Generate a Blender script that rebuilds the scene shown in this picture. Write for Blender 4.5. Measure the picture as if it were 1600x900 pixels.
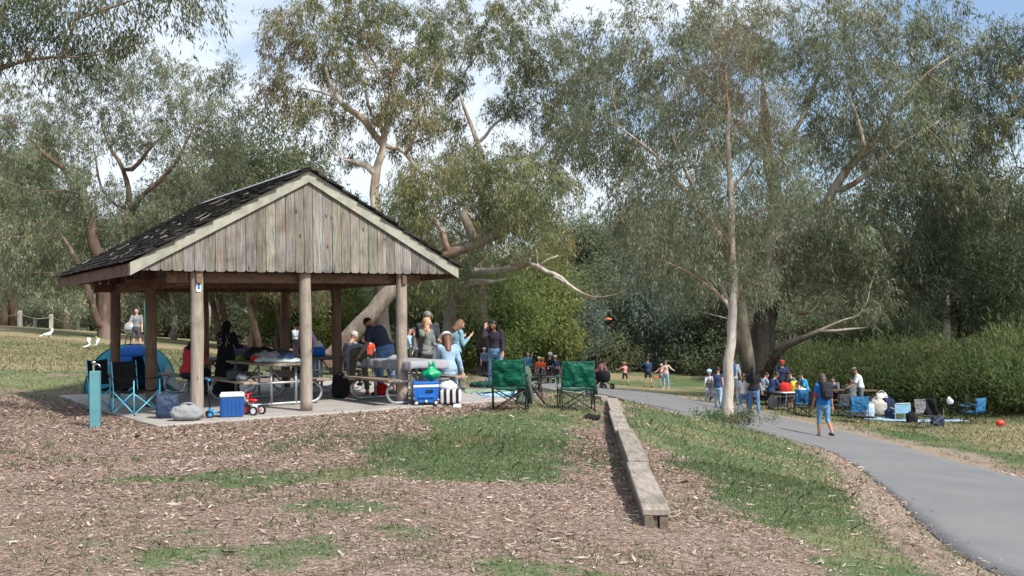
import bpy, math, random
import numpy as np
from mathutils import Vector, Matrix
S = bpy.context.scene
for _o in list(bpy.data.objects): bpy.data.objects.remove(_o)
R = math.radians
# ---------------------------------------------------------------- camera
F_PX = 1555.0; CAM_H = 1.595; PITCH = R(1.59); ROLL = R(0.95)
cd = bpy.data.cameras.new("camera"); cam = bpy.data.objects.new("camera", cd)
S.collection.objects.link(cam)
cd.sensor_fit = 'HORIZONTAL'; cd.sensor_width = 36.0; cd.lens = 36.0 * F_PX / 1600.0
cd.clip_start = 0.1; cd.clip_end = 3000
CAM_M = Matrix.Rotation(math.pi/2 + PITCH, 4, 'X') @ Matrix.Rotation(-ROLL, 4, 'Z')
cam.matrix_world = Matrix.Translation((0, 0, CAM_H)) @ CAM_M
S.camera = cam
# ---------------------------------------------------------------- sun and sky
SUN_EL = R(48); SUN_AZ = R(134)          # azimuth measured clockwise from the view direction (+Y)
sd = bpy.data.lights.new("sun", 'SUN'); sd.energy = 3.5; sd.angle = R(4); sd.color = (1.0, 0.955, 0.88)
sun = bpy.data.objects.new("sun", sd); S.collection.objects.link(sun)
_sv = Vector((math.sin(SUN_AZ)*math.cos(SUN_EL), math.cos(SUN_AZ)*math.cos(SUN_EL), math.sin(SUN_EL)))
sun.rotation_euler = _sv.to_track_quat('Z', 'Y').to_euler(); sun.location = (20, -10, 40)
W = bpy.data.worlds.new("World"); S.world = W; W.use_nodes = True
_nt = W.node_tree; _nt.nodes.clear(); _N = _nt.nodes.new; _L = _nt.links.new
_out = _N('ShaderNodeOutputWorld'); _bg = _N('ShaderNodeBackground'); _bc = _N('ShaderNodeBackground'); _mx = _N('ShaderNodeMixShader')
_sky = _N('ShaderNodeTexSky'); _sky.sky_type = 'NISHITA'; _sky.sun_disc = False
_sky.sun_elevation = SUN_EL; _sky.sun_rotation = SUN_AZ; _sky.air_density = 1.0; _sky.dust_density = 1.5; _sky.ozone_density = 1.5
_bg.inputs['Strength'].default_value = 0.11
_L(_sky.outputs[0], _bg.inputs['Color'])
_bc.inputs['Color'].default_value = (0.80, 0.875, 0.97, 1); _bc.inputs['Strength'].default_value = 0.68
_tc = _N('ShaderNodeTexCoord'); _mp = _N('ShaderNodeMapping'); _mp.inputs['Scale'].default_value = (1.0, 1.0, 2.2)
_no = _N('ShaderNodeTexNoise'); _no.inputs['Scale'].default_value = 2.1; _no.inputs['Detail'].default_value = 9; _no.inputs['Roughness'].default_value = 0.55
_rp = _N('ShaderNodeValToRGB'); _rp.color_ramp.elements[0].position = 0.43; _rp.color_ramp.elements[1].position = 0.56
_mp.inputs['Location'].default_value = (0.35, 0.1, 0.45)
_L(_tc.outputs['Generated'], _mp.inputs['Vector']); _L(_mp.outputs[0], _no.inputs['Vector']); _L(_no.outputs['Fac'], _rp.inputs[0])
_L(_rp.outputs[0], _mx.inputs[0]); _L(_bg.outputs[0], _mx.inputs[1]); _L(_bc.outputs[0], _mx.inputs[2]); _L(_mx.outputs[0], _out.inputs['Surface'])
S.view_settings.view_transform = 'Standard'; S.view_settings.look = 'None'; S.view_settings.gamma = 1
S.view_settings.use_curve_mapping = False; S.view_settings.exposure = 0.82
S.render.engine = 'CYCLES'; S.cycles.use_denoising = True
S.cycles.max_bounces = 8; S.cycles.diffuse_bounces = 6; S.cycles.glossy_bounces = 2; S.cycles.transmission_bounces = 6; S.cycles.transparent_max_bounces = 6
S.cycles.caustics_reflective = False; S.cycles.caustics_refractive = False
# ---------------------------------------------------------------- tools
def ray(px, py):
    v = CAM_M.to_3x3() @ Vector(((px-800)/F_PX, (450-py)/F_PX, -1.0))
    return np.array(v)/v.y                      # scaled to unit depth (y)
def atd(px, py, d):                             # point at depth d (metres along +Y)
    return np.array((0, 0, CAM_H)) + ray(px, py)*d
def atz(px, py, z):
    r = ray(px, py); return np.array((0, 0, CAM_H)) + r*((z-CAM_H)/r[2])
rng = np.random.default_rng(7); random.seed(7)
_PT = rng.random((64, 64)).astype(np.float64)
def vnoise(x, y, s=1.0, o=0):
    x = np.asarray(x, float)*s + o*7.31; y = np.asarray(y, float)*s + o*3.17
    xi = np.floor(x).astype(int); yi = np.floor(y).astype(int); fx = x-xi; fy = y-yi
    fx = fx*fx*(3-2*fx); fy = fy*fy*(3-2*fy)
    a = _PT[xi % 64, yi % 64]; b = _PT[(xi+1) % 64, yi % 64]; c = _PT[xi % 64, (yi+1) % 64]; d = _PT[(xi+1) % 64, (yi+1) % 64]
    return (a*(1-fx)+b*fx)*(1-fy)+(c*(1-fx)+d*fx)*fy
def fbm(x, y, s=1.0, o=0):
    return (vnoise(x, y, s, o)+.5*vnoise(x, y, s*2.1, o+1)+.25*vnoise(x, y, s*4.3, o+2))/1.75
# ---------------------------------------------------------------- terrain shape (thin plate spline through measured points)
_cp = []
for px, py, d in [(795,641,17.2),(902,641,17.1),(478,641,17.4),(307,653.8,16.3),(180,612,21.2),(148,668,15),(1025,822,8),(957,628,19.5),
    (700,900,6.3),(0,900,6.2),(0,760,9.6),(1288,685,25.1),(1178,651,32.5),(1013,604,60),(1137,660,24.5),(1342,650,35.7),(1455,663,34),
    (1563,662,33),(1600,742,20.5),(1440,820,11.5),(1580,890,8.6),(1300,705,22.3),(1230,637,35.5),(775,604,27),(718,625,18.6),(858,603,52),
    (160,527,50),(31,511,60),(80,514,69),(122,518,76),(0,620,19),(60,560,29),(1000,632,21.5),(1200,760,12.5),(1120,700,17.5),(250,560,36),(600,575,40)]:
    _cp.append(atd(px, py, d))
_cp += [np.array(p, float) for p in [(0,0,0),(-8,0,.1),(8,0,-.5),(0,-10,0),(-20,-10,.5),(20,-10,-1),(-4.9,23,0),(-1.5,20,0),
    (-50,90,2.0),(-15,85,-.8),(10,90,-2.6),(40,85,-2.9),(70,80,-3),(-90,60,3),(80,20,-3),(-60,0,2.4),(60,0,-2.4),(14,17,-1.4)]]
_cp = np.array(_cp); _X = _cp[:, :2]/20
def _U(r2): return np.where(r2 > 0, r2*np.log(r2+1e-12), 0)
_n = len(_X); _K = _U(((_X[:, None]-_X[None])**2).sum(-1)) + np.eye(_n)*0.02; _P = np.c_[np.ones(_n), _X]
_A = np.block([[_K, _P], [_P.T, np.zeros((3, 3))]]); _w = np.linalg.solve(_A, np.r_[_cp[:, 2], np.zeros(3)])
def _tps(x, y):
    q = np.stack([x, y], -1)/20; k = _U(((q[:, None]-_X[None])**2).sum(-1))
    return k @ _w[:_n] + _w[_n] + q @ _w[_n+1:]
SH_O = np.array((-3.613, 17.377)); SH_YAW = R(34.14)       # shelter frame: origin at front middle post
_u = np.array((math.cos(SH_YAW), math.sin(SH_YAW))); _v = np.array((-math.sin(SH_YAW), math.cos(SH_YAW)))
SL = (-2.72, 3.35, -0.62, 7.5)                              # slab rectangle in the shelter frame
def ss(a, b, x):
    t = np.clip((x-a)/(b-a), 0, 1); return t*t*(3-2*t)
def gz(x, y):
    x = np.atleast_1d(np.asarray(x, float)); y = np.atleast_1d(np.asarray(y, float))
    rr = np.hypot(x, y); k = np.minimum(1, 85/np.maximum(rr, 1e-6)); 
    z = np.concatenate([_tps(x[i:i+20000]*k[i:i+20000], y[i:i+20000]*k[i:i+20000]) for i in range(0, len(x), 20000)])
    z = z + ss(95, 330, rr)*(5+6*fbm(x, y, .012, 5))*np.where(y > -50, 1, .3)      # wooded slope behind the valley
    z = z + (fbm(x, y, .35, 9)-.5)*.10*ss(2, 12, rr) + (fbm(x, y, 1.7, 4)-.5)*.03
    lx = (x-SH_O[0])*_u[0]+(y-SH_O[1])*_u[1]; ly = (x-SH_O[0])*_v[0]+(y-SH_O[1])*_v[1]
    dx = np.maximum(np.maximum(SL[0]-lx, lx-SL[1]), 0); dy = np.maximum(np.maximum(SL[2]-ly, ly-SL[3]), 0); ds = np.hypot(dx, dy)
    w = 1-ss(0.15, 2.2, ds); z = z*(1-w)+(-.035)*w
    return z
def g1(x, y): return float(gz(x, y)[0])
def hit(px, py, dmax=140):
    r = ray(px, py); t = np.geomspace(3, dmax, 900); P = np.array((0, 0, CAM_H))+r[None]*t[:, None]
    h = P[:, 2]-gz(P[:, 0], P[:, 1]); i = np.argmax(h < 0)
    if h[i] >= 0: i = len(t)-1
    i = max(i, 1)
    k = h[i-1]/(h[i-1]-h[i]+1e-9); k = min(max(k, 0), 1); p = P[i-1]+(P[i]-P[i-1])*k
    return np.array((p[0], p[1], g1(p[0], p[1])))
def on_ground(px, d):                           # ground point at image column px and depth d
    x = (px-800)/F_PX*d; z = g1(x, d)
    for _ in range(2):                          # correct the column for the small roll
        c = CAM_M.to_3x3().transposed() @ Vector((x, d, z-CAM_H)); e = (px-800)/F_PX - c.x/-c.z; x += e*d; z = g1(x, d)
    return np.array((x, d, z))
# ---------------------------------------------------------------- mesh builder
class MB:
    def __init__(s): s.v = []; s.f = []; s.n = 0; s.c = []; s.mi = []; s.cm = 0
    def add(s, v, f, col=None):
        v = np.asarray(v, float).reshape(-1, 3); s.v.append(v)
        for q in f: s.f.append([int(i)+s.n for i in q]); s.mi.append(s.cm)
        s.c.append(np.tile(np.array(col if col is not None else (1, 1, 1), float), (len(v), 1))); s.n += len(v); return s
    def box(s, c, size, rot=None, col=None, ch=0.0):
        c = np.array(c, float); h = np.array(size, float)/2
        if ch <= 0:
            v = np.array([[sx, sy, sz] for sz in (-1, 1) for sy in (-1, 1) for sx in (-1, 1)])*h
            f = [(0,2,3,1),(4,5,7,6),(0,1,5,4),(2,6,7,3),(0,4,6,2),(1,3,7,5)]
        else:
            ch = min(ch, h.min()*.9); v = []; idx = {}
            for sz in (-1, 1):
                for sy in (-1, 1):
                    for sx in (-1, 1):
                        sg = np.array((sx, sy, sz))
                        for a in range(3):
                            p = h.copy(); m = np.full(3, ch); m[a] = 0; idx[(sx, sy, sz, a)] = len(v); v.append(sg*(h-m))
            v = np.array(v); f = []
            for a in range(3):
                b, cc = (a+1) % 3, (a+2) % 3
                for sa in (-1, 1):
                    q = []
                    for (sb, sc) in ((-1,-1),(1,-1),(1,1),(-1,1)):
                        k = [0,0,0]; k[a] = sa; k[b] = sb; k[cc] = sc; q.append(idx[(k[0],k[1],k[2],a)])
                    f.append(q if sa > 0 else q[::-1])
            for a in range(3):
                b, cc = (a+1) % 3, (a+2) % 3
                for sb in (-1, 1):
                    for sc in (-1, 1):
                        k0 = [0,0,0]; k0[b] = sb; k0[cc] = sc; k1 = list(k0); k0[a] = -1; k1[a] = 1
                        q = [idx[(*k0, b)], idx[(*k1, b)], idx[(*k1, cc)], idx[(*k0, cc)]]
                        f.append(q if sb*sc < 0 else q[::-1])
            for sx in (-1, 1):
                for sy in (-1, 1):
                    for sz in (-1, 1):
                        q = [idx[(sx,sy,sz,0)], idx[(sx,sy,sz,1)], idx[(sx,sy,sz,2)]]; f.append(q if sx*sy*sz > 0 else q[::-1])
        if rot is not None: v = v @ np.array(rot).T
        return s.add(v+c, f, col)
    def beam(s, a, b, w, h, up=(0, 0, 1), col=None, ch=0.0):
        a = np.array(a, float); b = np.array(b, float); d = b-a; L = np.linalg.norm(d); d /= L
        x = np.cross(np.array(up, float), d); x /= (np.linalg.norm(x)+1e-12); z = np.cross(d, x)
        return s.box((a+b)/2, (w, L, h), np.stack([x, d, z], 1), col, ch)
    def tube(s, pts, r, n=8, col=None, caps=True, closed=False):
        P = np.array(pts, float); m = len(P); r = np.broadcast_to(np.asarray(r, float), (m,)) if np.ndim(r) < 2 else np.asarray(r)
        T = np.gradient(P, axis=0) if not closed else np.roll(P, -1, 0)-np.roll(P, 1, 0)
        T /= (np.linalg.norm(T, axis=1)[:, None]+1e-12)
        ref = np.array((0, 0, 1.)) if abs(T[0][2]) < .9 else np.array((1., 0, 0)); x = np.cross(ref, T[0]); x /= np.linalg.norm(x); V = []
        an = np.linspace(0, 2*np.pi, n, endpoint=False)
        for i in range(m):
            x = x-T[i]*(x@T[i]); x /= (np.linalg.norm(x)+1e-12); y = np.cross(T[i], x)
            V.append(P[i]+r[i]*(np.cos(an)[:, None]*x+np.sin(an)[:, None]*y))
        V = np.concatenate(V); F = []
        for i in range(m if closed else m-1):
            j = (i+1) % m
            for k in range(n): F.append((i*n+k, i*n+(k+1) % n, j*n+(k+1) % n, j*n+k))
        if caps and not closed: F.append(tuple(range(n))[::-1]); F.append(tuple((m-1)*n+k for k in range(n)))
        return s.add(V, F, col)
    def lathe(s, c, prof, n=16, col=None, axis=None):
        V = []; an = np.linspace(0, 2*np.pi, n, endpoint=False)
        for (r, z) in prof: V.append(np.stack([np.cos(an)*r, np.sin(an)*r, np.full(n, z)], 1))
        V = np.concatenate(V); F = []; m = len(prof)
        for i in range(m-1):
            for k in range(n): F.append((i*n+k, i*n+(k+1) % n, (i+1)*n+(k+1) % n, (i+1)*n+k))
        F.append(tuple(range(n))[::-1]); F.append(tuple((m-1)*n+k for k in range(n)))
        if axis is not None: V = V @ np.array(axis).T
        return s.add(V+np.array(c, float), F, col)
    def ell(s, c, r, n=14, m=9, col=None, rot=None, noise=0, seed=0, sq=1.0):
        th = np.linspace(0, np.pi, m); ph = np.linspace(0, 2*np.pi, n, endpoint=False); V = [np.array([[0, 0, 1.]])]
        for t in th[1:-1]: V.append(np.stack([np.sin(t)*np.cos(ph), np.sin(t)*np.sin(ph), np.full(n, np.cos(t))], 1))
        V.append(np.array([[0, 0, -1.]])); V = np.concatenate(V)
        if sq != 1.0: V = np.sign(V)*np.abs(V)**sq
        if noise: 
            q = V*2.3+seed; V = V*(1+noise*(fbm(q[:, 0]+q[:, 2], q[:, 1]-q[:, 2]*.7, 1.3, seed)-.5)[:, None]*2)
        F = []
        for k in range(n): F.append((0, 1+k, 1+(k+1) % n))
        for i in range(m-3):
            a = 1+i*n
            for k in range(n): F.append((a+k, a+n+k, a+n+(k+1) % n, a+(k+1) % n))
        a = 1+(m-3)*n; L = a+n
        for k in range(n): F.append((a+k, L, a+(k+1) % n))
        V = V*np.array(r, float)
        if rot is not None: V = V @ np.array(rot).T
        return s.add(V+np.array(c, float), F, col)
    def grid(s, P, col=None, closed_u=False):       # P: (m,n,3)
        m, n, _ = P.shape; F = []
        for i in range(m-1):
            for k in range(n if closed_u else n-1):
                F.append((i*n+k, i*n+(k+1) % n, (i+1)*n+(k+1) % n, (i+1)*n+k))
        return s.add(P.reshape(-1, 3), F, col)
    def mesh(s, name, mats, smooth=False):
        me = bpy.data.meshes.new(name); me.from_pydata(np.concatenate(s.v).tolist(), [], s.f)
        ca = me.color_attributes.new('Col', 'FLOAT_COLOR', 'POINT'); c = np.concatenate(s.c); ca.data.foreach_set('color', np.c_[c, np.ones(len(c))].astype('f').ravel())
        for m in (mats if isinstance(mats, (list, tuple)) else [mats]): me.materials.append(m)
        if any(s.mi): me.polygons.foreach_set('material_index', s.mi)
        if smooth: me.shade_smooth()
        me.update(); return me
    def obj(s, name, mat, parent=None, smooth=False, **k):
        o = bpy.data.objects.new(name, s.mesh(name, mat, smooth)); return link(o, parent, **k)
def link(o, parent=None, label=None, cat=None, group=None, kind=None, loc=None, rz=None):
    S.collection.objects.link(o)
    if parent is not None: o.parent = parent
    if loc is not None: o.location = loc
    if rz is not None: o.rotation_euler = (0, 0, rz)
    return tag(o, label, cat, group, kind)
def tag(o, label=None, cat=None, group=None, kind=None):
    if label: o['label'] = label
    if cat: o['category'] = cat
    if group: o['group'] = group
    if kind: o['kind'] = kind
    return o
def empty(name, loc, rz=0, label=None, cat=None, group=None):
    o = bpy.data.objects.new(name, None); o.empty_display_size = .2
    return link(o, None, label, cat, group, loc=[float(q) for q in loc], rz=rz)
def copy_tree(o, parent=None):
    c = o.copy(); S.collection.objects.link(c); c.parent = parent
    for ch in list(o.children): copy_tree(ch, c)
    return c
def quads_mesh(name, V, C, mat, nv=4, extra=None):   # V:(N,nv,3) C:(N,3)
    N = len(V); me = bpy.data.meshes.new(name); me.vertices.add(N*nv); me.vertices.foreach_set('co', V.astype('f').ravel())
    me.loops.add(N*nv); me.polygons.add(N); me.loops.foreach_set('vertex_index', np.arange(N*nv, dtype='i'))
    me.polygons.foreach_set('loop_start', np.arange(0, N*nv, nv, dtype='i')); me.polygons.foreach_set('loop_total', np.full(N, nv, 'i'))
    me.update(calc_edges=True)
    ca = me.color_attributes.new('Col', 'FLOAT_COLOR', 'POINT'); ca.data.foreach_set('color', np.repeat(np.c_[C, np.ones(N)], nv, 0).astype('f').ravel())
    me.materials.append(mat); return me
# ---------------------------------------------------------------- materials
class NT:
    def __init__(s, name, rough=.8, spec=.2):
        s.m = bpy.data.materials.new(name); s.m.use_nodes = True; s.t = s.m.node_tree; s.b = s.t.nodes['Principled BSDF']
        s.b.inputs['Roughness'].default_value = rough; s.b.inputs['Specular IOR Level'].default_value = spec
        s.o = s.t.nodes['Material Output']
    def n(s, ty, **k):
        q = s.t.nodes.new('ShaderNode'+ty)
        for a, b in k.items():
            if a.startswith('_'): q.inputs[a[1:].replace('_', ' ')].default_value = b
            else: setattr(q, a, b)
        return q
    def l(s, a, b): s.t.links.new(a, b)
    def coord(s, kind='Object', scale=(1, 1, 1)):
        c = s.n('TexCoord'); m = s.n('Mapping'); m.inputs['Scale'].default_value = scale; s.l(c.outputs[kind], m.inputs[0]); return m.outputs[0]
    def noise(s, vec, scale, detail=4, rough=.55):
        q = s.n('TexNoise', _Scale=scale, _Detail=detail, _Roughness=rough); s.l(vec, q.inputs['Vector']); return q.outputs['Fac']
    def ramp(s, fac, stops):
        q = s.n('ValToRGB'); e = q.color_ramp.elements
        while len(e) < len(stops): e.new(.5)
        for el, (p, c) in zip(e, stops): el.position = p; el.color = (*c, 1) if len(c) == 3 else c
        s.l(fac, q.inputs[0]); return q.outputs[0]
    def mix(s, fac, a, b, mode='MIX'):
        q = s.n('Mix', data_type='RGBA', blend_type=mode)
        if isinstance(fac, (int, float)): q.inputs[0].default_value = fac
        else: s.l(fac, q.inputs[0])
        for i, v in ((6, a), (7, b)):
            if isinstance(v, (tuple, list)): q.inputs[i].default_value = (*v[:3], 1)
            else: s.l(v, q.inputs[i])
        return q.outputs[2]
    def math(s, op, a, b=None):
        q = s.n('Math', operation=op)
        for i, v in ((0, a), (1, b)):
            if v is None: continue
            if isinstance(v, (int, float)): q.inputs[i].default_value = v
            else: s.l(v, q.inputs[i])
        return q.outputs[0]
    def bump(s, h, strength=.3, dist=.01):
        q = s.n('Bump', _Strength=strength, _Distance=dist); s.l(h, q.inputs['Height']); s.l(q.outputs[0], s.b.inputs['Normal'])
    def attr(s, name='Col'): return s.n('Attribute', attribute_name=name).outputs['Color']
    def base(s, c):
        if isinstance(c, (tuple, list)): s.b.inputs['Base Color'].default_value = (*c[:3], 1)
        else: s.l(c, s.b.inputs['Base Color'])
_MC = {}
def plain(name, col, rough=.6, spec=.3, metal=0, var=.15, scale=12, bump=0.0, bscale=60, coat=0):
    key = (name, col, rough, metal)
    if key in _MC: return _MC[key]
    t = NT(name, rough, spec); v = t.coord(); f = t.noise(v, scale, 4)
    c = t.ramp(f, [(.25, tuple(x*(1-var) for x in col)), (.75, tuple(min(1, x*(1+var)) for x in col))]); t.base(c)
    t.b.inputs['Metallic'].default_value = metal
    if bump: t.bump(t.noise(v, bscale, 3), bump, .01)
    if coat: t.b.inputs['Coat Weight'].default_value = coat
    _MC[key] = t.m; return t.m
def cloth(name, col, var=.12, bump=.5, rough=.92):
    key = ('cloth', name, col)
    if key in _MC: return _MC[key]
    t = NT(name, rough, .15); v = t.coord(); f = t.noise(v, 7, 3)
    t.base(t.ramp(f, [(.25, tuple(x*(1-var) for x in col)), (.75, tuple(min(1, x*(1+var)) for x in col))]))
    a = t.noise(v, 9, 3); t.bump(a, bump, .05); _MC[key] = t.m; return t.m
def wood_mat(name, c0, c1, stretch=(18, 18, 1.3), rough=.85, stain=None, useattr=True, knots=True):
    t = NT(name, rough, .15); v = t.coord('Object', stretch); f = t.noise(v, 2.2, 7, .62)
    c = t.ramp(f, [(.28, c0), (.72, c1)])
    if useattr: c = t.mix(1.0, c, t.attr(), 'MULTIPLY')
    v2 = t.coord('Object', (1, 1, 1)); g = t.noise(v2, 2.4, 4)
    c = t.mix(t.ramp(g, [(.5, (0, 0, 0)), (.72, (.55, .55, .55))]), c, tuple(x*.42 for x in c0))
    if stain: c = t.mix(t.ramp(t.noise(t.coord('Object', (6, 6, .8)), 1.6, 3), [(.58, (0, 0, 0)), (.7, (.7, .7, .7))]), c, stain)
    if knots:
        vo = t.n('TexVoronoi', _Scale=1.0); t.l(t.coord('Object', (5, 5, 2.2)), vo.inputs['Vector'])
        c = t.mix(t.ramp(vo.outputs['Distance'], [(.05, (.85, .85, .85)), (.13, (0, 0, 0))]), c, (.035, .022, .015))
    t.base(c); t.bump(f, .5, .008); return t.m
def bark_mat(name, stops, patch=None, scale=(3, 3, .55), bump=.6, hstain=None):
    t = NT(name, .85, .15); v = t.coord('Object', scale); f = t.noise(v, 2.0, 6, .6); c = t.ramp(f, stops)
    if patch: c = t.mix(t.ramp(t.noise(t.coord('Object', (1, 1, .5)), 1.1, 3), [(.48, (0, 0, 0)), (.6, (1, 1, 1))]), c, patch)
    c = t.mix(1.0, c, t.attr(), 'MULTIPLY'); t.base(c)
    t.bump(t.noise(t.coord('Object', (9, 9, 1.2)), 3, 5), bump, .05); return t.m
def leaf_mat(name, trans=.35, rough=.5, spec=.35, rnd=0.0):
    t = NT(name, rough, spec); c = t.attr()
    if rnd:
        oi = t.n('ObjectInfo'); h = t.n('HueSaturation'); t.l(c, h.inputs['Color'])
        t.l(t.math('ADD', t.math('MULTIPLY', oi.outputs['Random'], .05), .475), h.inputs['Hue'])
        t.l(t.math('ADD', t.math('MULTIPLY', t.math('FRACT', t.math('MULTIPLY', oi.outputs['Random'], 17.3)), rnd), 1-rnd/2), h.inputs['Value']); c = h.outputs[0]
    t.base(c); tr = t.n('BsdfTranslucent'); t.l(c, tr.inputs[0]); mx = t.n('MixShader'); mx.inputs[0].default_value = trans
    t.l(t.b.outputs[0], mx.inputs[1]); t.l(tr.outputs[0], mx.inputs[2]); t.l(mx.outputs[0], t.o.inputs['Surface']); return t.m
# ================================================================ GROUND
def polyw(pts): return np.array([hit(px, py)[:2] for px, py in pts])
def sdist(P, poly):                              # signed distance, positive inside
    n = len(poly); d = np.full(len(P), 1e9); ins = np.zeros(len(P), bool)
    for i in range(n):
        a = poly[i]; b = poly[(i+1) % n]; e = b-a; w = P-a; t = np.clip((w@e)/(e@e+1e-12), 0, 1)
        d = np.minimum(d, np.hypot(*(w-e*t[:, None]).T))
        c = ((a[1] <= P[:, 1]) & (b[1] > P[:, 1])) | ((b[1] <= P[:, 1]) & (a[1] > P[:, 1]))
        xx = a[0]+(P[:, 1]-a[1])/(b[1]-a[1]+1e-12)*e[0]; ins ^= c & (P[:, 0] < xx)
    return np.where(ins, d, -d)
path_L = [(1640,960),(1560,900),(1500,868),(1440,820),(1395,775),(1350,735),(1300,706),(1240,689),(1160,667),(1090,652),(1030,640),(985,628),(935,615),(880,609),(820,604),(760,600)]
path_R = [(1760,800),(1600,748),(1530,730),(1440,707),(1400,694),(1330,677),(1230,654),(1140,634),(1060,622),(1000,611),(930,602),(870,597),(815,593),(760,590)]
pL = polyw(path_L); pR = polyw(path_R)
_tail = [(-1.5, 44.), (-12, 52.), (-30, 58.), (-60, 66)]
def _resamp(P, n):
    d = np.r_[0, np.cumsum(np.hypot(*np.diff(P, axis=0).T))]; t = np.linspace(0, d[-1], n)
    return np.stack([np.interp(t, d, P[:, 0]), np.interp(t, d, P[:, 1])], 1)
_dirn = np.array((0.55, -1.0)); _dirn /= np.linalg.norm(_dirn)
pL = np.vstack([pL[1]+np.array((.9, -8)), pL[1:]]); pR = np.vstack([pL[0]+np.array((4.5, -.3)), pR[1:]])
_eL = pL[-1]; _eR = pR[-1]; print('path ends', _eL, _eR, [np.hypot(*(a-pR).T).min().round(2) for a in pL])
nP = 240; A_ = _resamp(pL, nP); B_ = _resamp(pR, nP)
for _ in range(6):
    for q in (A_, B_): q[1:-1] = (q[:-2]+q[1:-1]*2+q[2:])/4
PATH = np.vstack([A_[::4], A_[-1:], B_[::-4]])
G1 = polyw([(520,742),(540,718),(600,690),(690,655),(770,640),(850,622),(908,612),(955,622),(920,645),(915,690),(905,725),(860,752),(800,757),(700,752),(620,742),(560,745)])
G2 = polyw([(966,624),(1000,632),(1120,655),(1200,678),(1290,708),(1335,735),(1365,780),(1390,825),(1440,880),(1480,930),(1330,930),(1270,870),(1200,810),(1105,770),(1085,735),(1040,702),(1000,690),(980,655)])
G4 = polyw([(150,748),(300,742),(470,738),(560,742),(560,752),(420,762),(300,756),(170,757)])
G5 = [polyw(q) for q in ([(180,800),(215,790),(300,800),(300,812),(220,815)],[(90,840),(130,838),(130,850),(92,852)],[(230,830),(330,822),(330,838),(240,842)],[(0,835),(30,832),(30,850),(0,850)],
    [(350,858),(540,845),(560,862),(470,890),(350,895)],[(430,870),(470,868),(470,880),(430,882)],[(610,812),(700,835),(640,850),(600,830)],[(210,872),(260,866),(260,880),(210,884)],[(780,880),(900,885),(930,899),(780,899)],[(470,790),(580,785),(580,800),(470,800)])]
TIMB = [hit(1000, 812), hit(935, 619)]
def masks(P):
    x, y = P[:, 0], P[:, 1]; n1 = (fbm(x, y, 1.1, 3)-.5); n2 = (fbm(x, y, 4.5, 8)-.5); w = n1*1.25+n2*.9
    g = ss(-.4, .4, sdist(P, G1)+w*1.1); g = np.maximum(g, ss(-.35, .35, sdist(P, G2)+w*.9)); g = np.maximum(g, .75*ss(-.2, .3, sdist(P, G4)+w*.7))
    for q in G5: g = np.maximum(g, .72*ss(-.3, .35, sdist(P, q)+w*.75))
    sp = sdist(P, PATH)
    # everything beyond the path, behind the shelter and the left lawn
    far = ss(24, 29, y+x*.35+n1*5)*ss(-200, -5, x+8*0)*1.0
    right = ss(0, .8, (x-np.interp(y, B_[:, 1], B_[:, 0]))+w*.6)*(y > 3)*(y < B_[-1, 1]+2)
    behind = ss(0, 2, y-26-n1*6)*(x > -9); left = ss(0, 5, y-20.5+n1*9-x*.05)*(x <= -7)
    big = np.clip(np.maximum(np.maximum(right, behind), left), 0, 1)
    lx = (x-SH_O[0])*_u[0]+(y-SH_O[1])*_u[1]; ly = (x-SH_O[0])*_v[0]+(y-SH_O[1])*_v[1]
    g = np.maximum(g, big)
    dirt = ss(-1.0, -.05, sp+n1*.9+n2*.3)*(sp < .3)
    rgt_edge = ss(-2.2, -.2, sp+n1*1.6)*right; dirt = np.maximum(dirt, rgt_edge*.8)
    g = g*(1-dirt*.9)
    dry = np.clip(big*ss(.35, .6, fbm(x, y, .22, 12)+n2*.25)*.8+left*.35, 0, 1)
    dry = np.maximum(dry, ss(.45, .65, fbm(x, y, .8, 21))*.38)
    lush = ss(6, 0, np.abs(y-(62+x*.1)))*(x > -2)
    return g, dirt, np.clip(dry*(1-lush*.6), 0, 1)
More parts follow.
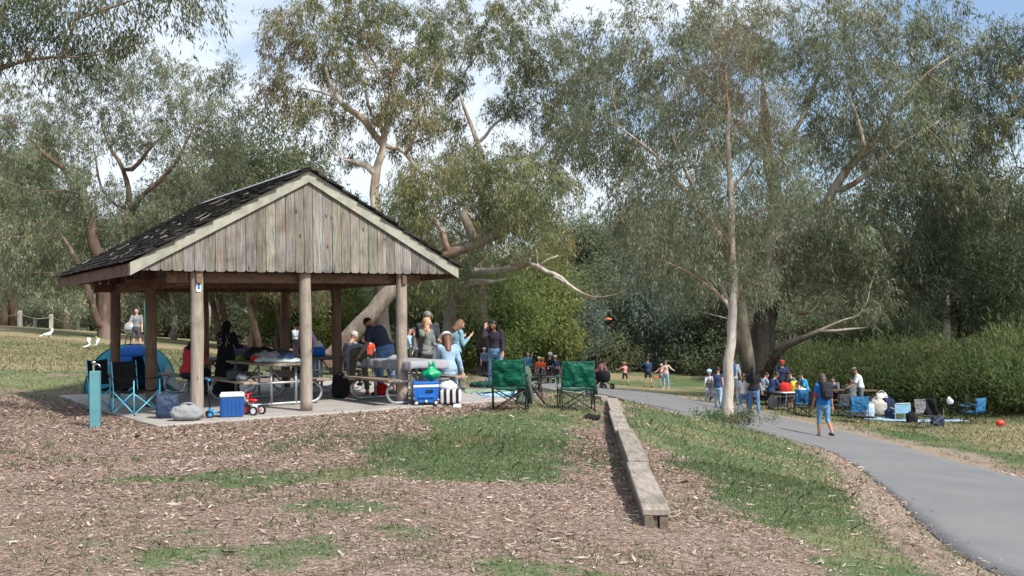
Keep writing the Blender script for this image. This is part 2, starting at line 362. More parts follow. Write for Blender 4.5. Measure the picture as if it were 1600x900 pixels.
def build_ground():
    rad = np.r_[0.0, np.geomspace(1.2, 4.5, 12)[:-1], np.geomspace(4.5, 30, 260), np.geomspace(30, 95, 110)[1:], np.geomspace(95, 1500, 40)[1:]]
    an = np.radians(np.r_[np.linspace(-180, -42, 40)[:-1], np.linspace(-42, 42, 560), np.linspace(42, 180, 40)[1:]])
    Rr, Aa = np.meshgrid(rad, an, indexing='ij'); x = (Rr*np.sin(Aa)).ravel(); y = (Rr*np.cos(Aa)).ravel(); z = gz(x, y)
    P = np.stack([x, y], 1); g, d, dr = masks(P)
    sp = sdist(P, PATH); z = z+g*.0-.012*(sp > -.1) + .02*g*fbm(x, y, 6, 2)*(Rr.ravel() < 30)
    tb = np.array([q[:2] for q in TIMB])                          # ground lower on the right of the timber edging is in gz already
    V = np.stack([x, y, z], 1); m, n = Rr.shape; i = np.arange(m-1)[:, None]*n; k = np.arange(n-1)[None]
    F = np.stack([i+k, i+k+1, i+n+k+1, i+n+k], -1).reshape(-1, 4)[:, ::-1]
    me = bpy.data.meshes.new('ground'); N = len(F); me.vertices.add(len(V)); me.vertices.foreach_set('co', V.astype('f').ravel())
    me.loops.add(N*4); me.polygons.add(N); me.loops.foreach_set('vertex_index', F.astype('i').ravel()); me.polygons.foreach_set('loop_start', np.arange(0, N*4, 4, dtype='i')); me.polygons.foreach_set('loop_total', np.full(N, 4, 'i'))
    me.update(calc_edges=True); ca = me.color_attributes.new('Col', 'FLOAT_COLOR', 'POINT'); ca.data.foreach_set('color', np.stack([g, d, dr, np.ones(len(g))], 1).astype('f').ravel())
    me.shade_smooth()
    t = NT('ground_cover', .95, .1); v = t.coord('Object'); sep = t.n('SeparateColor'); t.l(t.attr(), sep.inputs[0])
    vo = t.n('TexVoronoi', _Scale=1.0); t.l(t.coord('Object', (52, 52, 52)), vo.inputs['Vector'])
    vr = t.n('TexVoronoi', _Scale=1.0); mp = t.n('Mapping'); mp.inputs['Rotation'].default_value = (0, 0, .8); mp.inputs['Scale'].default_value = (24, 66, 40)
    c0 = t.n('TexCoord'); t.l(c0.outputs['Object'], mp.inputs[0]); t.l(mp.outputs[0], vr.inputs['Vector'])
    s1 = t.n('SeparateColor'); t.l(vo.outputs['Color'], s1.inputs[0]); s2 = t.n('SeparateColor'); t.l(vr.outputs['Color'], s2.inputs[0])
    k = t.mix(.5, s1.outputs[0], s2.outputs[1])
    mul = t.ramp(k, [(.15, (.078, .054, .044)), (.5, (.205, .148, .118)), (.85, (.36, .285, .24))])
    big = t.noise(v, .45, 4); mul = t.mix(t.ramp(big, [(.4, (0, 0, 0)), (.7, (.55, .55, .55))]), mul, (.19, .13, .09))
    gf = t.noise(v, 26, 4, .7); gr = t.ramp(gf, [(.3, (.045, .075, .030)), (.7, (.135, .185, .085))])
    dry = t.ramp(gf, [(.3, (.17, .135, .075)), (.7, (.36, .31, .19))])
    n3 = t.noise(v, 3.2, 5, .65)
    df = t.ramp(t.math('ADD', t.math('MULTIPLY', sep.outputs[2], .75), t.math('MULTIPLY', n3, .5)), [(.35, (0, 0, 0)), (.85, (1, 1, 1))]); gr = t.mix(df, gr, dry)
    e = t.math('ADD', sep.outputs[0], t.math('MULTIPLY', t.math('SUBTRACT', t.noise(v, 14, 5, .7), .5), .9))
    gm = t.ramp(e, [(.28, (0, 0, 0)), (.78, (1, 1, 1))]); c = t.mix(gm, mul, gr)
    dc = t.ramp(t.noise(v, 9, 5, .6), [(.3, (.19, .145, .105)), (.7, (.36, .30, .235))])
    e2 = t.math('ADD', sep.outputs[1], t.math('MULTIPLY', t.math('SUBTRACT', t.noise(v, 5, 5, .7), .5), .7))
    c = t.mix(t.ramp(e2, [(.4, (0, 0, 0)), (.75, (.85, .85, .85))]), c, dc); t.base(c)
    t.bump(k, .7, .02); me.materials.append(t.m)
    link(bpy.data.objects.new('ground', me), kind='structure')
build_ground()
def build_path():
    # asphalt ribbon draped over the ground
    ns = 14; rows = []
    for i in range(nP):
        s = np.linspace(0, 1, ns)[:, None]; rows.append(A_[i]*(1-s)+B_[i]*s)
    G = np.array(rows); wob = .05*(fbm(G[..., 0].ravel(), G[..., 1].ravel(), 1.5, 2)-.5).reshape(nP, ns)
    z = gz(G[..., 0].ravel(), G[..., 1].ravel()).reshape(nP, ns)+.006; 
    for _ in range(3): z[:, 1:-1] = (z[:, :-2]+z[:, 2:]+2*z[:, 1:-1])/4
    crown = np.sin(np.linspace(0, np.pi, ns))*.05; z += crown
    top = np.dstack([G, z]); nr = (B_-A_)/np.linalg.norm(B_-A_, axis=1)[:, None]
    e0 = np.c_[A_-nr*.02, z[:, 0]-.08]; e1 = np.c_[B_+nr*.02, z[:, -1]-.08]
    P = np.concatenate([e0.reshape(nP, 1, 3), top, e1.reshape(nP, 1, 3)], 1); mb = MB(); mb.grid(P[::-1])
    t = NT('asphalt', .9, .25); v = t.coord(); f = t.noise(v, 90, 3, .7); g = t.noise(v, .7, 5, .6)
    c = t.ramp(f, [(.25, (.105, .107, .112)), (.75, (.19, .193, .20))]); c = t.mix(t.ramp(g, [(.35, (0, 0, 0)), (.7, (.6, .6, .6))]), c, (.20, .195, .188))
    sp = t.ramp(t.noise(v, 3.4, 6, .75), [(.62, (0, 0, 0)), (.7, (.5, .5, .5))]); c = t.mix(sp, c, (.19, .155, .12))
    vo = t.n('TexVoronoi', feature='DISTANCE_TO_EDGE', _Scale=.45); nz = t.n('Mix', data_type='RGBA'); 
    t.l(t.mix(.12, v, t.n('TexNoise', _Scale=2.0).outputs['Color']), vo.inputs['Vector']); pass
    t.base(c); t.bump(f, .35, .006)
    mb.obj('path', t.m, kind='structure', smooth=True)
build_path()
def build_slab():
    x0, x1, y0, y1 = SL; mb = MB(); o = np.array((SH_O[0], SH_O[1], 0)); 
    # outline with broken front edge
    pts = []
    for a, b, n in (((x0, y0), (x1+.9, y0), 26), ((x1+.9, y0), (x1+.9, y1), 10), ((x1+.9, y1), (x0, y1), 10), ((x0, y1), (x0, y0), 10)):
        for k in range(n): s = k/n; pts.append((a[0]*(1-s)+b[0]*s, a[1]*(1-s)+b[1]*s))
    pts = np.array(pts); j = (fbm(pts[:, 0]*3, pts[:, 1]*3, 1, 4)-.5)*.10; pts += np.stack([j, -j], 1)
    n = len(pts); V = [(*p, -.25) for p in pts]+[(*p, -.012) for p in pts]; c = pts.mean(0)
    ins = [(*(p+(c-p)/np.linalg.norm(c-p)*.02), 0.0) for p in pts]; V += ins
    F = [(i, (i+1) % n, n+(i+1) % n, n+i) for i in range(n)]+[(n+i, n+(i+1) % n, 2*n+(i+1) % n, 2*n+i) for i in range(n)]+[tuple(range(2*n, 3*n))]
    mb.add(V, F)
    t = NT('old_concrete', .85, .2); v = t.coord(); f = t.noise(v, 40, 5, .7); g = t.noise(v, 1.3, 5, .65)
    c = t.ramp(f, [(.25, (.27, .255, .235)), (.75, (.42, .40, .37))]); c = t.mix(t.ramp(g, [(.42, (0, 0, 0)), (.75, (.7, .7, .7))]), c, (.22, .19, .165)); t.base(c); t.bump(f, .3, .006)
    q = mb.obj('concrete_slab', t.m, kind='structure'); q.location = o; q.rotation_euler = (0, 0, SH_YAW)
build_slab()
# ---------------------------------------------------------------- mulch chips, litter and grass as real geometry
def scatter_polar(n, d0, d1, amax, pw=1.0):
    u = rng.random(n); d = (d0**pw+(d1**pw-d0**pw)*u)**(1/pw); a = np.radians(rng.uniform(-amax, amax, n)); return np.stack([d*np.tan(a), d], 1)
def build_chips():
    P = scatter_polar(270000, 4.6, 21, 31, 1.15); g, d, dr = masks(P); sp = sdist(P, PATH)
    lx = (P-SH_O)@_u; ly = (P-SH_O)@_v; insl = (lx > SL[0]-.03) & (lx < SL[1]+.95) & (ly > SL[2]-.03) & (ly < SL[3])
    keep = (rng.random(len(P)) > g*.95+d*.35-.03) & (sp < -.02) & ~insl
    keep |= (sp > -.02) & (sp < .35) & (rng.random(len(P)) < .42*np.exp(-np.maximum(sp, 0)/.07)*(.4+1.2*fbm(P[:, 0], P[:, 1], 1.8, 50))); keep |= (sp > .2) & (rng.random(len(P)) < .006); keep |= insl & (ly < -.35) & (rng.random(len(P)) < .05)
    P = P[keep]; n = len(P); z = gz(P[:, 0], P[:, 1]); lx = (P-SH_O)@_u; ly = (P-SH_O)@_v
    insl = (lx > SL[0]-.03) & (lx < SL[1]+.95) & (ly > SL[2]-.03) & (ly < SL[3]); z = np.where(insl, 0.0, z)+.006
    L = rng.gamma(2.2, .0085, n)+.010; L *= np.clip(P[:, 1]/9, .8, 1.6)*(.54+.55*fbm(P[:, 0], P[:, 1], 1.3, 15)); Wd = L*rng.uniform(.16, .42, n); a = rng.uniform(0, 2*np.pi, n); tl = rng.normal(0, .22, n); rl = rng.normal(0, .35, n)
    ax = np.stack([np.cos(a)*np.cos(tl), np.sin(a)*np.cos(tl), np.sin(tl)], 1); si = np.stack([-np.sin(a), np.cos(a), np.zeros(n)], 1); up = np.cross(ax, si); si = si*np.cos(rl)[:, None]+up*np.sin(rl)[:, None]
    c = np.c_[P, z+np.abs(np.sin(tl))*L*.5+np.abs(np.sin(rl))*Wd*.5+rng.random(n)*.012]
    q = lambda s, t: c+ax*(s*L/2)[:, None]+si*(t*Wd/2)[:, None]
    j = lambda: rng.uniform(.6, 1.1, n)
    V = np.stack([q(-j(), -j()), q(j(), -j()), q(j()*1.05, j()), q(-j(), j())], 1)
    base = np.array([(.31, .21, .165), (.225, .152, .118), (.38, .285, .225), (.46, .39, .34), (.12, .082, .066), (.35, .275, .235)]); C = base[rng.choice(6, n, p=[.25, .25, .18, .08, .14, .1])]*rng.uniform(.7, 1.2, (n, 1))*(.84+.30*fbm(P[:, 0], P[:, 1], .55, 31))[:, None]
    t = NT('bark_chip', .85, .2); t.base(t.attr()); me = quads_mesh('bark_chips', V, C, t.m); link(bpy.data.objects.new('bark_chips', me), kind='stuff')
build_chips()
def build_leaf_litter():
    P = scatter_polar(6500, 4.8, 28, 31, 1.1); n = len(P); sp = sdist(P, PATH); m = (sp < 0) | (rng.random(n) < .18)
    lx = (P-SH_O)@_u; ly = (P-SH_O)@_v; m &= ~((lx > SL[0]-.05) & (lx < SL[1]+.95) & (ly > SL[2]) & (ly < SL[3])); P = P[m]; n = len(P)
    L = rng.uniform(.05, .15, n); Wd = L*rng.uniform(.1, .22, n); a = rng.uniform(0, 6.28, n); z = gz(P[:, 0], P[:, 1])+.014+rng.random(n)*.015
    ax = np.stack([np.cos(a), np.sin(a), rng.normal(0, .12, n)], 1); si = np.stack([-np.sin(a), np.cos(a), rng.normal(0, .3, n)], 1); c = np.c_[P, z]
    V = np.stack([c-ax*L[:, None]/2, c+si*Wd[:, None]/2-ax*L[:, None]*.1, c+ax*L[:, None]/2, c-si*Wd[:, None]/2-ax*L[:, None]*.1], 1)
    base = np.array([(.34, .28, .22), (.24, .17, .12), (.42, .36, .31), (.14, .09, .065)]); C = base[rng.integers(0, 4, n)]*rng.uniform(.8, 1.15, (n, 1))
    t = NT('dry_leaf', .8, .2); t.base(t.attr()); link(bpy.data.objects.new('leaf_litter', quads_mesh('leaf_litter', V, C, t.m)), kind='stuff')
build_leaf_litter()
def build_grass():
    Pn = scatter_polar(150000, 4.8, 14, 31, 1.4); Pf = scatter_polar(170000, 13, 44, 31, 1.2); P = np.vstack([Pn, Pf]); g, d, dr = masks(P); sp = sdist(P, PATH)
    lx = (P-SH_O)@_u; ly = (P-SH_O)@_v; ins = (lx > SL[0]-.03) & (lx < SL[1]+.95) & (ly > SL[2]-.03) & (ly < SL[3])
    cl = fbm(P[:, 0], P[:, 1], 9, 6)
    g = np.maximum(g, .55*ss(.44, .68, fbm(P[:, 0], P[:, 1], .9, 40))*(P[:, 1] < 17)); keep = (g*1.0-.25+(cl-.5)*1.5 > rng.random(len(P))*.8) & (sp < -.03) & ~ins; P = P[keep]; dr = dr[keep]; n = len(P)
    z = gz(P[:, 0], P[:, 1])-.004; far = np.clip(P[:, 1]/10, .8, 3.2); h = (rng.uniform(.018, .05, n)+(rng.random(n) < .07)*.045)*np.clip(far, .8, 1.5); w = .0035*far*rng.uniform(.8, 1.5, n); a = rng.uniform(0, 6.28, n)
    ln = rng.normal(0, .5, (n, 2))*h[:, None]; s = np.stack([np.cos(a), np.sin(a), a*0], 1)*w[:, None]; b = np.c_[P, z]
    mid = b+np.c_[ln*.35, h*.6]; tip = b+np.c_[ln, h]; V = np.stack([b-s, b+s, mid+s*.8, tip, mid-s*.8], 1)
    G = np.array([(.115, .165, .072), (.145, .20, .09), (.19, .23, .12), (.13, .175, .085)])[rng.integers(0, 4, n)]; D = np.array((.36, .30, .17)); k = ((dr*.6+.08) > rng.random(n))[:, None]*rng.uniform(.5, 1, (n, 1))
    C = (G*(1-k)+D*k)*rng.uniform(.8, 1.2, (n, 1)); link(bpy.data.objects.new('grass', quads_mesh('grass', V, C, leaf_mat('grass_blade', .5, .7, .1), 5)), kind='stuff')
build_grass()
# ================================================================ SHELTER
wgrey = wood_mat('weathered_timber', (.155, .135, .115), (.42, .39, .345), stain=(.30, .19, .12))
wboard = wood_mat('weathered_board', (.10, .092, .08), (.38, .36, .325), stain=(.26, .155, .09))
wgreen = wood_mat('grey_green_barge_board', (.24, .235, .19), (.40, .395, .33), stretch=(3, 3, 3), knots=True)
wbrown = wood_mat('brown_timber', (.10, .06, .042), (.235, .15, .105), stretch=(6, 6, 6))
wlog = wood_mat('round_log', (.20, .165, .135), (.40, .345, .285), stretch=(14, 14, 1.0))
wlogd = wood_mat('stained_log', (.10, .065, .045), (.23, .15, .105), stretch=(14, 14, 1.0))
shing = NT('dark_shingle', .9, .15); _f = shing.noise(shing.coord(), 9, 5, .7)
shing.base(shing.mix(1.0, shing.ramp(_f, [(.3, (.016, .015, .014)), (.75, (.048, .044, .040))]), shing.attr(), 'MULTIPLY')); shing.bump(_f, .4, .01); shing = shing.m
galv = plain('galvanised_steel', (.40, .42, .44), .45, .5, .75, .15, 14)
SHA, SHB, SHL, ZE, ZR, OF, OB, ZP = 2.985, 1.886, 5.80, 2.523, 4.168, .215, .083, 2.40
shelter = empty('picnic_shelter', (SH_O[0], SH_O[1], 0), SH_YAW, 'open timber picnic shelter with dark shingle roof and round log posts', 'shelter')
def build_shelter():
    sl = (ZR-ZE)/SHA; th = math.atan(sl)
    for px_, py_, m in ((-SHB, 0, wlog), (0, 0, wlog), (SHB, 0, wlog), (-SHB, SHL/2, wlogd), (SHB, SHL/2, wlogd), (-SHB, SHL, wlogd), (0, SHL, wlogd), (SHB, SHL, wlogd)):
        mb = MB(); zz = np.linspace(-.02, 2.56 if abs(px_) > .1 else (2.62), 14); r = .103*(1+.03*np.sin(zz*5+px_*3+py_)); r[0] *= 1.04
        pts = np.stack([px_+.006*np.sin(zz*2.1+px_), py_+.006*np.cos(zz*1.7+py_), zz], 1); mb.tube(pts, r, 20); mb.obj('post', m, shelter, smooth=True)
    # gable boards front and back: individual boards with clipped lower corners
    for (yy, sgn, nm) in ((-OF+.045, -1, 'gable_boards'), (SHL+OB-.045, 1, 'gable_boards')):
        mb = MB(); x = -SHA+.12; k = 0
        while x < SHA-.1:
            w = .172*rng.uniform(.93, 1.07); xe = min(x+w, SHA-.08); g = .004; a, b = x+g, xe-g; tk = .022
            ztop = lambda q: ZR-abs(q)*sl-.10
            xs = [a, (a+b)/2, b] if not (a < 0 < b) else [a, 0, b]
            zb = ZP+rng.uniform(-.006, .006); cc = .035; y0 = yy+rng.uniform(-.004, .004)
            if ztop(a) > zb+.05 or ztop(b) > zb+.05:
                prof = [(a, zb+cc), (a+cc*.35, zb+cc*.3), (a+cc, zb), (b-cc, zb), (b-cc*.35, zb+cc*.3), (b, zb+cc)]+[(q, max(ztop(q), zb+.04)) for q in xs[::-1]]
                n = len(prof); V = [(p[0], y0-tk/2, p[1]) for p in prof]+[(p[0], y0+tk/2, p[1]) for p in prof]
                F = [tuple(range(n)), tuple(range(2*n-1, n-1, -1))]+[(i, n+i, n+(i+1) % n, (i+1) % n) for i in range(n)]
                t = rng.uniform(.60, 1.08); tint = np.array((1, rng.uniform(.95, 1.03), rng.uniform(.90, 1.04)))
                mb.add(V, F, t*tint)
            x = xe; k += 1
        mb.obj(nm, wboard, shelter)
        mb = MB(); mb.box((0, yy-sgn*.03, (ZP+.32)), (SHA*1.1, .02, .60), col=(.5, .5, .5)); 
        if sgn < 0: mb.obj('backing_board', wbrown, shelter)
    # barge boards
    for y0, s in ((-OF, -1), (SHL+OB, 1)):
        for sd_ in (-1, 1):
            mb = MB(); h = .20; tk = .04; x0, x1 = 0.0, sd_*SHA
            a = np.array(((x0, ZR), (x1, ZE), (x1, ZE-h), (x0, ZR-h))); V = [(q[0], y0-tk/2*1, q[1]) for q in a]+[(q[0], y0+tk/2, q[1]) for q in a]
            F = [(0, 1, 2, 3), (7, 6, 5, 4), (0, 4, 5, 1), (1, 5, 6, 2), (2, 6, 7, 3), (3, 7, 4, 0)]
            mb.add(V, F if sd_ > 0 else [f[::-1] for f in F]); mb.obj('barge_board', wgreen, shelter)
    # eave fascias
    for sd_ in (-1, 1):
        mb = MB(); mb.box((sd_*(SHA+.0), (SHL+OB-OF)/2, ZE-.105), (.035, SHL+OB+OF-.05, .19), ch=.004); mb.obj('fascia', wbrown, shelter)
        mb = MB(); mb.box((sd_*SHB, SHL/2, 2.30), (.09, SHL+.3, .19), ch=.006); mb.obj('side_beam', wbrown, shelter)
    for yy in (0.12, SHL/2, SHL-.12):
        mb = MB(); mb.box((0, yy, 2.31), (SHB*2+.9, .08, .17), ch=.006); mb.obj('tie_beam', wbrown, shelter)
    # rafters
    for yy in np.arange(.35, SHL, .6):
        for sd_ in (-1, 1):
            mb = MB(); mb.beam((0, yy, ZR-.13), (sd_*(SHA-.04), yy, ZE-.10), .045, .12); mb.obj('rafter', wbrown, shelter)
    mb = MB(); mb.box((0, SHL/2, ZR-.16), (.05, SHL+.1, .2)); mb.obj('ridge_beam', wbrown, shelter)
    # deck under the shingles + shingle courses
    for sd_ in (-1, 1):
        mb = MB(); L = math.hypot(SHA, ZR-ZE); e = np.array((sd_*math.cos(th), 0, -math.sin(th))); nr = np.array((sd_*math.sin(th), 0, math.cos(th)))
        a = np.array((0, 0, ZR)); c = a+e*(L/2+.02)-nr*.018+np.array((0, (SHL+OB-OF)/2, 0)); mb.box(c, (L+.04, SHL+OB+OF-.03, .02), np.stack([e, (0, 1, 0), nr], 1)); mb.obj('roof_deck', wbrown, shelter)
        mb = MB(); ex = .175; nrow = int((L+.10)/ex)+1; y_a, y_b = -OF-.05, SHL+OB+.05
        for i in range(nrow):
            s = L+.07-i*ex; y = y_a-rng.uniform(0, .06)
            while y < y_b:
                w = rng.uniform(.10, .19); ye = min(y+w, y_b+rng.uniform(0, .03)); s0 = s+rng.uniform(-.012, .016); ln = min(.36, s0-.0); tk = rng.uniform(.014, .024)
                lift = .060+rng.uniform(-.004, .006)
                p0 = a+e*s0+nr*lift; p1 = a+e*(s0-ln)+nr*.012; cc = (p0+p1)/2+np.array((0, (y+ye)/2, 0)); d = p0-p1; Ld = np.linalg.norm(d); d /= Ld; nn = np.cross(d, (0, 1, 0)); nn = nn if nn[2] > 0 else -nn
                v = rng.uniform(.55, 1.5); mb.box(cc, (Ld, ye-y-.006, tk), np.stack([d, (0, 1, 0), nn], 1), col=(v, v, v*.97)); y = ye
        mb.obj('roof', shing, shelter)
    mb = MB(); yv = (-OF-.06, SHL+OB+.06); w = .13
    for sd_ in (-1, 1):
        e = np.array((sd_*math.cos(th), 0, -math.sin(th))); nr = np.array((sd_*math.sin(th), 0, math.cos(th))); c = np.array((0, SHL/2+.03, ZR+.078))+e*w/2+nr*.0; mb.box(c, (w, yv[1]-yv[0]-.7, .006), np.stack([e, (0, 1, 0), nr], 1))
    mb.obj('ridge_cap', galv, shelter)
    # small notice on the left front post
    mb = MB(); mb.box((-SHB-.0, -.112, 2.18), (.075, .012, .23), ch=.003); q = mb.obj('notice_plate', plain('white_plate', (.72, .73, .74), .5), shelter)
    mb = MB(); mb.box((-SHB, -.1195, 2.175), (.042, .004, .13)); mb.obj('blue_panel', plain('blue_panel', (.02, .16, .52), .5), q)
build_shelter()
# strips of shed bark lying on the roof
def roof_bark():
    mb = MB(); sl = (ZR-ZE)/SHA
    for i in range(26):
        x = -rng.uniform(.5, 2.9); y = rng.uniform(-.1, 5.6)*rng.random()**.6; L = rng.uniform(.08, .32); a = rng.normal(.5, .9); w = rng.uniform(.004, .011)
        t = np.linspace(-1, 1, 6); px_ = x+np.cos(a)*t*L/2*.8+.04*t*t*rng.normal(); py_ = y+np.sin(a)*t*L/2; pz_ = ZR-np.abs(px_)*sl+.085+.02*t*t
        mb.tube(np.stack([px_, py_, pz_], 1), w*np.array([.3, .9, 1, 1, .8, .3]), 5, col=np.array((1, 1, 1))*rng.uniform(.6, 1.1))
    t = NT('dry_bark_strip', .85, .2); c = t.mix(1, (.30, .27, .235), t.attr(), 'MULTIPLY'); t.base(c)
    o = mb.obj('bark_strips', t.m, kind='stuff'); o.location = (SH_O[0], SH_O[1], 0); o.rotation_euler = (0, 0, SH_YAW)
roof_bark()
# ---------------------------------------------------------------- timber retaining edge
def timber_edge():
    P0 = hit(1026, 826); P1 = atd(950, 622, 19.8); zt0 = atd(1026, 795, P0[1])[2]; zt1 = P1[2]
    print('timber', P0, zt0, P1)
    a = np.array((P0[0]-.0, P0[1], zt0)); b = np.array((P1[0]+.06, P1[1], zt1)); d = b-a; L = np.linalg.norm(d); d /= L
    sx = np.cross((0, 0, 1), d); sx = -sx/np.linalg.norm(sx)
    root = empty('timber_edging', a-np.array((0, 0, .2)), 0, 'long low weathered sleeper edging between the mulch and the grass', 'edging')
    cuts = [0, .235, .52, .77, 1.0]; O = a-np.array((0, 0, .2))
    for i in range(4):
        mb = MB(); p = a+d*L*cuts[i]-O; q = a+d*L*cuts[i+1]-O-d*.014; off = [0, .022, -.012, .018][i]
        mb.beam(p+(0, 0, -.03+off)+sx*off*.8, q+(0, 0, -.03)+sx*off, .225, .055, ch=.007, col=np.array((1, 1, 1))*rng.uniform(.78, 1.0)); mb.obj('capping_plank', wcap, root)
        for s, nm in ((-1, 'side_sleeper'), (1, 'side_sleeper')):
            mb = MB(); mb.beam(p+(0, 0, -.125)+sx*s*.062+d*(.0+.01*(s > 0)), q+(0, 0, -.125)+sx*s*.062, .075, .13, ch=.006); mb.obj(nm, wside, root)
    mb = MB(); p = a-O; mb.box(p+d*.06+(0, 0, -.16)-sx*.01, (.045, .06, .22)); mb.obj('stake', wside, root)
    # the far return running left along the path
    e = atd(842, 607, 26.5); e[2] = max(e[2], g1(e[0], e[1])+.08); s = b+np.array((-.12, .1, -.02))
    r2 = empty('sleeper_edging', s, 0, 'low sleeper edging running behind the green camp chairs beside the path', 'edging')
    for i in range(3):
        p = (s+(e-s)*i/3)-s; q = (s+(e-s)*(i+1)/3)-s-(e-s)/np.linalg.norm(e-s)*.02; mb = MB(); mb.beam(p+(0, 0, -.05), q+(0, 0, -.05), .14, .2, ch=.008); mb.obj('sleeper', wcap, r2)
wcap = wood_mat('weathered_sleeper', (.19, .16, .135), (.42, .375, .325), stretch=(10, 1.2, 10), useattr=True)
wside = wood_mat('old_sleeper_side', (.09, .072, .055), (.22, .18, .14), stretch=(10, 1.2, 10), useattr=False)
timber_edge()
# ================================================================ TREES
def euc_leaves(name, tips, dirs, n, L=.16, Wd=.028, pal=None, mat=None, spray=14, spread=.35, droop=1.0, twl=.55, seed=0, tintvar=.22):
    r = np.random.default_rng(seed); ns = max(1, n//spray); i = r.integers(0, len(tips), ns)
    o = tips[i]+r.normal(0, spread, (ns, 3)); out = dirs[i]+r.normal(0, .6, (ns, 3)); out /= np.linalg.norm(out, axis=1)[:, None]
    pal = np.array(pal); zz = o[:, 2]; cl = fbm(o[:, 0]+o[:, 2]*.6, o[:, 1]+o[:, 2]*.8, .55, seed % 9)
    pi = np.clip(((cl-.22)/.56*len(pal)+r.normal(0, .8, ns)).astype(int), 0, len(pal)-1); sc = pal[pi]*r.uniform(1-tintvar, 1+tintvar, (ns, 1))*(.62+.78*fbm(o[:, 0]*1.0-o[:, 2]*.5, o[:, 1]+o[:, 2]*1.1, 1.15, 5+seed % 7))[:, None]
    t = r.random((ns, spray)); tw = twl*r.uniform(.5, 1.2, (ns, 1))
    P = o[:, None]+out[:, None]*(t*tw)[..., None]*.8; P[..., 2] -= (t**1.6*tw)*.8*droop
    P += r.normal(0, .07, P.shape); P = P.reshape(-1, 3); N = len(P)
    d = np.repeat(out, spray, 0)*.45+r.normal(0, .38, (N, 3)); d[:, 2] -= 1.0*droop; d /= np.linalg.norm(d, axis=1)[:, None]
    s = np.cross(d, r.normal(0, 1, (N, 3))); s /= np.linalg.norm(s, axis=1)[:, None]
    l = (L*r.uniform(.6, 1.25, N))[:, None]; w = (Wd*r.uniform(.7, 1.3, N))[:, None]
    nrm = np.cross(d, s); bend = nrm*(l*r.normal(0, .12, (N, 1)))
    V = np.stack([P, P+d*l*.42+s*w*.5+bend, P+d*l+bend*.3, P+d*l*.42-s*w*.5+bend], 1)
    C = np.repeat(sc, spray, 0)*r.uniform(.72, 1.25, (N, 1))
    return quads_mesh(name, V, C, mat)
def colonize(nodes, par, att, step=.45, kill=.8, infl=4.0, iters=60, seed=0, maxn=5000, bias=.12):
    r = np.random.default_rng(seed); nodes = [np.array(p) for p in nodes]; par = list(par); A = att.copy()
    X = np.array(nodes); D = ((A[:, None]-X[None])**2).sum(-1); near = D.argmin(1); nd = D.min(1)
    for it in range(iters):
        m = nd < infl**2
        if not m.any(): infl *= 1.4; 
        if not m.any(): continue
        N = len(nodes); X = np.array(nodes); v = A-X[near]; v /= (np.linalg.norm(v, axis=1)[:, None]+1e-9)
        acc = np.zeros((N, 3)); np.add.at(acc, near[m], v[m]); grow = np.unique(near[m]); new = []
        for g in grow:
            q = acc[g]; l = np.linalg.norm(q)
            if l < 1e-3: q = r.normal(0, 1, 3); l = np.linalg.norm(q)
            q = q/l+r.normal(0, .22, 3)+(0, 0, bias); q /= np.linalg.norm(q); new.append((g, X[g]+q*step*r.uniform(.8, 1.2)))
        k0 = len(nodes)
        for g, p in new: nodes.append(p); par.append(int(g))
        Xn = np.array([p for _, p in new]); D = ((A[:, None]-Xn[None])**2).sum(-1); b = D.min(1); bi = D.argmin(1)
        u = b < nd; near = np.where(u, bi+k0, near); nd = np.where(u, b, nd); keep = nd > kill**2; A = A[keep]; near = near[keep]; nd = nd[keep]
        if len(A) == 0 or len(nodes) > maxn: break
    return np.array(nodes), np.array(par)
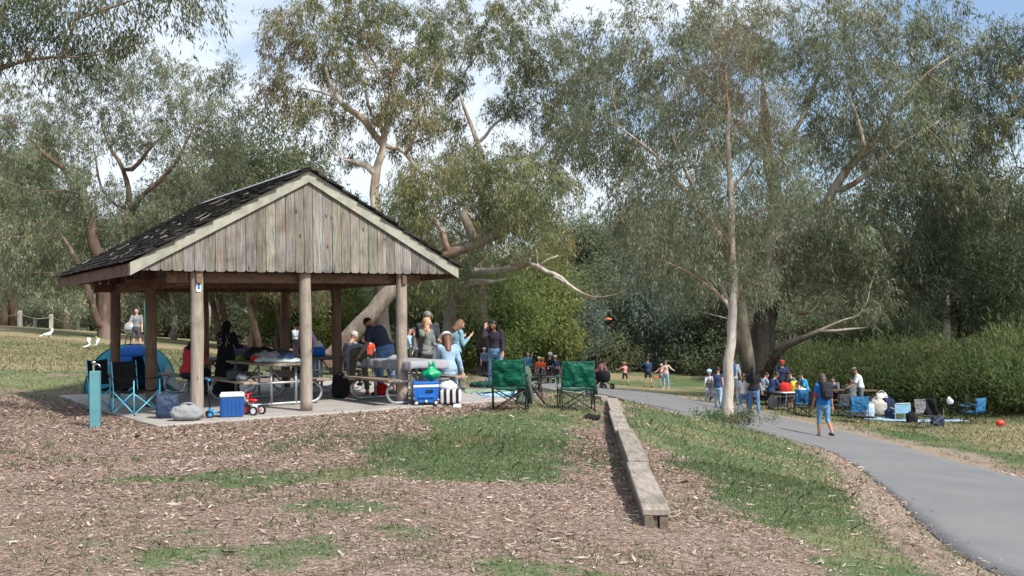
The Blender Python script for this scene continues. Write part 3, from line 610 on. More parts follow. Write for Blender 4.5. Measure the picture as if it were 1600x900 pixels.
def wood_mesh(name, X, par, rad, mat, col0=(1, 1, 1), rmin=.012, sides=6, origin=(0, 0, 0), colf=None, knob=.0, seed=0):
    n = len(X); ch = [[] for _ in range(n)]
    for i, p in enumerate(par):
        if p >= 0: ch[p].append(i)
    T = np.zeros((n, 3)); fr = np.zeros((n, 3)); order = []; st = [i for i, p in enumerate(par) if p < 0]
    V = []; C = []; idx = {}; F = []; base = 0; r = np.random.default_rng(seed); an = np.linspace(0, 2*np.pi, sides, endpoint=False); ca = np.cos(an)[:, None]; sa = np.sin(an)[:, None]
    for root in st: stack = [root]; 
    stack = list(st)
    while stack:
        i = stack.pop(); p = par[i]
        main = max(ch[i], key=lambda c: rad[c]) if ch[i] else None
        a = X[p] if p >= 0 else X[i]; b = X[main] if main is not None else X[i]; t = b-a; l = np.linalg.norm(t); t = t/l if l > 1e-9 else np.array((0, 0, 1.))
        f = fr[p] if p >= 0 else np.array((1., 0, 0)); f = f-t*(f@t); 
        if np.linalg.norm(f) < 1e-3: f = np.cross(t, (0.3, 1, .2))
        f /= np.linalg.norm(f); T[i] = t; fr[i] = f; stack += ch[i]
    def ring(i, rr, t=None):
        nonlocal base
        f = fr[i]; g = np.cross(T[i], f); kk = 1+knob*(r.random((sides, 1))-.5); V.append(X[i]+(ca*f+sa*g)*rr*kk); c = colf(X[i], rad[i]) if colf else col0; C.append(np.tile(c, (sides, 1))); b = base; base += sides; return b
    rb = {}
    for i in range(n):
        if rad[i] >= rmin*.5: rb[i] = ring(i, rad[i])
    for i in range(n):
        p = par[i]
        if p < 0 or i not in rb or p not in rb: continue
        main = max(ch[p], key=lambda c: rad[c]); a = rb[p]
        if i != main:                                   # side branch: own, thinner starting ring inside the parent
            f = fr[i]; g = np.cross(T[i], f); V.append(X[p]+(ca*f+sa*g)*min(rad[i]*1.25, rad[p]*.95)); c = colf(X[i], rad[i]) if colf else col0; C.append(np.tile(c, (sides, 1))); a = base; base += sides
        b = rb[i]
        for k in range(sides): F.append((a+k, a+(k+1) % sides, b+(k+1) % sides, b+k))
        if not ch[i]: F.append(tuple(b+k for k in range(sides)))
    mb = MB(); V = np.concatenate(V)-np.array(origin); mb.v = [V]; mb.n = len(V); mb.f = F; mb.c = [np.concatenate(C)]; mb.mi = [0]*len(F); return mb.mesh(name, mat, True)
def set_radii(X, par, r0=.012, ex=2.3, given=None, seed=0):
    n = len(X); acc = np.zeros(n); rad = np.zeros(n)
    for i in range(n-1, -1, -1):
        rad[i] = max(r0, acc[i]**(1/ex) if acc[i] > 0 else r0)
        if given is not None and i < len(given) and given[i] > 0: rad[i] = given[i]
        if par[i] >= 0: acc[par[i]] += rad[i]**ex if not (given is not None and i < len(given) and given[i] > 0) else 0
    return rad
def limbs_px(limbs, d, step=.5, wob=.06, seed=1):
    """limbs: list of ([(px,py[,dd])...], r0, r1); the first starts at the root, later ones attach to the nearest existing node"""
    r = np.random.default_rng(seed); X = []; par = []; rad = []
    for pts, r0, r1 in limbs:
        P = np.array([atd(q[0], q[1], d+(q[2] if len(q) > 2 else 0)) for q in pts]); L = np.r_[0, np.cumsum(np.linalg.norm(np.diff(P, axis=0), axis=1))]; m = max(3, int(L[-1]/step)+1); t = np.linspace(0, L[-1], m)
        # smooth through the points
        Q = np.stack([np.interp(t, L, P[:, k]) for k in range(3)], 1)
        for _ in range(2): Q[1:-1] = (Q[:-2]+2*Q[1:-1]+Q[2:])/4
        w = r.normal(0, wob, Q.shape); w[0] = 0; w[1:-1] = (w[:-2]+w[1:-1]*2+w[2:])/3 if m > 3 else w[1:-1]; Q = Q+w
        rr = r0+(r1-r0)*(t/L[-1])**.85
        if r1 < .15: rr = rr*(1-.72*ss(.62, 1, t/L[-1]))
        if not X: s = 0; prev = -1
        else:
            D = ((np.array(X)-Q[0])**2).sum(1); prev = int(D.argmin()); s = 1 if D[prev] < (step*1.3)**2 else 0
        for k in range(s, m): X.append(Q[k]); par.append(prev); rad.append(min(rr[k], rad[prev]*1.0) if prev >= 0 and k == s else rr[k]); prev = len(X)-1
    return X, par, rad
def blob_pts(blobs, d, n, seed=0, rz=4.0):
    r = np.random.default_rng(seed); w = np.array([b[2]*b[3] for b in blobs], float); w /= w.sum(); out = []
    for b, k in zip(blobs, r.multinomial(n, w)):
        u = r.normal(0, 1, (k, 3)); u /= np.linalg.norm(u, axis=1)[:, None]; u *= (r.random(k)**.4)[:, None]
        dd = b[4] if len(b) > 4 else 0; c = atd(b[0], b[1], d+dd); s = (d+dd)/F_PX; zr = b[5] if len(b) > 5 else rz
        out.append(c+u*np.array((b[2]*s, zr, b[3]*s)))
    return np.concatenate(out)
bark_pale = bark_mat('pale_gum_bark', [(.25, (.30, .25, .21)), (.5, (.46, .42, .37)), (.75, (.58, .55, .50))], patch=(.24, .17, .13))
bark_white = bark_mat('white_gum_bark', [(.25, (.42, .37, .33)), (.6, (.60, .56, .51)), (.8, (.68, .65, .61))], patch=(.36, .27, .22))
bark_brown = bark_mat('red_brown_bark', [(.25, (.08, .055, .044)), (.5, (.155, .105, .082)), (.8, (.27, .20, .165))], patch=(.22, .16, .13), bump=.9)
bark_grey = bark_mat('grey_bark', [(.25, (.13, .11, .095)), (.5, (.24, .21, .185)), (.8, (.36, .33, .29))], patch=(.16, .11, .085), bump=.9)
bark_dark = bark_mat('dark_bark', [(.25, (.035, .028, .024)), (.6, (.075, .06, .05)), (.8, (.12, .10, .085))], bump=.9)
leafm = leaf_mat('gum_leaf', .52, .42, .45); leafb = leaf_mat('bush_leaf', .55, .6, .2, .35)
GREY = [(0.13, 0.15, 0.098), (0.169, 0.189, 0.117), (0.202, 0.221, 0.137), (0.156, 0.176, 0.104), (0.221, 0.215, 0.13)]
OLIVE = [(0.124, 0.15, 0.078), (0.169, 0.195, 0.091), (0.234, 0.227, 0.098), (0.189, 0.208, 0.104), (0.28, 0.234, 0.111)]
COOL = [(0.094, 0.125, 0.088), (0.125, 0.163, 0.112), (0.163, 0.2, 0.138), (0.138, 0.163, 0.119), (0.213, 0.237, 0.175)]
YEL = [(0.138, 0.181, 0.062), (0.188, 0.225, 0.075), (0.25, 0.263, 0.094), (0.163, 0.213, 0.069)]
DARK_OLD = [(0.058, 0.102, 0.051), (0.08, 0.131, 0.061), (0.109, 0.16, 0.072)]
DARK = [tuple(c*1.0 for c in q) for q in [(.13, .16, .085), (.16, .19, .105), (.19, .22, .13), (.16, .195, .14)]]
BLUE = [(0.106, 0.15, 0.125), (0.15, 0.194, 0.163), (0.188, 0.231, 0.2)]
LUSH = [(0.087, 0.152, 0.051), (0.123, 0.196, 0.065), (0.167, 0.239, 0.08)]
GREY = [tuple(c*1.18 for c in q) for q in GREY]; OLIVE = [tuple(c*1.12 for c in q) for q in OLIVE]
def big_tree(name, label, limbs, d, blobs, natt, nleaf, bark, pal, cat='tree', step=.5, kill=.8, infl=4, rz=4, seed=1, L=.17, Wd=.03, sides=7, spread=.35, wob=.06, colf=None, r0=.011, droop=1.0, twl=.55, flare=1.18, maxn=3600, group=None, extra=None, ex=2.3, bare=None, knob=.12, leafthr=.03, spray=14):
    X, par, rad = limbs_px(limbs, d, step*.8, wob, seed)
    gp = on_ground(limbs[0][0][0][0], d); X[0] = np.array((gp[0], gp[1], gp[2]-.1)) if gp[2]-.1 < X[1][2]-.05 else X[0]-(0, 0, .3)
    base = X[0].copy(); base[2] = gp[2]
    m = len(X)
    for i in range(m):                                  # root flare
        h = X[i][2]-base[2]
        if h < .8: rad[i] *= 1+(flare-1)*(1-max(h, 0)/.8)**2
    att = blob_pts(blobs, d, natt, seed, rz); n_given = len(X)
    X, par = colonize(X, par, att, step, kill, infl, 70, seed, maxn)
    R_ = set_radii(X, par, r0, ex, rad)
    # never thicker than the parent
    for i in range(len(X)):
        if par[i] >= 0: R_[i] = min(R_[i], R_[par[i]]*(1.0))
    org = np.array((base[0], base[1], base[2])); root = empty(name, org, 0, label, cat, group)
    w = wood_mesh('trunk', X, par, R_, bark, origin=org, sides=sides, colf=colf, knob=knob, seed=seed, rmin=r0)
    link(bpy.data.objects.new('trunk', w), root)
    thin = np.where((R_ < leafthr) & (np.arange(len(X)) >= n_given*0))[0]; thin = thin[thin >= n_given] if (thin >= n_given).sum() > 20 else thin
    dirs = X[thin]-X[par[thin]]; dirs /= (np.linalg.norm(dirs, axis=1)[:, None]+1e-9)
    lm = euc_leaves('crown', X[thin]-org, dirs, nleaf, L, Wd, pal, leafm, spread=spread, seed=seed, droop=droop, twl=twl, spray=spray)
    link(bpy.data.objects.new('crown', lm), root); return root
def gcol(px, py, d): return None
# --- the slender young gum in front of the path
_b = hit(1137, 661); D7 = _b[1]
def c_t7(p, r):
    k = .66+.3*float(fbm(np.array([p[2]*.9]), np.array([p[0]]), 1.3, 3)[0]); return (k, k*.97, k*.94) if r > .05 else (.58, .45, .38)
big_tree('slender_gum_tree', 'slender pale young gum tree with leafy sprouts at its foot beside the path', [
    ([(1137, 664), (1137, 640), (1139, 590), (1143, 520), (1145, 470), (1144, 400), (1141, 330), (1139, 260), (1137, 190), (1133, 120), (1128, 60, .3), (1126, -40, .3)], .145, .02),
    ([(1144, 482), (1120, 455), (1085, 432), (1050, 413), (1010, 402), (985, 396)], .055, .018),
    ([(1146, 480), (1158, 450), (1166, 430)], .03, .012), ([(1141, 500), (1120, 492), (1096, 486)], .02, .01),
    ([(1141, 300), (1165, 265), (1190, 235, -.5), (1215, 215, -.6)], .035, .012), ([(1140, 270), (1115, 225), (1095, 190, .6), (1070, 160, .8)], .035, .012),
    ([(1139, 215), (1165, 170), (1185, 140)], .03, .01), ([(1143, 380), (1115, 345), (1080, 320, -.5), (1040, 305, -.8)], .03, .01), ([(1143, 360), (1175, 335), (1210, 318, .6), (1235, 315, .8)], .03, .01)], D7,
    [(1130, 90, 75, 80, 0, 1.3), (1075, 160, 70, 60, 0, 1.3), (1185, 180, 65, 70, 0, 1.3), (1060, 290, 90, 70, 0, 1.5), (1205, 290, 80, 80, 0, 1.5), (1120, 380, 110, 60, 0, 1.4), (1010, 380, 70, 50, 0, 1.1), (1180, 430, 60, 50, 0, 1.2)],
    460, 34000, bark_white, GREY+[(.21, .17, .11)], step=.24, kill=.36, infl=2.2, seed=11, L=.13, Wd=.019, sides=10, spread=.16, wob=.02, colf=c_t7, r0=.005, twl=.45, knob=.05, maxn=2600, flare=1.3, leafthr=.016, spray=10)
# --- the big many-stemmed river gum on the right
_b = hit(1188, 603); D6 = 43.0
big_tree('river_gum_tree', 'huge spreading gum tree with several pale stems behind the right picnic tables', [
    ([(1186, 606), (1187, 590), (1190, 560), (1194, 520), (1200, 480), (1206, 430), (1212, 380, .5), (1214, 330, 1), (1205, 270, 1), (1196, 200, 1.5), (1192, 120, 2), (1188, 40, 2)], .62, .10),
    ([(1180, 600, -.4), (1172, 565, -.6), (1166, 530, -.8), (1163, 490, -1), (1158, 455, -1), (1140, 400, -1.4), (1100, 330, -2), (1070, 270, -2.5), (1040, 180, -3)], .26, .07),
    ([(1176, 595, -.2), (1160, 560, 0), (1152, 530, .3), (1148, 500, .6), (1125, 430, 1.2), (1060, 380, 2)], .20, .06),
    ([(1196, 600, -.5), (1203, 575, -1), (1222, 545, -1.6), (1250, 528, -2), (1280, 523, -2.4), (1297, 510, -2.6), (1312, 497, -2.8), (1340, 496, -3)], .25, .06),
    ([(1285, 522, -2.4), (1310, 518, -2.7), (1335, 514, -3), (1352, 510, -3)], .09, .03),
    ([(1212, 470, -.3), (1225, 480, -1), (1245, 490, -1.4), (1270, 496, -1.8), (1283, 488, -2), (1282, 478, -2)], .15, .06),
    ([(1212, 400, 0), (1220, 375, -.4), (1245, 365, -1), (1268, 360, -1.4), (1285, 330, -1.8), (1297, 300, -2), (1320, 262, -2.2), (1352, 238, -2.4), (1380, 215, -2.6), (1400, 160, -3), (1405, 110, -3)], .30, .08),
    ([(1297, 300, -2), (1318, 300, -2.4), (1345, 285, -2.8), (1370, 255, -3), (1420, 215, -3.4), (1470, 190, -4)], .14, .04),
    ([(1205, 270, 1), (1240, 205, 1.5), (1262, 170, 1.8), (1290, 100, 2.2), (1300, 30, 2.4)], .15, .05), ([(1200, 240, 1), (1165, 200, 1), (1120, 165, .6), (1085, 120, 0), (1040, 60, 0)], .15, .05),
    ([(1352, 238, -2.4), (1345, 190, -2), (1320, 140, -1.5), (1310, 110, -1)], .09, .03), ([(1100, 330, -2), (1040, 260, -2.5), (990, 215, -3), (950, 190, -3.5)], .10, .04),
    ([(1400, 160, -3), (1450, 110, -3), (1500, 80, -3)], .07, .03)], D6,
    [(1000, 90, 110, 100), (1120, 60, 110, 90), (1250, 60, 120, 90), (1380, 70, 120, 90), (1480, 110, 90, 80), (960, 220, 100, 90), (1060, 230, 90, 80), (1400, 200, 130, 80), (1500, 220, 80, 80), (1300, 190, 70, 60),
     (1000, 340, 90, 60), (1330, 390, 120, 80, 0, 2.4), (1440, 360, 90, 90, .5, 2.6), (1400, 450, 95, 50, .5, 1.6), (1490, 330, 60, 80, 1), (1270, 430, 80, 50, -1, 1.6), (1215, 320, 70, 60, -3, 1.4), (1290, 330, 60, 50, -3.4, 1.3), (1180, 440, 45, 35, -2.4, .9), (1380, 260, 60, 50, -3.4, 1.3), (1240, 250, 60, 50, -2, 1.4), (1440, 200, 75, 50, -5, 1.3), (1395, 140, 60, 45, -4.6, 1.3), (1480, 260, 60, 45, -3, 1.4), (1040, 430, 70, 50), (1150, 180, 70, 60), (940, 120, 60, 60)],
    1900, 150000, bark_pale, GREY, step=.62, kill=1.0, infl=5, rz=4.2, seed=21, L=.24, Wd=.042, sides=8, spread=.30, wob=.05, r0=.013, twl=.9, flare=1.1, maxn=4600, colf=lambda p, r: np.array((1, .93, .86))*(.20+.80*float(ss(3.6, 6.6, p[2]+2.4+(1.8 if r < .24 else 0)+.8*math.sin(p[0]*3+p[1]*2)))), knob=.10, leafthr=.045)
# --- tall pale gum behind the shelter roof
big_tree('tall_gum_tree', 'tall pale gum rising behind the shelter ridge with open bronze-green crown', [
    ([(604, 575), (600, 520), (595, 440), (588, 360), (585, 300), (588, 262), (597, 225), (605, 195), (607, 165), (600, 130), (585, 100), (572, 70)], .40, .08),
    ([(588, 268), (570, 255), (552, 250), (536, 252)], .20, .12), ([(597, 222), (575, 195), (552, 175, -.5), (530, 160, -1), (512, 125, -1), (500, 85, -1), (496, 60, -1)], .20, .05),
    ([(530, 158, -1), (500, 140, -1), (470, 142, -1), (450, 135, -1)], .08, .03), ([(600, 205), (580, 170, 1), (570, 130, 1), (560, 110, 1)], .09, .04),
    ([(610, 230), (635, 235, .5), (648, 260, .6), (665, 285, .8), (672, 290, .8)], .11, .06), ([(640, 233), (650, 200), (665, 150), (680, 110), (690, 90)], .08, .03)], 46,
    [(480, 40, 75, 60), (440, 80, 45, 45), (570, 60, 80, 70), (620, 110, 70, 60), (520, 110, 70, 50), (450, 150, 50, 40), (660, 70, 60, 60), (500, 190, 60, 40), (640, 180, 60, 50), (425, 130, 30, 50), (560, 10, 90, 40), (540, 220, 30, 30)],
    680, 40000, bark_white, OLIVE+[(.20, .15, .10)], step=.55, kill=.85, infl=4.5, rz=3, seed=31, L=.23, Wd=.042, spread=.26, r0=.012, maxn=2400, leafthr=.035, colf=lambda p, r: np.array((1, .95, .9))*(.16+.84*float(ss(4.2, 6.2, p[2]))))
# --- next gum to the right of it
big_tree('gum_tree', 'tall gum with S-shaped bare pale trunk in the middle of the skyline', [
    ([(755, 570, 2), (752, 500), (750, 420), (752, 340), (755, 270), (750, 235), (742, 205), (728, 180), (720, 150), (718, 128), (722, 100), (735, 60)], .36, .07),
    ([(718, 130), (700, 112), (685, 100), (670, 85)], .09, .03), ([(719, 128), (733, 100), (745, 85), (765, 70)], .09, .03), ([(748, 225), (770, 195), (800, 180), (830, 150)], .10, .04),
    ([(752, 330), (790, 300), (820, 260), (850, 225), (880, 200)], .15, .05), ([(752, 360), (720, 320), (700, 290), (680, 270)], .12, .05)], 52,
    [(720, 40, 80, 60), (790, 60, 70, 60), (850, 70, 70, 60), (700, 110, 50, 45), (820, 150, 80, 60), (880, 180, 60, 70), (850, 260, 80, 60), (700, 260, 60, 45), (760, 10, 90, 40), (900, 100, 50, 50), (790, 320, 70, 60), (690, 180, 40, 30)],
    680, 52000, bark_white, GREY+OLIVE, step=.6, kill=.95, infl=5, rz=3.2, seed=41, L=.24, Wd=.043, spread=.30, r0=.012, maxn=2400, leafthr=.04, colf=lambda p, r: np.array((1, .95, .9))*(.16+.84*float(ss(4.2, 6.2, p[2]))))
# --- old leaning tree behind the shelter
big_tree('leaning_gum_tree', 'old leaning gum with thick grey trunk seen through the shelter and snapped stub limb', [
    ([(505, 578), (528, 550), (558, 515), (588, 480), (618, 450), (648, 425, .5), (680, 402, .5), (712, 392, .5), (738, 383, .5), (760, 372, .3), (779, 366, .2)], .40, .17),
    ([(742, 384, .4), (736, 362, 0), (728, 345, 0), (725, 332, 0)], .19, .16),
    ([(600, 462), (640, 430, 1.5), (662, 380, 2), (668, 345, 2.4), (695, 322, 2.5), (720, 318, 2.5)], .17, .06),
    ([(700, 395), (690, 350, 1), (640, 320, 1.5), (620, 290, 2)], .12, .05)], 36,
    [(640, 310, 55, 45, 2), (700, 290, 70, 50, 2), (780, 320, 80, 50, 1), (830, 330, 60, 40, 0), (640, 360, 40, 30, 2), (840, 290, 60, 40, 0), (760, 260, 60, 40, 2), (690, 450, 40, 25, 2)],
    460, 34000, bark_grey, OLIVE, step=.5, kill=.8, infl=5, rz=2.4, seed=51, L=.20, Wd=.036, spread=.28, sides=10, r0=.012, flare=1.1, maxn=1800, knob=.16, wob=.02, colf=lambda p, r: np.array((1, .95, .88))*(.95 if r > .15 else 1.2))
big_tree('stout_gum_tree', 'stout brown gum right of the shelter with long bare pale branch reaching right', [
    ([(690, 566), (693, 540), (699, 505), (704, 470), (715, 440), (735, 425)], .40, .22),
    ([(712, 448), (740, 440, -1), (770, 442, -1.4), (790, 436, -1.6)], .16, .09),
    ([(735, 425), (775, 422, -1), (805, 420, -1.4), (815, 412, -1.6), (840, 410, -1.8), (862, 425, -2), (885, 440, -2), (905, 458, -2.2), (925, 468, -2.2), (947, 472, -2.2), (960, 464, -2.2), (985, 452, -2.4)], .16, .022),
    ([(812, 412, -1.6), (808, 395, -1.6), (795, 380, -1.6)], .06, .02), ([(838, 410, -1.8), (833, 392, -1.8), (832, 380, -1.8), (842, 373, -1.8)], .05, .015), ([(840, 411, -1.8), (862, 405, -2), (885, 390, -2)], .04, .015), ([(885, 440, -2), (870, 430, -2), (858, 426, -2)], .04, .02),
    ([(704, 470), (680, 440, 1), (665, 410, 1)], .2, .08), ([(925, 468, -2.2), (922, 455, -2.2), (928, 440, -2.2)], .02, .008)], 40,
    [(720, 470, 45, 30, 1), (680, 420, 50, 30, 2), (740, 400, 40, 25, 1.5), (790, 400, 40, 22, .5), (860, 370, 50, 35, 0)],
    200, 10000, bark_pale, OLIVE, step=.45, kill=.75, infl=4, rz=1.8, seed=61, L=.18, Wd=.032, spread=.28, r0=.012, maxn=1000, wob=.07, colf=lambda p, r: np.array((1, 1, 1))*(.4 if r > .19 else 1))
# --- broad brown-limbed gum on the left
big_tree('broad_gum_tree', 'broad gum with twisting brown limbs filling the left side behind the rope fence', [
    ([(168, 528), (166, 505), (163, 470), (160, 430), (150, 390), (140, 350), (132, 310), (128, 290)], .46, .20),
    ([(160, 520, -.3), (150, 490, -.5), (140, 450, -.8), (120, 400, -1), (92, 365, -1.2), (70, 345, -1.4)], .22, .08),
    ([(132, 310), (115, 285, -.5), (105, 265, -1), (100, 258, -1), (80, 248, -1.2), (62, 235, -1.5), (40, 212, -1.5), (20, 190, -2)], .18, .06),
    ([(165, 440), (180, 400, .5), (200, 370, .5), (203, 330, .5), (200, 290, .6), (195, 265, .8), (178, 240, 1), (165, 220, 1), (155, 170, 1)], .25, .06),
    ([(198, 270, .7), (220, 258, 0), (228, 240, 0), (240, 222, -.5), (262, 205, -.5), (282, 190, -.5)], .13, .05),
    ([(202, 350, .5), (215, 310, 0), (245, 285, 0), (270, 262, -.5), (285, 250, -.5), (292, 222, -1), (303, 200, -1), (306, 160, -1)], .16, .05),
    ([(130, 300), (90, 300, -.5), (60, 302, -1), (40, 300, -1)], .08, .03), ([(195, 330, .5), (160, 300, 1.5), (150, 260, 2), (145, 200, 2)], .09, .04)], 50,
    [(60, 160, 90, 60), (160, 120, 90, 55), (250, 120, 90, 50), (320, 150, 60, 50), (40, 260, 70, 60), (150, 210, 90, 50), (260, 210, 90, 50), (350, 210, 50, 50), (300, 300, 80, 50), (80, 340, 80, 50), (200, 110, 120, 35), (20, 420, 60, 50), (100, 430, 60, 35), (230, 340, 60, 40), (360, 130, 40, 40), (20, 200, 60, 60), (50, 380, 80, 70, -2), (150, 300, 70, 50, -2), (260, 380, 70, 50, 0), (10, 330, 50, 60, -2), (120, 470, 50, 20, -2), (240, 470, 40, 20, 0)],
    1250, 80000, bark_brown, GREY, step=.62, kill=1.0, infl=5, rz=3.6, seed=71, L=.23, Wd=.040, spread=.32, r0=.014, maxn=3600, leafthr=.04, colf=lambda p, r: (1, 1, 1) if r > .12 else (1.35, 1.35, 1.35))
# --- overhanging branch, top left
big_tree('overhanging_gum_tree', 'near gum at the left edge reaching one leafy branch over the top left corner', [
    ([(-420, 700), (-400, 560), (-370, 420), (-310, 310, .3), (-200, 210, .3), (-100, 150), (-10, 108), (40, 90), (95, 88), (140, 92), (170, 82), (200, 72), (222, 60)], .26, .010),
    ([(40, 92), (55, 75, .2), (62, 66, .2)], .05, .02), ([(92, 90), (108, 62, -.2), (120, 25, -.3), (130, -20, -.3)], .035, .015), ([(100, 35, -.3), (140, 22, -.3), (180, 10, -.4), (230, -10, -.4)], .028, .012),
    ([(-100, 150), (-60, 80, .5), (0, 20, .5), (60, -60, .5)], .07, .03), ([(222, 60), (224, 80), (224, 108)], .008, .004), ([(222, 60), (250, 54), (262, 52)], .006, .003)], 14.5,
    [(20, 20, 60, 45, 0, 1), (90, 20, 60, 40, 0, 1), (170, 10, 60, 35, 0, 1), (250, -10, 60, 35, 0, .9), (310, 10, 32, 30, 0, .7), (60, 60, 50, 30, 0, .8), (130, 60, 45, 22, 0, .7), (10, 60, 35, 35, 0, .8), (150, 100, 25, 10, 0, .5), (75, 110, 22, 14, 0, .5), (290, 40, 22, 16, 0, .5), (-200, 60, 120, 80, 0, 1.5)],
    620, 17000, bark_mat('branch_bark', [(.25, (.15, .10, .08)), (.6, (.30, .22, .18)), (.8, (.42, .34, .29))]), [(.055, .08, .035), (.08, .11, .05), (.12, .15, .075), (.16, .17, .09)], step=.17, kill=.26, infl=1.6, seed=81, L=.115, Wd=.021, sides=8, spread=.09, wob=.012, r0=.003, twl=.26, maxn=2600, knob=.04, leafthr=.011, flare=1.2, spray=9)
# ---------------------------------------------------------------- bushy trees: proto meshes shared by copies
def bushy_meshes(seed, h, rad, n, pal, L=.34, Wd=.10, low=.25, nl=22, bark=bark_grey, droop=.5, stems=1, lean=.6, lobe=.30, mat=None):
    r = np.random.default_rng(seed); lobes = []
    for i in range(nl):
        u = r.normal(0, 1, 3); u /= np.linalg.norm(u); u *= r.random()**.35; t = (u[2]+1)/2
        lobes.append((np.array((u[0]*rad*(1-.25*t), u[1]*rad*(1-.25*t), h*(low+(1-low)*(t*.86+.04)))), rad*r.uniform(.6, 1.25)*lobe*1.25))
    w = np.array([b[1]**2 for b in lobes]); w /= w.sum(); k = r.choice(nl, n//8, p=w)
    c = np.array([lobes[i][0] for i in k]); q = np.array([lobes[i][1] for i in k]); u = r.normal(0, 1, (len(k), 3)); u /= np.linalg.norm(u, axis=1)[:, None]
    o = c+u*(q*r.uniform(.55, 1.1, len(k)))[:, None]*np.array((1, 1, .8)); o[:, 2] = np.maximum(o[:, 2], .15)
    pal = np.array(pal); tint = r.uniform(.75, 1.25, nl)
    P = np.repeat(o, 8, 0)+r.normal(0, L*.9, (len(o)*8, 3)); N = len(P)
    d = np.repeat(u, 8, 0)*.6+r.normal(0, .6, (N, 3)); d[:, 2] -= droop; d /= np.linalg.norm(d, axis=1)[:, None]; s = np.cross(d, r.normal(0, 1, (N, 3))); s /= np.linalg.norm(s, axis=1)[:, None]
    l = (L*r.uniform(.6, 1.3, N))[:, None]; w_ = (Wd*r.uniform(.6, 1.3, N))[:, None]
    V = np.stack([P, P+d*l*.45+s*w_*.5, P+d*l, P+d*l*.45-s*w_*.5], 1)
    C = np.repeat(pal[r.integers(0, len(pal), len(o))]*tint[k][:, None], 8, 0)*r.uniform(.7, 1.3, (N, 1))
    crown = quads_mesh('crown', V, C, mat or leafb)
    mb = MB()
    for sidx in range(stems):
        a = r.uniform(0, 6.28); b0 = np.array((np.cos(a), np.sin(a), 0))*(.12*stems*.5 if stems > 1 else 0); top = np.array((r.normal(0, rad*.3), r.normal(0, rad*.3), h*.8)); r0 = h*.017/(stems**.4)+.03
        zz = np.linspace(0, 1, 9)[:, None]; pts = b0+(top-b0)*zz+np.c_[np.sin(zz*4+a)*h*.02, np.cos(zz*5+a)*h*.02, zz*0]; pts[0, 2] = -.15; mb.tube(pts, np.linspace(r0*1.3, r0*.3, 9), 7)
        for i in r.choice(nl, min(6, nl), replace=False):
            t = r.uniform(.35, .8); p = b0+(top-b0)*t; e = lobes[i][0]; m = (p+e)/2+np.array((0, 0, -.08*h*r.random())); mb.tube([p, p*.6+m*.4, m, e], [r0*.55*(1-t*.5), r0*.4*(1-t*.4), r0*.3, r0*.12], 5)
    trunk = mb.mesh('trunk', bark, True); return trunk, crown
BLUE = [tuple(c*1.08 for c in q) for q in BLUE]
PROTO = {}
def proto(k, **a): PROTO[k] = bushy_meshes(**a)
proto('gum', seed=101, h=14, rad=4.6, n=22000, pal=GREY, L=.42, Wd=.09, low=.30, nl=34, bark=bark_pale, droop=.9, lobe=.26)
proto('gum2', seed=102, h=16, rad=5.2, n=24000, pal=GREY+OLIVE, L=.42, Wd=.09, low=.28, nl=40, bark=bark_brown, droop=.9, lobe=.24, stems=2)
proto('wattle', seed=103, h=8, rad=3.6, n=20000, pal=YEL, L=.30, Wd=.09, low=.06, nl=36, bark=bark_dark, droop=.3, stems=3, lobe=.30)
proto('dark', seed=104, h=9, rad=3.8, n=20000, pal=DARK, L=.32, Wd=.10, low=.05, nl=34, bark=bark_dark, droop=.4, stems=2, lobe=.30)
proto('blue', seed=105, h=8, rad=3.4, n=18000, pal=BLUE, L=.30, Wd=.08, low=.04, nl=32, bark=bark_grey, droop=.6, stems=2, lobe=.30)
proto('shrub', seed=106, h=3.0, rad=2.6, n=26000, pal=[(.13, .175, .055), (.175, .225, .075), (.215, .25, .095), (.25, .265, .13), (.09, .12, .055)], L=.24, Wd=.035, low=.10, nl=26, bark=bark_dark, droop=-.9, stems=4, lobe=.34)
proto('scrub', seed=107, h=2.4, rad=2.2, n=9000, pal=DARK+GREY, L=.22, Wd=.06, low=.08, nl=18, bark=bark_grey, droop=.1, stems=4, lobe=.34)
proto('acacia', seed=108, h=8.5, rad=3.3, n=30000, pal=[(.075, .105, .06), (.10, .135, .075), (.13, .165, .10), (.17, .20, .12)], L=.22, Wd=.05, low=.28, nl=30, bark=bark_dark, droop=.2, stems=1, lobe=.27)
def plant(kind, name, px, d, sc, label, cat='tree', group=None, sz=1.0, rz=None, tall=None, dy=0):
    p = on_ground(px, d); root = empty(name, p-(0, 0, .05), rng.uniform(0, 6.28) if rz is None else rz, label, cat, group)
    t, c = PROTO[kind]; root.scale = (sc, sc, sc*sz)
    for nm, me in (('trunk', t), ('crown', c)): link(bpy.data.objects.new(nm, me), root)
    return root
# right side
plant('acacia', 'acacia_tree', 1527, 45, 1.15, 'dark feathery acacia with a thin crooked dark trunk at the right')
plant('acacia', 'acacia_tree', 1602, 48, 1.35, 'pale-topped feathery acacia at the right edge of the photo')
plant('acacia', 'acacia_tree', 1440, 58, .85, 'feathery acacia between the white-trunked gum and the big gum')
for px, d, s, z, lb in [(1285, 42.5, .85, .9, 'rounded green bush just right of the big gum trunk'), (1345, 41.5, .95, .82, 'bright green broom bush behind the man in the white tee'), (1408, 40.5, .9, .95, 'wide green broom bush behind the pale blue lawn chair'),
    (1470, 40, .95, .9, 'green broom bush behind the folded grey camp chair'), (1540, 38, 1.0, .8, 'dark green bush behind the blue camp chair at the far right'), (1600, 39, 1.1, .95, 'dark bush at the right edge behind the red ball'), (1240, 46, .9, .8, 'low green bush behind the man in the red cap')]:
    plant('shrub', 'bush', px, d, s, lb, 'bush', 'bushes behind the right picnic area', z)
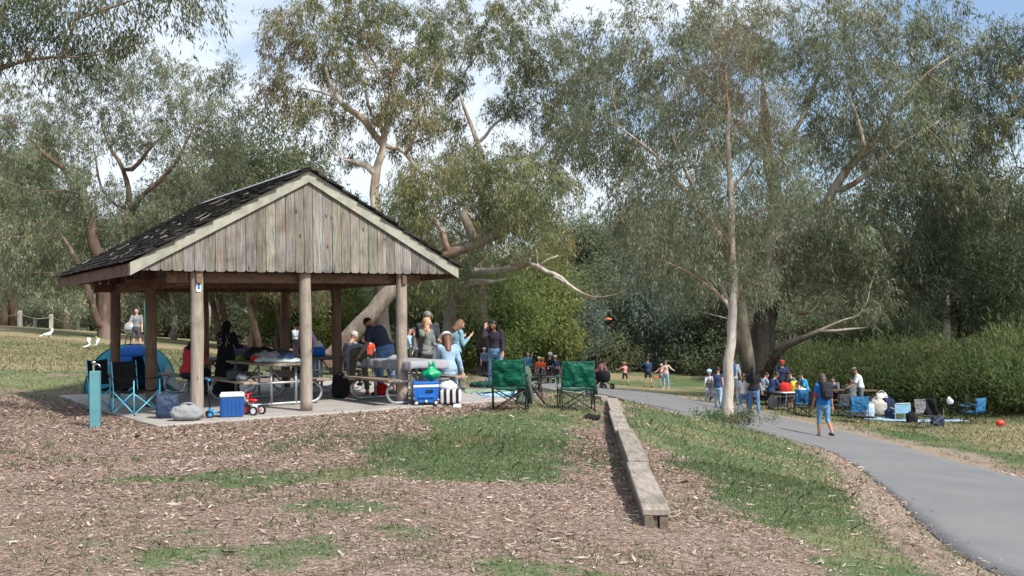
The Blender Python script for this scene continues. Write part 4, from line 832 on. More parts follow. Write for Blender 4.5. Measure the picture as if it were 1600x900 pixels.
big_tree('white_trunk_gum_tree', 'straight white-trunked gum among the bushes on the right', [([(1482, 600), (1480, 560), (1479, 500), (1476, 440), (1470, 380), (1462, 300), (1455, 230)], .19, .06), ([(1478, 470), (1490, 420), (1500, 380)], .05, .02)], 45,
    [(1460, 250, 60, 60), (1480, 180, 50, 60), (1500, 300, 50, 40), (1430, 300, 40, 40)], 150, 9000, bark_mat('orange_white_bark', [(.3, (.42, .27, .17)), (.5, (.60, .52, .44)), (.8, (.70, .66, .6))]), GREY, step=.5, kill=.8, seed=91, L=.2, Wd=.036, rz=2, r0=.012, maxn=800)
big_tree('edge_gum_tree', 'gum at the right edge with one dark branch rising into the blue gap', [([(1680, 600), (1675, 500), (1665, 400), (1650, 320), (1625, 275), (1595, 258), (1575, 265)], .30, .08), ([(1595, 258), (1576, 255), (1574, 210), (1572, 170)], .08, .04), ([(1650, 320), (1650, 200), (1640, 100)], .15, .05)], 40,
    [(1580, 120, 55, 50), (1620, 60, 60, 40), (1560, 190, 45, 40), (1640, 150, 60, 70), (1600, 320, 60, 40), (1560, 310, 45, 30)], 260, 24000, bark_brown, OLIVE+COOL, step=.5, kill=.8, seed=95, L=.2, Wd=.036, rz=2.4, r0=.012, maxn=1200)
# centre, the edge of the meadow (kind, px, depth, scale, height factor, label)
for k, nm, px, d, s, z, lb in [
    ('wattle', 'wattle_tree', 700, 66, .85, .9, 'yellow-green wattle behind the woman with curly hair'), ('wattle', 'wattle_tree', 765, 60, .95, 1.0, 'yellow-green wattle directly behind the man in the dark jacket'),
    ('wattle', 'wattle_tree', 822, 66, 1.1, 1.0, 'bright wattle behind the left green camp chair'), ('blue', 'grey_leaved_tree', 868, 70, 1.0, .95, 'grey-blue leaved tree behind the cyclists'),
    ('dark', 'dark_tree', 930, 74, 1.0, .9, 'dark green tree behind the right green camp chair'), ('blue', 'grey_leaved_tree', 1012, 76, 1.15, 1.05, 'tall grey-blue leaved tree behind the man in navy throwing'),
    ('dark', 'dark_tree', 975, 82, 1.15, 1.05, 'dark tree behind the child on the meadow'), ('gum', 'pale_stemmed_gum_tree', 1060, 80, .85, .9, 'grey gum with bare pale stems at the end of the meadow'),
    ('dark', 'dark_tree', 1100, 74, .9, .8, 'dark spreading tree left of the slender gum trunk'), ('wattle', 'wattle_tree', 1160, 78, .6, .62, 'low yellow-green wattle behind the slender gum trunk'),
    ('wattle', 'wattle_tree', 1080, 88, .7, .7, 'pale wattle seen between the throwing couple and the slender gum'),
    ('dark', 'dark_tree', 640, 58, .85, .85, 'dark green tree behind the right end of the shelter'), ('gum2', 'red_trunk_gum_tree', 398, 50, .62, .8, 'red-brown multi-stemmed gum seen between the middle shelter posts'),
    ('gum2', 'red_trunk_gum_tree', 352, 54, .66, .85, 'leaning red-brown gum behind the woman in black'), ('gum2', 'red_trunk_gum_tree', 436, 56, .6, .8, 'red-brown gum behind the back right shelter post'),
    ('wattle', 'wattle_tree', 470, 60, .85, .9, 'olive wattle behind the front middle shelter post'), ('wattle', 'wattle_tree', 545, 62, .9, .9, 'olive wattle behind the man in the pink shirt'), ('dark', 'dark_tree', 590, 68, 1.1, 1, 'tall dark tree behind the leaning trunk'),
    ('gum', 'drooping_gum_tree', 268, 60, .6, .7, 'drooping light green gum behind the second left shelter post'), ('dark', 'dark_tree', 1200, 66, .85, .75, 'dark tree right behind the big river gum stems'), ('dark', 'dark_tree', 1290, 62, .85, .75, 'dark tree behind the bushes beside the big gum'), ('dark', 'dark_tree', 1385, 62, .85, .75, 'dark tree behind the broom bushes'), ('dark', 'dark_tree', 1530, 58, .9, .9, 'dark tree behind the feathery acacias')]:
    plant(k, nm, px, d, s, lb, 'tree', 'trees round the picnic ground', z)
for px, d, s, z, lb in [(320, 70, .95, 1.05, 'tall gum above the left slope of the shelter roof'), (405, 76, 1.15, 1.05, 'tall gum above the shelter ridge'), (480, 72, .95, 1.0, 'gum crown just left of the tall bare trunk'), (15, 68, 1.0, .95, 'gum at the left edge behind the rope fence'),
    (650, 74, .85, 1.0, 'olive gum crown right of the tall bare trunk'), (720, 84, .85, .95, 'gum crown under the S-shaped trunk'), (810, 80, .8, .85, 'gum crown above the bright wattle'), (910, 82, 1.0, .95, 'gum crown above the dark green tree'),
    (1560, 66, .85, .95, 'tall gum behind the pale-topped acacia'), (1010, 86, 1.05, 1.0, 'far gum above the grey-blue tree'), (1250, 72, .95, 1.0, 'gum seen under the big river gum crown'), (1420, 72, .8, .85, 'gum above the broom bushes'), (1130, 80, 1.0, 1.0, 'far gum behind the slender gum stem'), (225, 78, .85, .85, 'gum behind the twisting brown limbs'), (100, 74, .85, .85, 'gum behind the two middle rope fence posts'), (1330, 76, 1.0, 1.0, 'far gum behind the dark tree on the right')]:
    plant('gum2' if int(px) % 2 else 'gum', 'tall_gum', px, d, s, lb, 'tree', 'tall gums along the valley', z)
r_ = np.random.default_rng(5)
for px, d in [(10, 84), (55, 82), (95, 86), (140, 84), (185, 88), (230, 72), (262, 74), (300, 72), (335, 76), (370, 74), (560, 78), (500, 76), (440, 72), (610, 74), (1120, 84), (1050, 96), (990, 90), (930, 84), (860, 80), (800, 74), (740, 72), (690, 76), (1230, 56), (1330, 52), (1390, 50), (1450, 50), (1510, 48), (1570, 46), (1620, 44)]:
    plant('scrub', 'scrub_bush', px, d, r_.uniform(.8, 1.3), 'grey-green scrubby undergrowth bush at the edge of the woodland', 'bush', 'undergrowth bushes at the edge of the woodland', r_.uniform(.8, 1.2))
# far woodland covering the slope: one mass
def far_wood():
    r = np.random.default_rng(77); n = 520; a = np.radians(r.uniform(-40, 40, n)); d = 92+r.random(n)**.8*170; x = d*np.tan(a); z = gz(x, d); h = r.uniform(8, 13, n); P = []; C = []
    pal = np.array(GREY+OLIVE+COOL+DARK)
    for i in range(n):
        k = 200; u = r.normal(0, 1, (k, 3)); u /= np.linalg.norm(u, axis=1)[:, None]; u *= r.uniform(.55, 1.05, (k, 1)); lob = r.normal(0, .5, (5, 3)); li = r.integers(0, 5, k)
        q = (u*.62+lob[li]*.6)*np.array((3.6, 3.6, h[i]*.40)); q += (x[i], d[i], z[i]+h[i]*.55); P.append(q); C.append(np.tile(pal[r.integers(0, len(pal))]*r.uniform(.75, 1.15), (k, 1))*r.uniform(.75, 1.2, (k, 1)))
    P = np.concatenate(P); C = np.concatenate(C); N = len(P); dd = r.normal(0, 1, (N, 3)); dd[:, 2] -= .6; dd /= np.linalg.norm(dd, axis=1)[:, None]; s = np.cross(dd, r.normal(0, 1, (N, 3))); s /= np.linalg.norm(s, axis=1)[:, None]; l = r.uniform(.6, 1.4, (N, 1)); w = r.uniform(.25, .6, (N, 1))
    link(bpy.data.objects.new('far_woodland', quads_mesh('far_woodland', np.stack([P, P+dd*l*.5+s*w, P+dd*l, P+dd*l*.5-s*w], 1), C, leafb)), kind='stuff')
    mb = MB()
    for i in range(0, n, 2):
        if d[i] < 170: mb.tube([(x[i], d[i], z[i]-.3), (x[i]+r.normal(0, .4), d[i], z[i]+h[i]*.4), (x[i]+r.normal(0, .8), d[i], z[i]+h[i]*.8)], [.22, .16, .06], 5)
    mb.obj('far_woodland_stems', bark_pale, kind='stuff', smooth=True)
far_wood()
# sprouts at the foot of the slender gum
def sprouts():
    r = np.random.default_rng(3); b = hit(1137, 661); root = empty('sprout_clump', b, 0, 'leafy green sprouts round the foot of the slender gum', 'plant'); mb = MB(); tips = []; dirs = []
    for i in range(46):
        a = r.uniform(0, 6.28); rr = abs(r.normal(0, .34))+.12; h = r.uniform(.12, .42)*max(.35, 1-rr*.6); p = np.array((np.cos(a)*rr*1.5, np.sin(a)*rr, -.02)); q = p+np.array((r.normal(0, .08), r.normal(0, .08), h)); mb.tube([p, (p+q)/2+r.normal(0, .02, 3), q], [.006, .005, .003], 4)
        for t in (.5, .75, 1): tips.append(p+(q-p)*t); dirs.append((q-p)/h)
    mb.obj('stems', bark_brown, root, kind='stuff'); link(bpy.data.objects.new('leaves', euc_leaves('leaves', np.array(tips), np.array(dirs), 1900, .085, .028, LUSH+GREY, leafm, spread=.05, droop=.15, twl=.12, seed=4, spray=6)), root)
sprouts()
# ================================================================ OBJECTS
SLV = lambda px, py, z=0.0: atz(px, py, z)
steel = galv; blackm = plain('black_metal', (.02, .02, .022), .4, .4, .3); blackp = plain('black_plastic', (.022, .022, .024), .5, .4)
whitep = plain('white_plastic', (.72, .73, .74), .45, .4); rubber = plain('rubber', (.025, .025, .026), .8, .2); bluem = plain('light_blue_metal', (.12, .46, .62), .35, .5)
def drape(w, h, bow=.04, sag=.03, wr=.016, seed=0, m=14, n=12):      # cloth panel in the XZ plane, bulging towards +Y
    u = np.linspace(-1, 1, n); v = np.linspace(0, 1, m); U, Vv = np.meshgrid(u, v)
    x = U*w/2*(1-.03*np.sin(Vv*np.pi)); z = Vv*h - sag*(1-U**2)*(Vv > .9)*1.0; y = bow*(1-U**2)*(.4+.6*np.sin(Vv*np.pi)) + wr*(fbm(x.ravel()*14+seed*3, z.ravel()*8, 1, seed).reshape(x.shape)-.5)*4
    return np.dstack([x, y, z])
def thick(P, t=.004):
    a = P.copy(); b = P.copy(); du = np.gradient(P, axis=1); dv = np.gradient(P, axis=0); n = np.cross(du, dv); n /= (np.linalg.norm(n, axis=2)[..., None]+1e-9); b = b+n*t
    m, k, _ = P.shape; V = np.concatenate([a.reshape(-1, 3), b.reshape(-1, 3)]); F = []; o = m*k
    for i in range(m-1):
        for j in range(k-1):
            q = (i*k+j, i*k+j+1, (i+1)*k+j+1, (i+1)*k+j); F.append(q[::-1]); F.append(tuple(o+x for x in q))
    for j in range(k-1): F.append((j, j+1, o+j+1, o+j)); F.append(((m-1)*k+j+1, (m-1)*k+j, o+(m-1)*k+j, o+(m-1)*k+j+1))
    for i in range(m-1): F.append(((i+1)*k, i*k, o+i*k, o+(i+1)*k)); F.append((i*k+k-1, (i+1)*k+k-1, o+(i+1)*k+k-1, o+i*k+k-1))
    return V, F
def camp_chair(loc, rz, fab, frm, label, group=None, w=.56, back=.90, sc=1.0, lean=.05, armf=None, fab2=None, seed=1, cat='chair', hb=.46):
    root = empty('camp_chair', loc, rz, label, cat, group); root.scale = (sc,)*3; hw = w/2; seat = .40; d = .24
    def bar(name, a, b, r=.009): MB().tube([a, b], r, 7).obj(name, frm, root, smooth=True)
    for s in (-1, 1):
        MB().tube([(s*hw, -d-.03, 0), (s*hw, -d, seat), (s*hw, -d-lean, back)], .010, 7).obj('back_pole', frm, root, smooth=True)
        MB().tube([(s*(hw+.02), d+.04, 0), (s*(hw+.02), d+.04, .60)], .010, 7).obj('front_pole', frm, root, smooth=True)
        bar('crossbar', (s*hw, -d-.02, .03), (-s*hw, -d, seat-.03)); bar('crossbar', (s*hw, d+.03, .03), (-s*hw, d+.02, seat-.03))
        bar('crossbar', (s*(hw+.01), -d-.02, .04), (s*(hw+.01), d+.02, seat)); bar('crossbar', (s*(hw+.01), d+.02, .04), (s*(hw+.01), -d, seat))
        P = np.array([[(s*(hw+.005)+q, y, .62-.03*math.sin((y+d+.03)/(2*d+.08)*math.pi)+.004*k) for k, q in enumerate((-.035, 0, .035))] for y in np.linspace(-d-.03, d+.05, 7)]); mb = MB(); V, F = thick(P, .008); mb.add(V, F); mb.obj('armrest', armf or fab, root, smooth=True)
        for y in (-d-.02, d+.04): MB().ell((s*(hw+.01), y, .012), (.018, .018, .014), 8, 5).obj('foot', rubber, root, smooth=True)
    P = drape(w-.0, hb, -.05, .02, .024, seed, 22, 20); P[..., 2] += back-hb; P[..., 1] += -d-.012-lean*((P[..., 2]-seat)/(back-seat)); mb = MB(); V, F = thick(P, .006); mb.add(V, F); mb.obj('backrest', fab2 or fab, root, smooth=True)
    m = 10; U, Vv = np.meshgrid(np.linspace(-1, 1, m), np.linspace(-1, 1, m)); P = np.dstack([U*hw*.98, Vv*(d+.01), seat-.055*(1-U**2)*(1-Vv**2*.6)+.006*np.sin(U*9+Vv*5)]); mb = MB(); V, F = thick(P, .008); mb.add(V, F); mb.obj('seat', fab, root, smooth=True)
    return root
greenf = cloth('green_nylon', (.005, .078, .048), .25, 1.0, .5); greend = cloth('dark_green_nylon', (.012, .055, .04), .15, .8, .5); blackf = cloth('black_fabric', (.016, .016, .018)); navyf = cloth('navy_fabric', (.02, .032, .07)); bluef = cloth('blue_fabric', (.03, .13, .28), .2, .9); greyf = cloth('grey_fabric', (.16, .165, .175)); charc = cloth('charcoal_fabric', (.05, .053, .06))
camp_chair(hit(797, 642), R(-3), greenf, blackm, 'green camp chair seen from behind, nearer the man in the dark jacket', 'green camp chairs', seed=1)
camp_chair(hit(901, 642), R(4), greenf, blackm, 'green camp chair seen from behind, nearer the timber edging', 'green camp chairs', seed=5, w=.57)
camp_chair(SLV(172, 641), R(-112), blackf, bluem, 'black camp chair with pale blue frame, behind the teal bollard', 'black camp chairs with pale blue frames', seed=3, w=.52, back=.92)
camp_chair(SLV(212, 647), R(-118), blackf, bluem, 'black camp chair with pale blue frame, beside the navy bag', 'black camp chairs with pale blue frames', seed=7, w=.52, back=.92)
# ---- picnic tables
wtop = wood_mat('table_slat', (.17, .12, .09), (.36, .29, .23), stretch=(10, 1.0, 10), useattr=True)
def picnic_table(loc, rz, label, group='park picnic tables', L=1.95, mat=None, frame=None):
    mat = mat or wtop; frame = frame or steel; root = empty('picnic_table', loc, rz, label, 'table', group)
    mb = MB()
    for i in range(4): mb.box(((i-1.5)*.185, 0, .765), (.176, L, .042), ch=.005, col=np.ones(3)*rng.uniform(.8, 1.2))
    mb.obj('tabletop', mat, root)
    for s in (-1, 1):
        mb = MB()
        for i in (-1, 1): mb.box((s*.70+i*.068, 0, .455), (.13, L, .04), ch=.005, col=np.ones(3)*rng.uniform(.8, 1.2))
        mb.obj('bench', mat, root)
    for y in (-L/2+.22, L/2-.22):
        mb = MB(); t = np.linspace(0, math.pi/2+.35, 9); R0 = .19
        arc = [(.56+R0*math.sin(a), y, .04+R0*(1-math.cos(a))) for a in t]; pts = [(-p[0], p[1], p[2]) for p in arc[::-1]]+arc
        pts = [(-.60, y, .43)]+pts+[(.60, y, .43)]; mb.tube(pts, .026, 10); mb.obj('frame_rail', frame, root, smooth=True)
        for s in (-1, 1): MB().tube([(s*.24, y, .04), (s*.24, y, .745)], .026, 10).obj('leg', frame, root, smooth=True)
        MB().tube([(-.80, y, .425), (.80, y, .425)], .022, 8).obj('seat_rail', frame, root, smooth=True)
        MB().tube([(-.34, y, .735), (.34, y, .735)], .020, 8).obj('top_rail', frame, root, smooth=True)
        MB().tube([(0, y, .40), (0, y*.25, .73)], .016, 8).obj('brace', frame, root, smooth=True)
    return root
vv = np.array((_v[0], _v[1], 0)); uu = np.array((_u[0], _u[1], 0))
TA = SLV(452, 633)+vv*1.0-uu*.10; TB = SLV(662, 630)+vv*.76
picnic_table(TA, SH_YAW, 'picnic table heaped with clothes and bags in the left of the shelter', L=2.4); picnic_table(TB, SH_YAW, 'picnic table under a grey cloth in the right of the shelter')
TE = TA+vv*2.695-uu*.23; TC = TE+(TB-TA)+vv*.9
picnic_table(TC, SH_YAW, 'picnic table at the back right of the shelter with a blue drinks cooler on it'); picnic_table(TE, SH_YAW, 'picnic table at the back left of the shelter where the woman in red sits')
TD = SLV(560, 600)+vv*1.2; 
darkfr = plain('dark_painted_steel', (.05, .055, .06), .5, .4, .2); wdark = wood_mat('brown_slat', (.07, .045, .035), (.17, .12, .09), stretch=(10, 1, 10))
R1 = on_ground(1222, 36.6); R2 = on_ground(1328, 38.2)
picnic_table(R1, R(14), 'picnic table beside the big gum with red and yellow bags on it', L=2.0, mat=wdark, frame=darkfr); picnic_table(R2, R(72), 'picnic table behind the blue camp chair with the man in the white tee', L=2.0, mat=wdark, frame=darkfr)
# grey cloth over table TB
def tablecloth():
    nx, ny = 26, 44; U, Vv = np.meshgrid(np.linspace(-.56, .56, nx), np.linspace(-1.12, 1.10, ny)); hw, hl = .385, .985
    ox = np.maximum(np.abs(U)-hw, 0); oy = np.maximum(np.abs(Vv)-hl, 0); dr = np.hypot(ox, oy)
    x = np.clip(U, -hw, hw)+np.sign(U)*np.minimum(ox*.22, .03)+.012*np.sin(Vv*17)*(ox > 0); y = np.clip(Vv, -hl, hl)+np.sign(Vv)*np.minimum(oy*.25, .03)+.015*np.sin(U*19)*(oy > 0); z = .793-dr*.97+.004*np.sin(U*7)*np.sin(Vv*6)
    z -= .03*ss(-.3, .5, U)*(oy > 0); mb = MB(); V, F = thick(np.dstack([x, y, z]), .004); mb.add(V, F); o = mb.obj('tablecloth', cloth('grey_tablecloth', (.28, .28, .31), .1, .6), smooth=True); o.location = TB; o.rotation_euler = (0, 0, SH_YAW); tag(o, 'grey cloth draped over the right picnic table in the shelter', 'tablecloth')
tablecloth()
# ---- bags and soft heaps
def bag(name, loc, size, mat, label, cat='bag', rz=0, noise=.10, sq=.6, seed=1, handles=True, hm=None, group=None, parent=None, flap=None):
    root = empty(name, loc, rz, label, cat, group); sx, sy, sz = size; mb = MB(); mb.ell((0, 0, sz*.5), (sx/2, sy/2, sz/2), 26, 18, sq=sq, noise=noise, seed=seed); 
    V = mb.v[0]; V[:, 2] = np.maximum(V[:, 2], 0.0); V[:, 2] += .012*sz/.3*np.sin(V[:, 0]*38+seed)*(V[:, 2] > sz*.3); mb.obj('body', mat, root, smooth=True)
    if handles:
        for s in (-1, 1):
            t = np.linspace(0, math.pi, 9); MB().tube(np.stack([np.cos(t)*sx*.22, np.full(9, s*sy*.14)+.01*np.sin(t*3), sz*.93+np.sin(t)*sz*.20], 1), .008, 6).obj('handle', hm or mat, root, smooth=True)
    return root
gd = SLV(293, 657); bag('duffel_bag', gd, (.50, .30, .25), cloth('light_grey_nylon', (.27, .275, .285)), 'slumped grey duffel bag at the front left post of the shelter', rz=R(8), noise=.16, sq=.8, seed=4)
bag('soft_bag', SLV(262, 653), (.38, .28, .40), cloth('navy_shiny', (.035, .055, .10), .15, 1.0, .5), 'upright navy soft bag left of the grey duffel', rz=R(20), sq=.42, seed=2)
bag('backpack', SLV(531, 624)+uu*.15+vv*.3, (.34, .26, .46), blackf, 'black backpack on the slab against the back right post', sq=.55, seed=6)
bag('tote_bag', SLV(614, 622)+vv*.5, (.26, .2, .26), cloth('red_fabric', (.50, .02, .02)), 'red bag under the cloth-covered table', sq=.5, seed=8)
def esky():
    root = empty('cool_box', SLV(363, 651), R(14), 'blue cool box with white lid standing beside the red tricycle', 'cooler'); b = plain('blue_plastic', (.012, .075, .26), .4, .4)
    MB().box((0, 0, .165), (.36, .24, .33), ch=.015).obj('body', b, root)
    for s in (-1, 1): MB().box((s*.184, 0, .17), (.02, .20, .26), ch=.006).obj('side_panel', b, root)
    for i in range(5): MB().box((-.13+i*.065, -.124, .15), (.008, .008, .22)).obj('rib', b, root)
    MB().box((0, 0, .358), (.39, .27, .055), ch=.014).obj('lid', whitep, root); MB().tube([(-.17, -.05, .385), (-.17, 0, .40), (.17, 0, .40), (.17, -.05, .385)], .01, 8).obj('handle', whitep, root, smooth=True)
esky()
def wheel_cooler():
    root = empty('wheeled_cooler', SLV(666, 632), R(6), 'big blue wheeled cooler with white band under the green bag', 'cooler'); b = plain('bright_blue_plastic', (.015, .13, .48), .35, .45)
    V = np.array([(sx*(.205+.02*t), sy*(.15+.015*t), .05+.27*t) for t in (0, 1) for sy in (-1, 1) for sx in (-1, 1)]); f = [(0,2,3,1),(4,5,7,6),(0,1,5,4),(2,6,7,3),(0,4,6,2),(1,3,7,5)]; MB().add(V, f).obj('body', b, root)
    MB().box((0, 0, .345), (.462, .34, .05), ch=.01).obj('band', whitep, root); MB().box((0, 0, .397), (.475, .35, .052), ch=.016).obj('lid', b, root)
    MB().box((.06, -.172, .255), (.13, .012, .045), ch=.004).obj('grip', navyf, root); MB().box((.0, -.170, .16), (.30, .02, .05), ch=.006).obj('side_handle', b, root); MB().lathe((0, -.168, .075), [(.0, -.012), (.022, -.01), (.022, .01), (0, .012)], 10, axis=((1, 0, 0), (0, 0, 1), (0, -1, 0))).obj('drain_plug', whitep, root)
    for s in (-1, 1):
        w = MB().tube([(s*.175, -.185, .048), (s*.175, -.135, .048)], .048, 18).obj('wheel', rubber, root); MB().tube([(s*.175, -.190, .048), (s*.175, -.184, .048)], .026, 12).obj('hub', whitep, w)
wheel_cooler()
def plastic_bag(loc, size, col, label, name='plastic_bag', seed=1, print_=None, rz=0, group=None):
    root = empty(name, loc, rz, label, 'bag', group); sx, sy, sz = size; n, m = 26, 16; ph = np.linspace(0, 2*np.pi, n, endpoint=False); rows = []
    for t in np.linspace(0, 1, m):
        r = np.sin(min(t*2.2, 1)*math.pi/2)*(1-.78*ss(.45, .95, t))+.12*ss(.9, 1, t); w = 1+.14*np.sin(ph*5+seed+t*3)+.10*np.sin(ph*9+seed*2); rows.append(np.stack([np.cos(ph)*sx/2*r*w, np.sin(ph)*sy/2*r*w, np.full(n, t*sz)], 1))
    mb = MB(); mb.grid(np.array(rows), closed_u=True); t_ = NT('thin_plastic_'+name, .35, .5); t_.base(col); t_.bump(t_.noise(t_.coord(), 14, 3), .6, .04); mb.obj('body', t_.m, root, smooth=True)
    for s in (-1, 1): MB().ell((s*sx*.14, 0, sz*1.0), (.035, .02, .06), 10, 7, noise=.2, seed=seed).obj('tied_handle', t_.m, root, smooth=True)
    if print_: MB().box((sx*.02, -sy*.49, sz*.30), (sx*.42, .012, sz*.12), ch=.003).obj('white_print', print_, root)
plastic_bag(SLV(672, 632)+(0.02, .08, .42), (.34, .26, .30), (.0, .30, .12), 'bright green shopping bag on top of the blue wheeled cooler', seed=2)
def striped_bag():
    root = empty('striped_bag', SLV(704, 631), R(-4), 'black and white striped bag beside the blue wheeled cooler', 'bag'); t = NT('black_white_stripe', .7, .2); sp = t.n('SeparateXYZ'); t.l(t.coord(), sp.inputs[0]); t.base(t.ramp(t.math('FRACT', t.math('MULTIPLY', sp.outputs[0], 9.0)), [(.48, (.02, .02, .02)), (.52, (.6, .6, .6))]))
    mb = MB(); mb.ell((0, 0, .135), (.20, .12, .135), 24, 14, sq=.35, noise=.05); mb.v[0][:, 2] = np.maximum(mb.v[0][:, 2], 0); mb.obj('body', t.m, root, smooth=True)
    root2 = empty('crumpled_bag', SLV(700, 631)+(0, .03, .24), R(-15), 'crumpled white carrier bag on the striped bag', 'bag'); MB().ell((0, 0, .07), (.17, .12, .10), 22, 14, noise=.32, seed=5).obj('body', plain('white_thin_plastic', (.62, .62, .63), .4, .4), root2, smooth=True); MB().ell((.12, -.03, .03), (.06, .05, .05), 12, 8, noise=.2, seed=2).obj('paper_wrap', plain('tan_paper', (.45, .3, .2), .8), root2, smooth=True)
    root3 = empty('bowl', SLV(714, 636), 0, 'small white upturned bowl at the corner of the striped bag', 'bowl'); MB().lathe((0, 0, 0), [(.085, 0), (.08, .01), (.06, .05), (.03, .055), (0.0, .056)], 18).obj('shell', whitep, root3, smooth=True)
striped_bag()
# ---- heap of things on tables: (name, px, py, z, size, colour, label, category)
def lump(name, loc, size, mat, label, cat, seed=1, sq=.9, noise=.28, rz=0, group=None):
    mb = MB(); mb.ell((0, 0, size[2]*.42), (size[0]/2, size[1]/2, size[2]/2), 26, 16, sq=sq, noise=noise, seed=seed); V = mb.v[0]; V[:, 2] = np.maximum(V[:, 2], 0); V[:, 2] += np.maximum(0, .02*np.sin(V[:, 0]*30+seed)+.015*np.sin(V[:, 1]*42))*(V[:, 2] > .02)
    o = mb.obj(name, mat, smooth=True, loc=[float(q) for q in loc], rz=rz); return tag(o, label, cat, group)
def tat(px, d_along, across=0.0, T=TA, z=.787): return T+vv*d_along+uu*across+np.array((0, 0, z))
lump('folded_cloth', tat(0, -.92, .05), (.66, .40, .08), cloth('white_cyan_print', (.50, .58, .58)), 'pale printed cloth on the near end of the heaped table', 'cloth', 1)
lump('plastic_wrap', tat(0, -.58, -.17), (.40, .44, .11), plain('clear_grey_plastic', (.45, .46, .47), .3, .5), 'crumpled clear plastic wrap on the heaped table', 'wrap', 3, noise=.35)
lump('jacket', tat(0, -.25, -.02), (.58, .46, .20), cloth('grey_red_cloth', (.25, .24, .25)), 'grey jacket bundled on the middle of the heaped table', 'jacket', 4)
lump('scarf', tat(0, -.32, -.24), (.30, .16, .12), cloth('red_scarf', (.42, .03, .03)), 'red scarf on the bundled grey jacket', 'scarf', 5)
lump('black_jacket', tat(0, .25, .0), (.62, .55, .30), blackf, 'black jacket heaped at the far half of the left table', 'jacket', 6)
lump('plaid_shirt', tat(0, -.55, .24), (.36, .28, .15), cloth('blue_plaid', (.12, .15, .30), .5), 'blue checked shirt folded on the heaped table', 'shirt', 7)
lump('grey_hoodie', tat(0, -.10, .30, z=.80), (.40, .40, .22), charc, 'charcoal hoodie at the right side of the heaped table', 'hoodie', 8)
lump('salad_bag', tat(0, .72, -.2), (.26, .20, .12), plain('leaf_green_food', (.10, .22, .03), .6), 'open bag of green salad on the far end of the heaped table', 'food', 9)
root = bag('insulated_bag', TA+uu*(-.70)+vv*(-.35)+np.array((0, 0, .477)), (.26, .40, .20), charc, 'dark grey insulated bag on the left bench of the heaped table', sq=.5)
lump('cap', TA+uu*(-.70)+vv*(-.72)+np.array((0, 0, .477)), (.20, .26, .12), cloth('grey_blue_cap', (.20, .23, .30)), 'grey-blue cap on the near end of the left bench', 'cap', 3, noise=.1)
bag('shoulder_bag', TC-uu*.72+vv*(-.75)+np.array((0, 0, .477)), (.30, .55, .30), cloth('army_green', (.05, .075, .045)), 'army green shoulder bag on the bench of the back table', sq=.7, noise=.2, seed=9)
def jug():
    o = tat(0, -.55, -.22, TC); root = empty('drinks_cooler', o, 0, 'round blue drinks cooler with white lid on the back table', 'cooler'); MB().lathe((0, 0, 0), [(.13, 0), (.15, .02), (.155, .16), (.14, .2), (0, .2)], 20).obj('body', plain('blue_jug', (.01, .14, .5), .35), root, smooth=True); MB().lathe((0, 0, .2), [(.10, 0), (.10, .05), (.05, .11), (.045, .14), (0, .14)], 18).obj('lid', whitep, root, smooth=True)
jug()
def bottle(loc, label, col=(.02, .05, .02), h=.28): 
    root = empty('bottle', loc, 0, label, 'bottle', 'bottles on the cloth-covered table'); MB().lathe((0, 0, 0), [(.034, 0), (.036, .01), (.036, h*.55), (.014, h*.75), (.013, h*.96)], 12).obj('glass', plain('bottle_glass', col, .1, .6), root, smooth=True); MB().lathe((0, 0, h*.96), [(.015, 0), (.015, .02), (0, .021)], 10).obj('cap', plain('cap_white', (.6, .6, .6), .4), root)
for k, (a, c, lb) in enumerate([(.30, .30, 'dark wine bottle by the woman in the scarf on the cloth'), (.42, .20, 'dark green bottle on the cloth beside the wine bottle'), (.55, .32, 'brown bottle at the far side of the cloth')]): bottle(TB+vv*a+uu*c+np.array((0, 0, .80)), lb, [(.02, .05, .02), (.02, .09, .03), (.10, .05, .02)][k])
lump('food_tray', TB+vv*.1+uu*-.1+np.array((0, 0, .80)), (.34, .24, .06), plain('foil', (.55, .56, .57), .3, .5, .6), 'foil food tray on the grey cloth behind the front right post', 'tray', 3, noise=.1, sq=.5)
# ---- scooter, tricycle
def scooter():
    root = empty('kick_scooter', SLV(335, 652), R(24), 'child blue three-wheeled kick scooter leaning by the front left post', 'scooter'); b = plain('sky_blue_plastic', (.01, .28, .70), .35, .45)
    MB().box((.09, 0, .075), (.30, .11, .025), ch=.008).obj('deck', b, root); MB().box((-.055, 0, .11), (.07, .12, .09), ch=.02).obj('front_block', b, root)
    MB().tube([(-.07, 0, .10), (-.085, 0, .36), (-.10, 0, .62)], .013, 10).obj('stem', blackm, root, smooth=True); MB().tube([(-.10, -.17, .63), (-.10, .17, .63)], .012, 8).obj('handlebar', blackm, root)
    for s in (-1, 1): MB().tube([(-.10, s*.07, .63), (-.10, s*.19, .63)], .019, 10).obj('grip', b, root)
    for x, y, r in ((-.08, -.10, .055), (-.08, .10, .055), (.27, 0, .045)):
        w = MB().tube([(x, y-.014, r), (x, y+.014, r)], r, 18).obj('wheel', rubber, root); MB().tube([(x, y-.017, r), (x, y+.017, r)], r*.5, 12).obj('hub', b, w)
scooter()
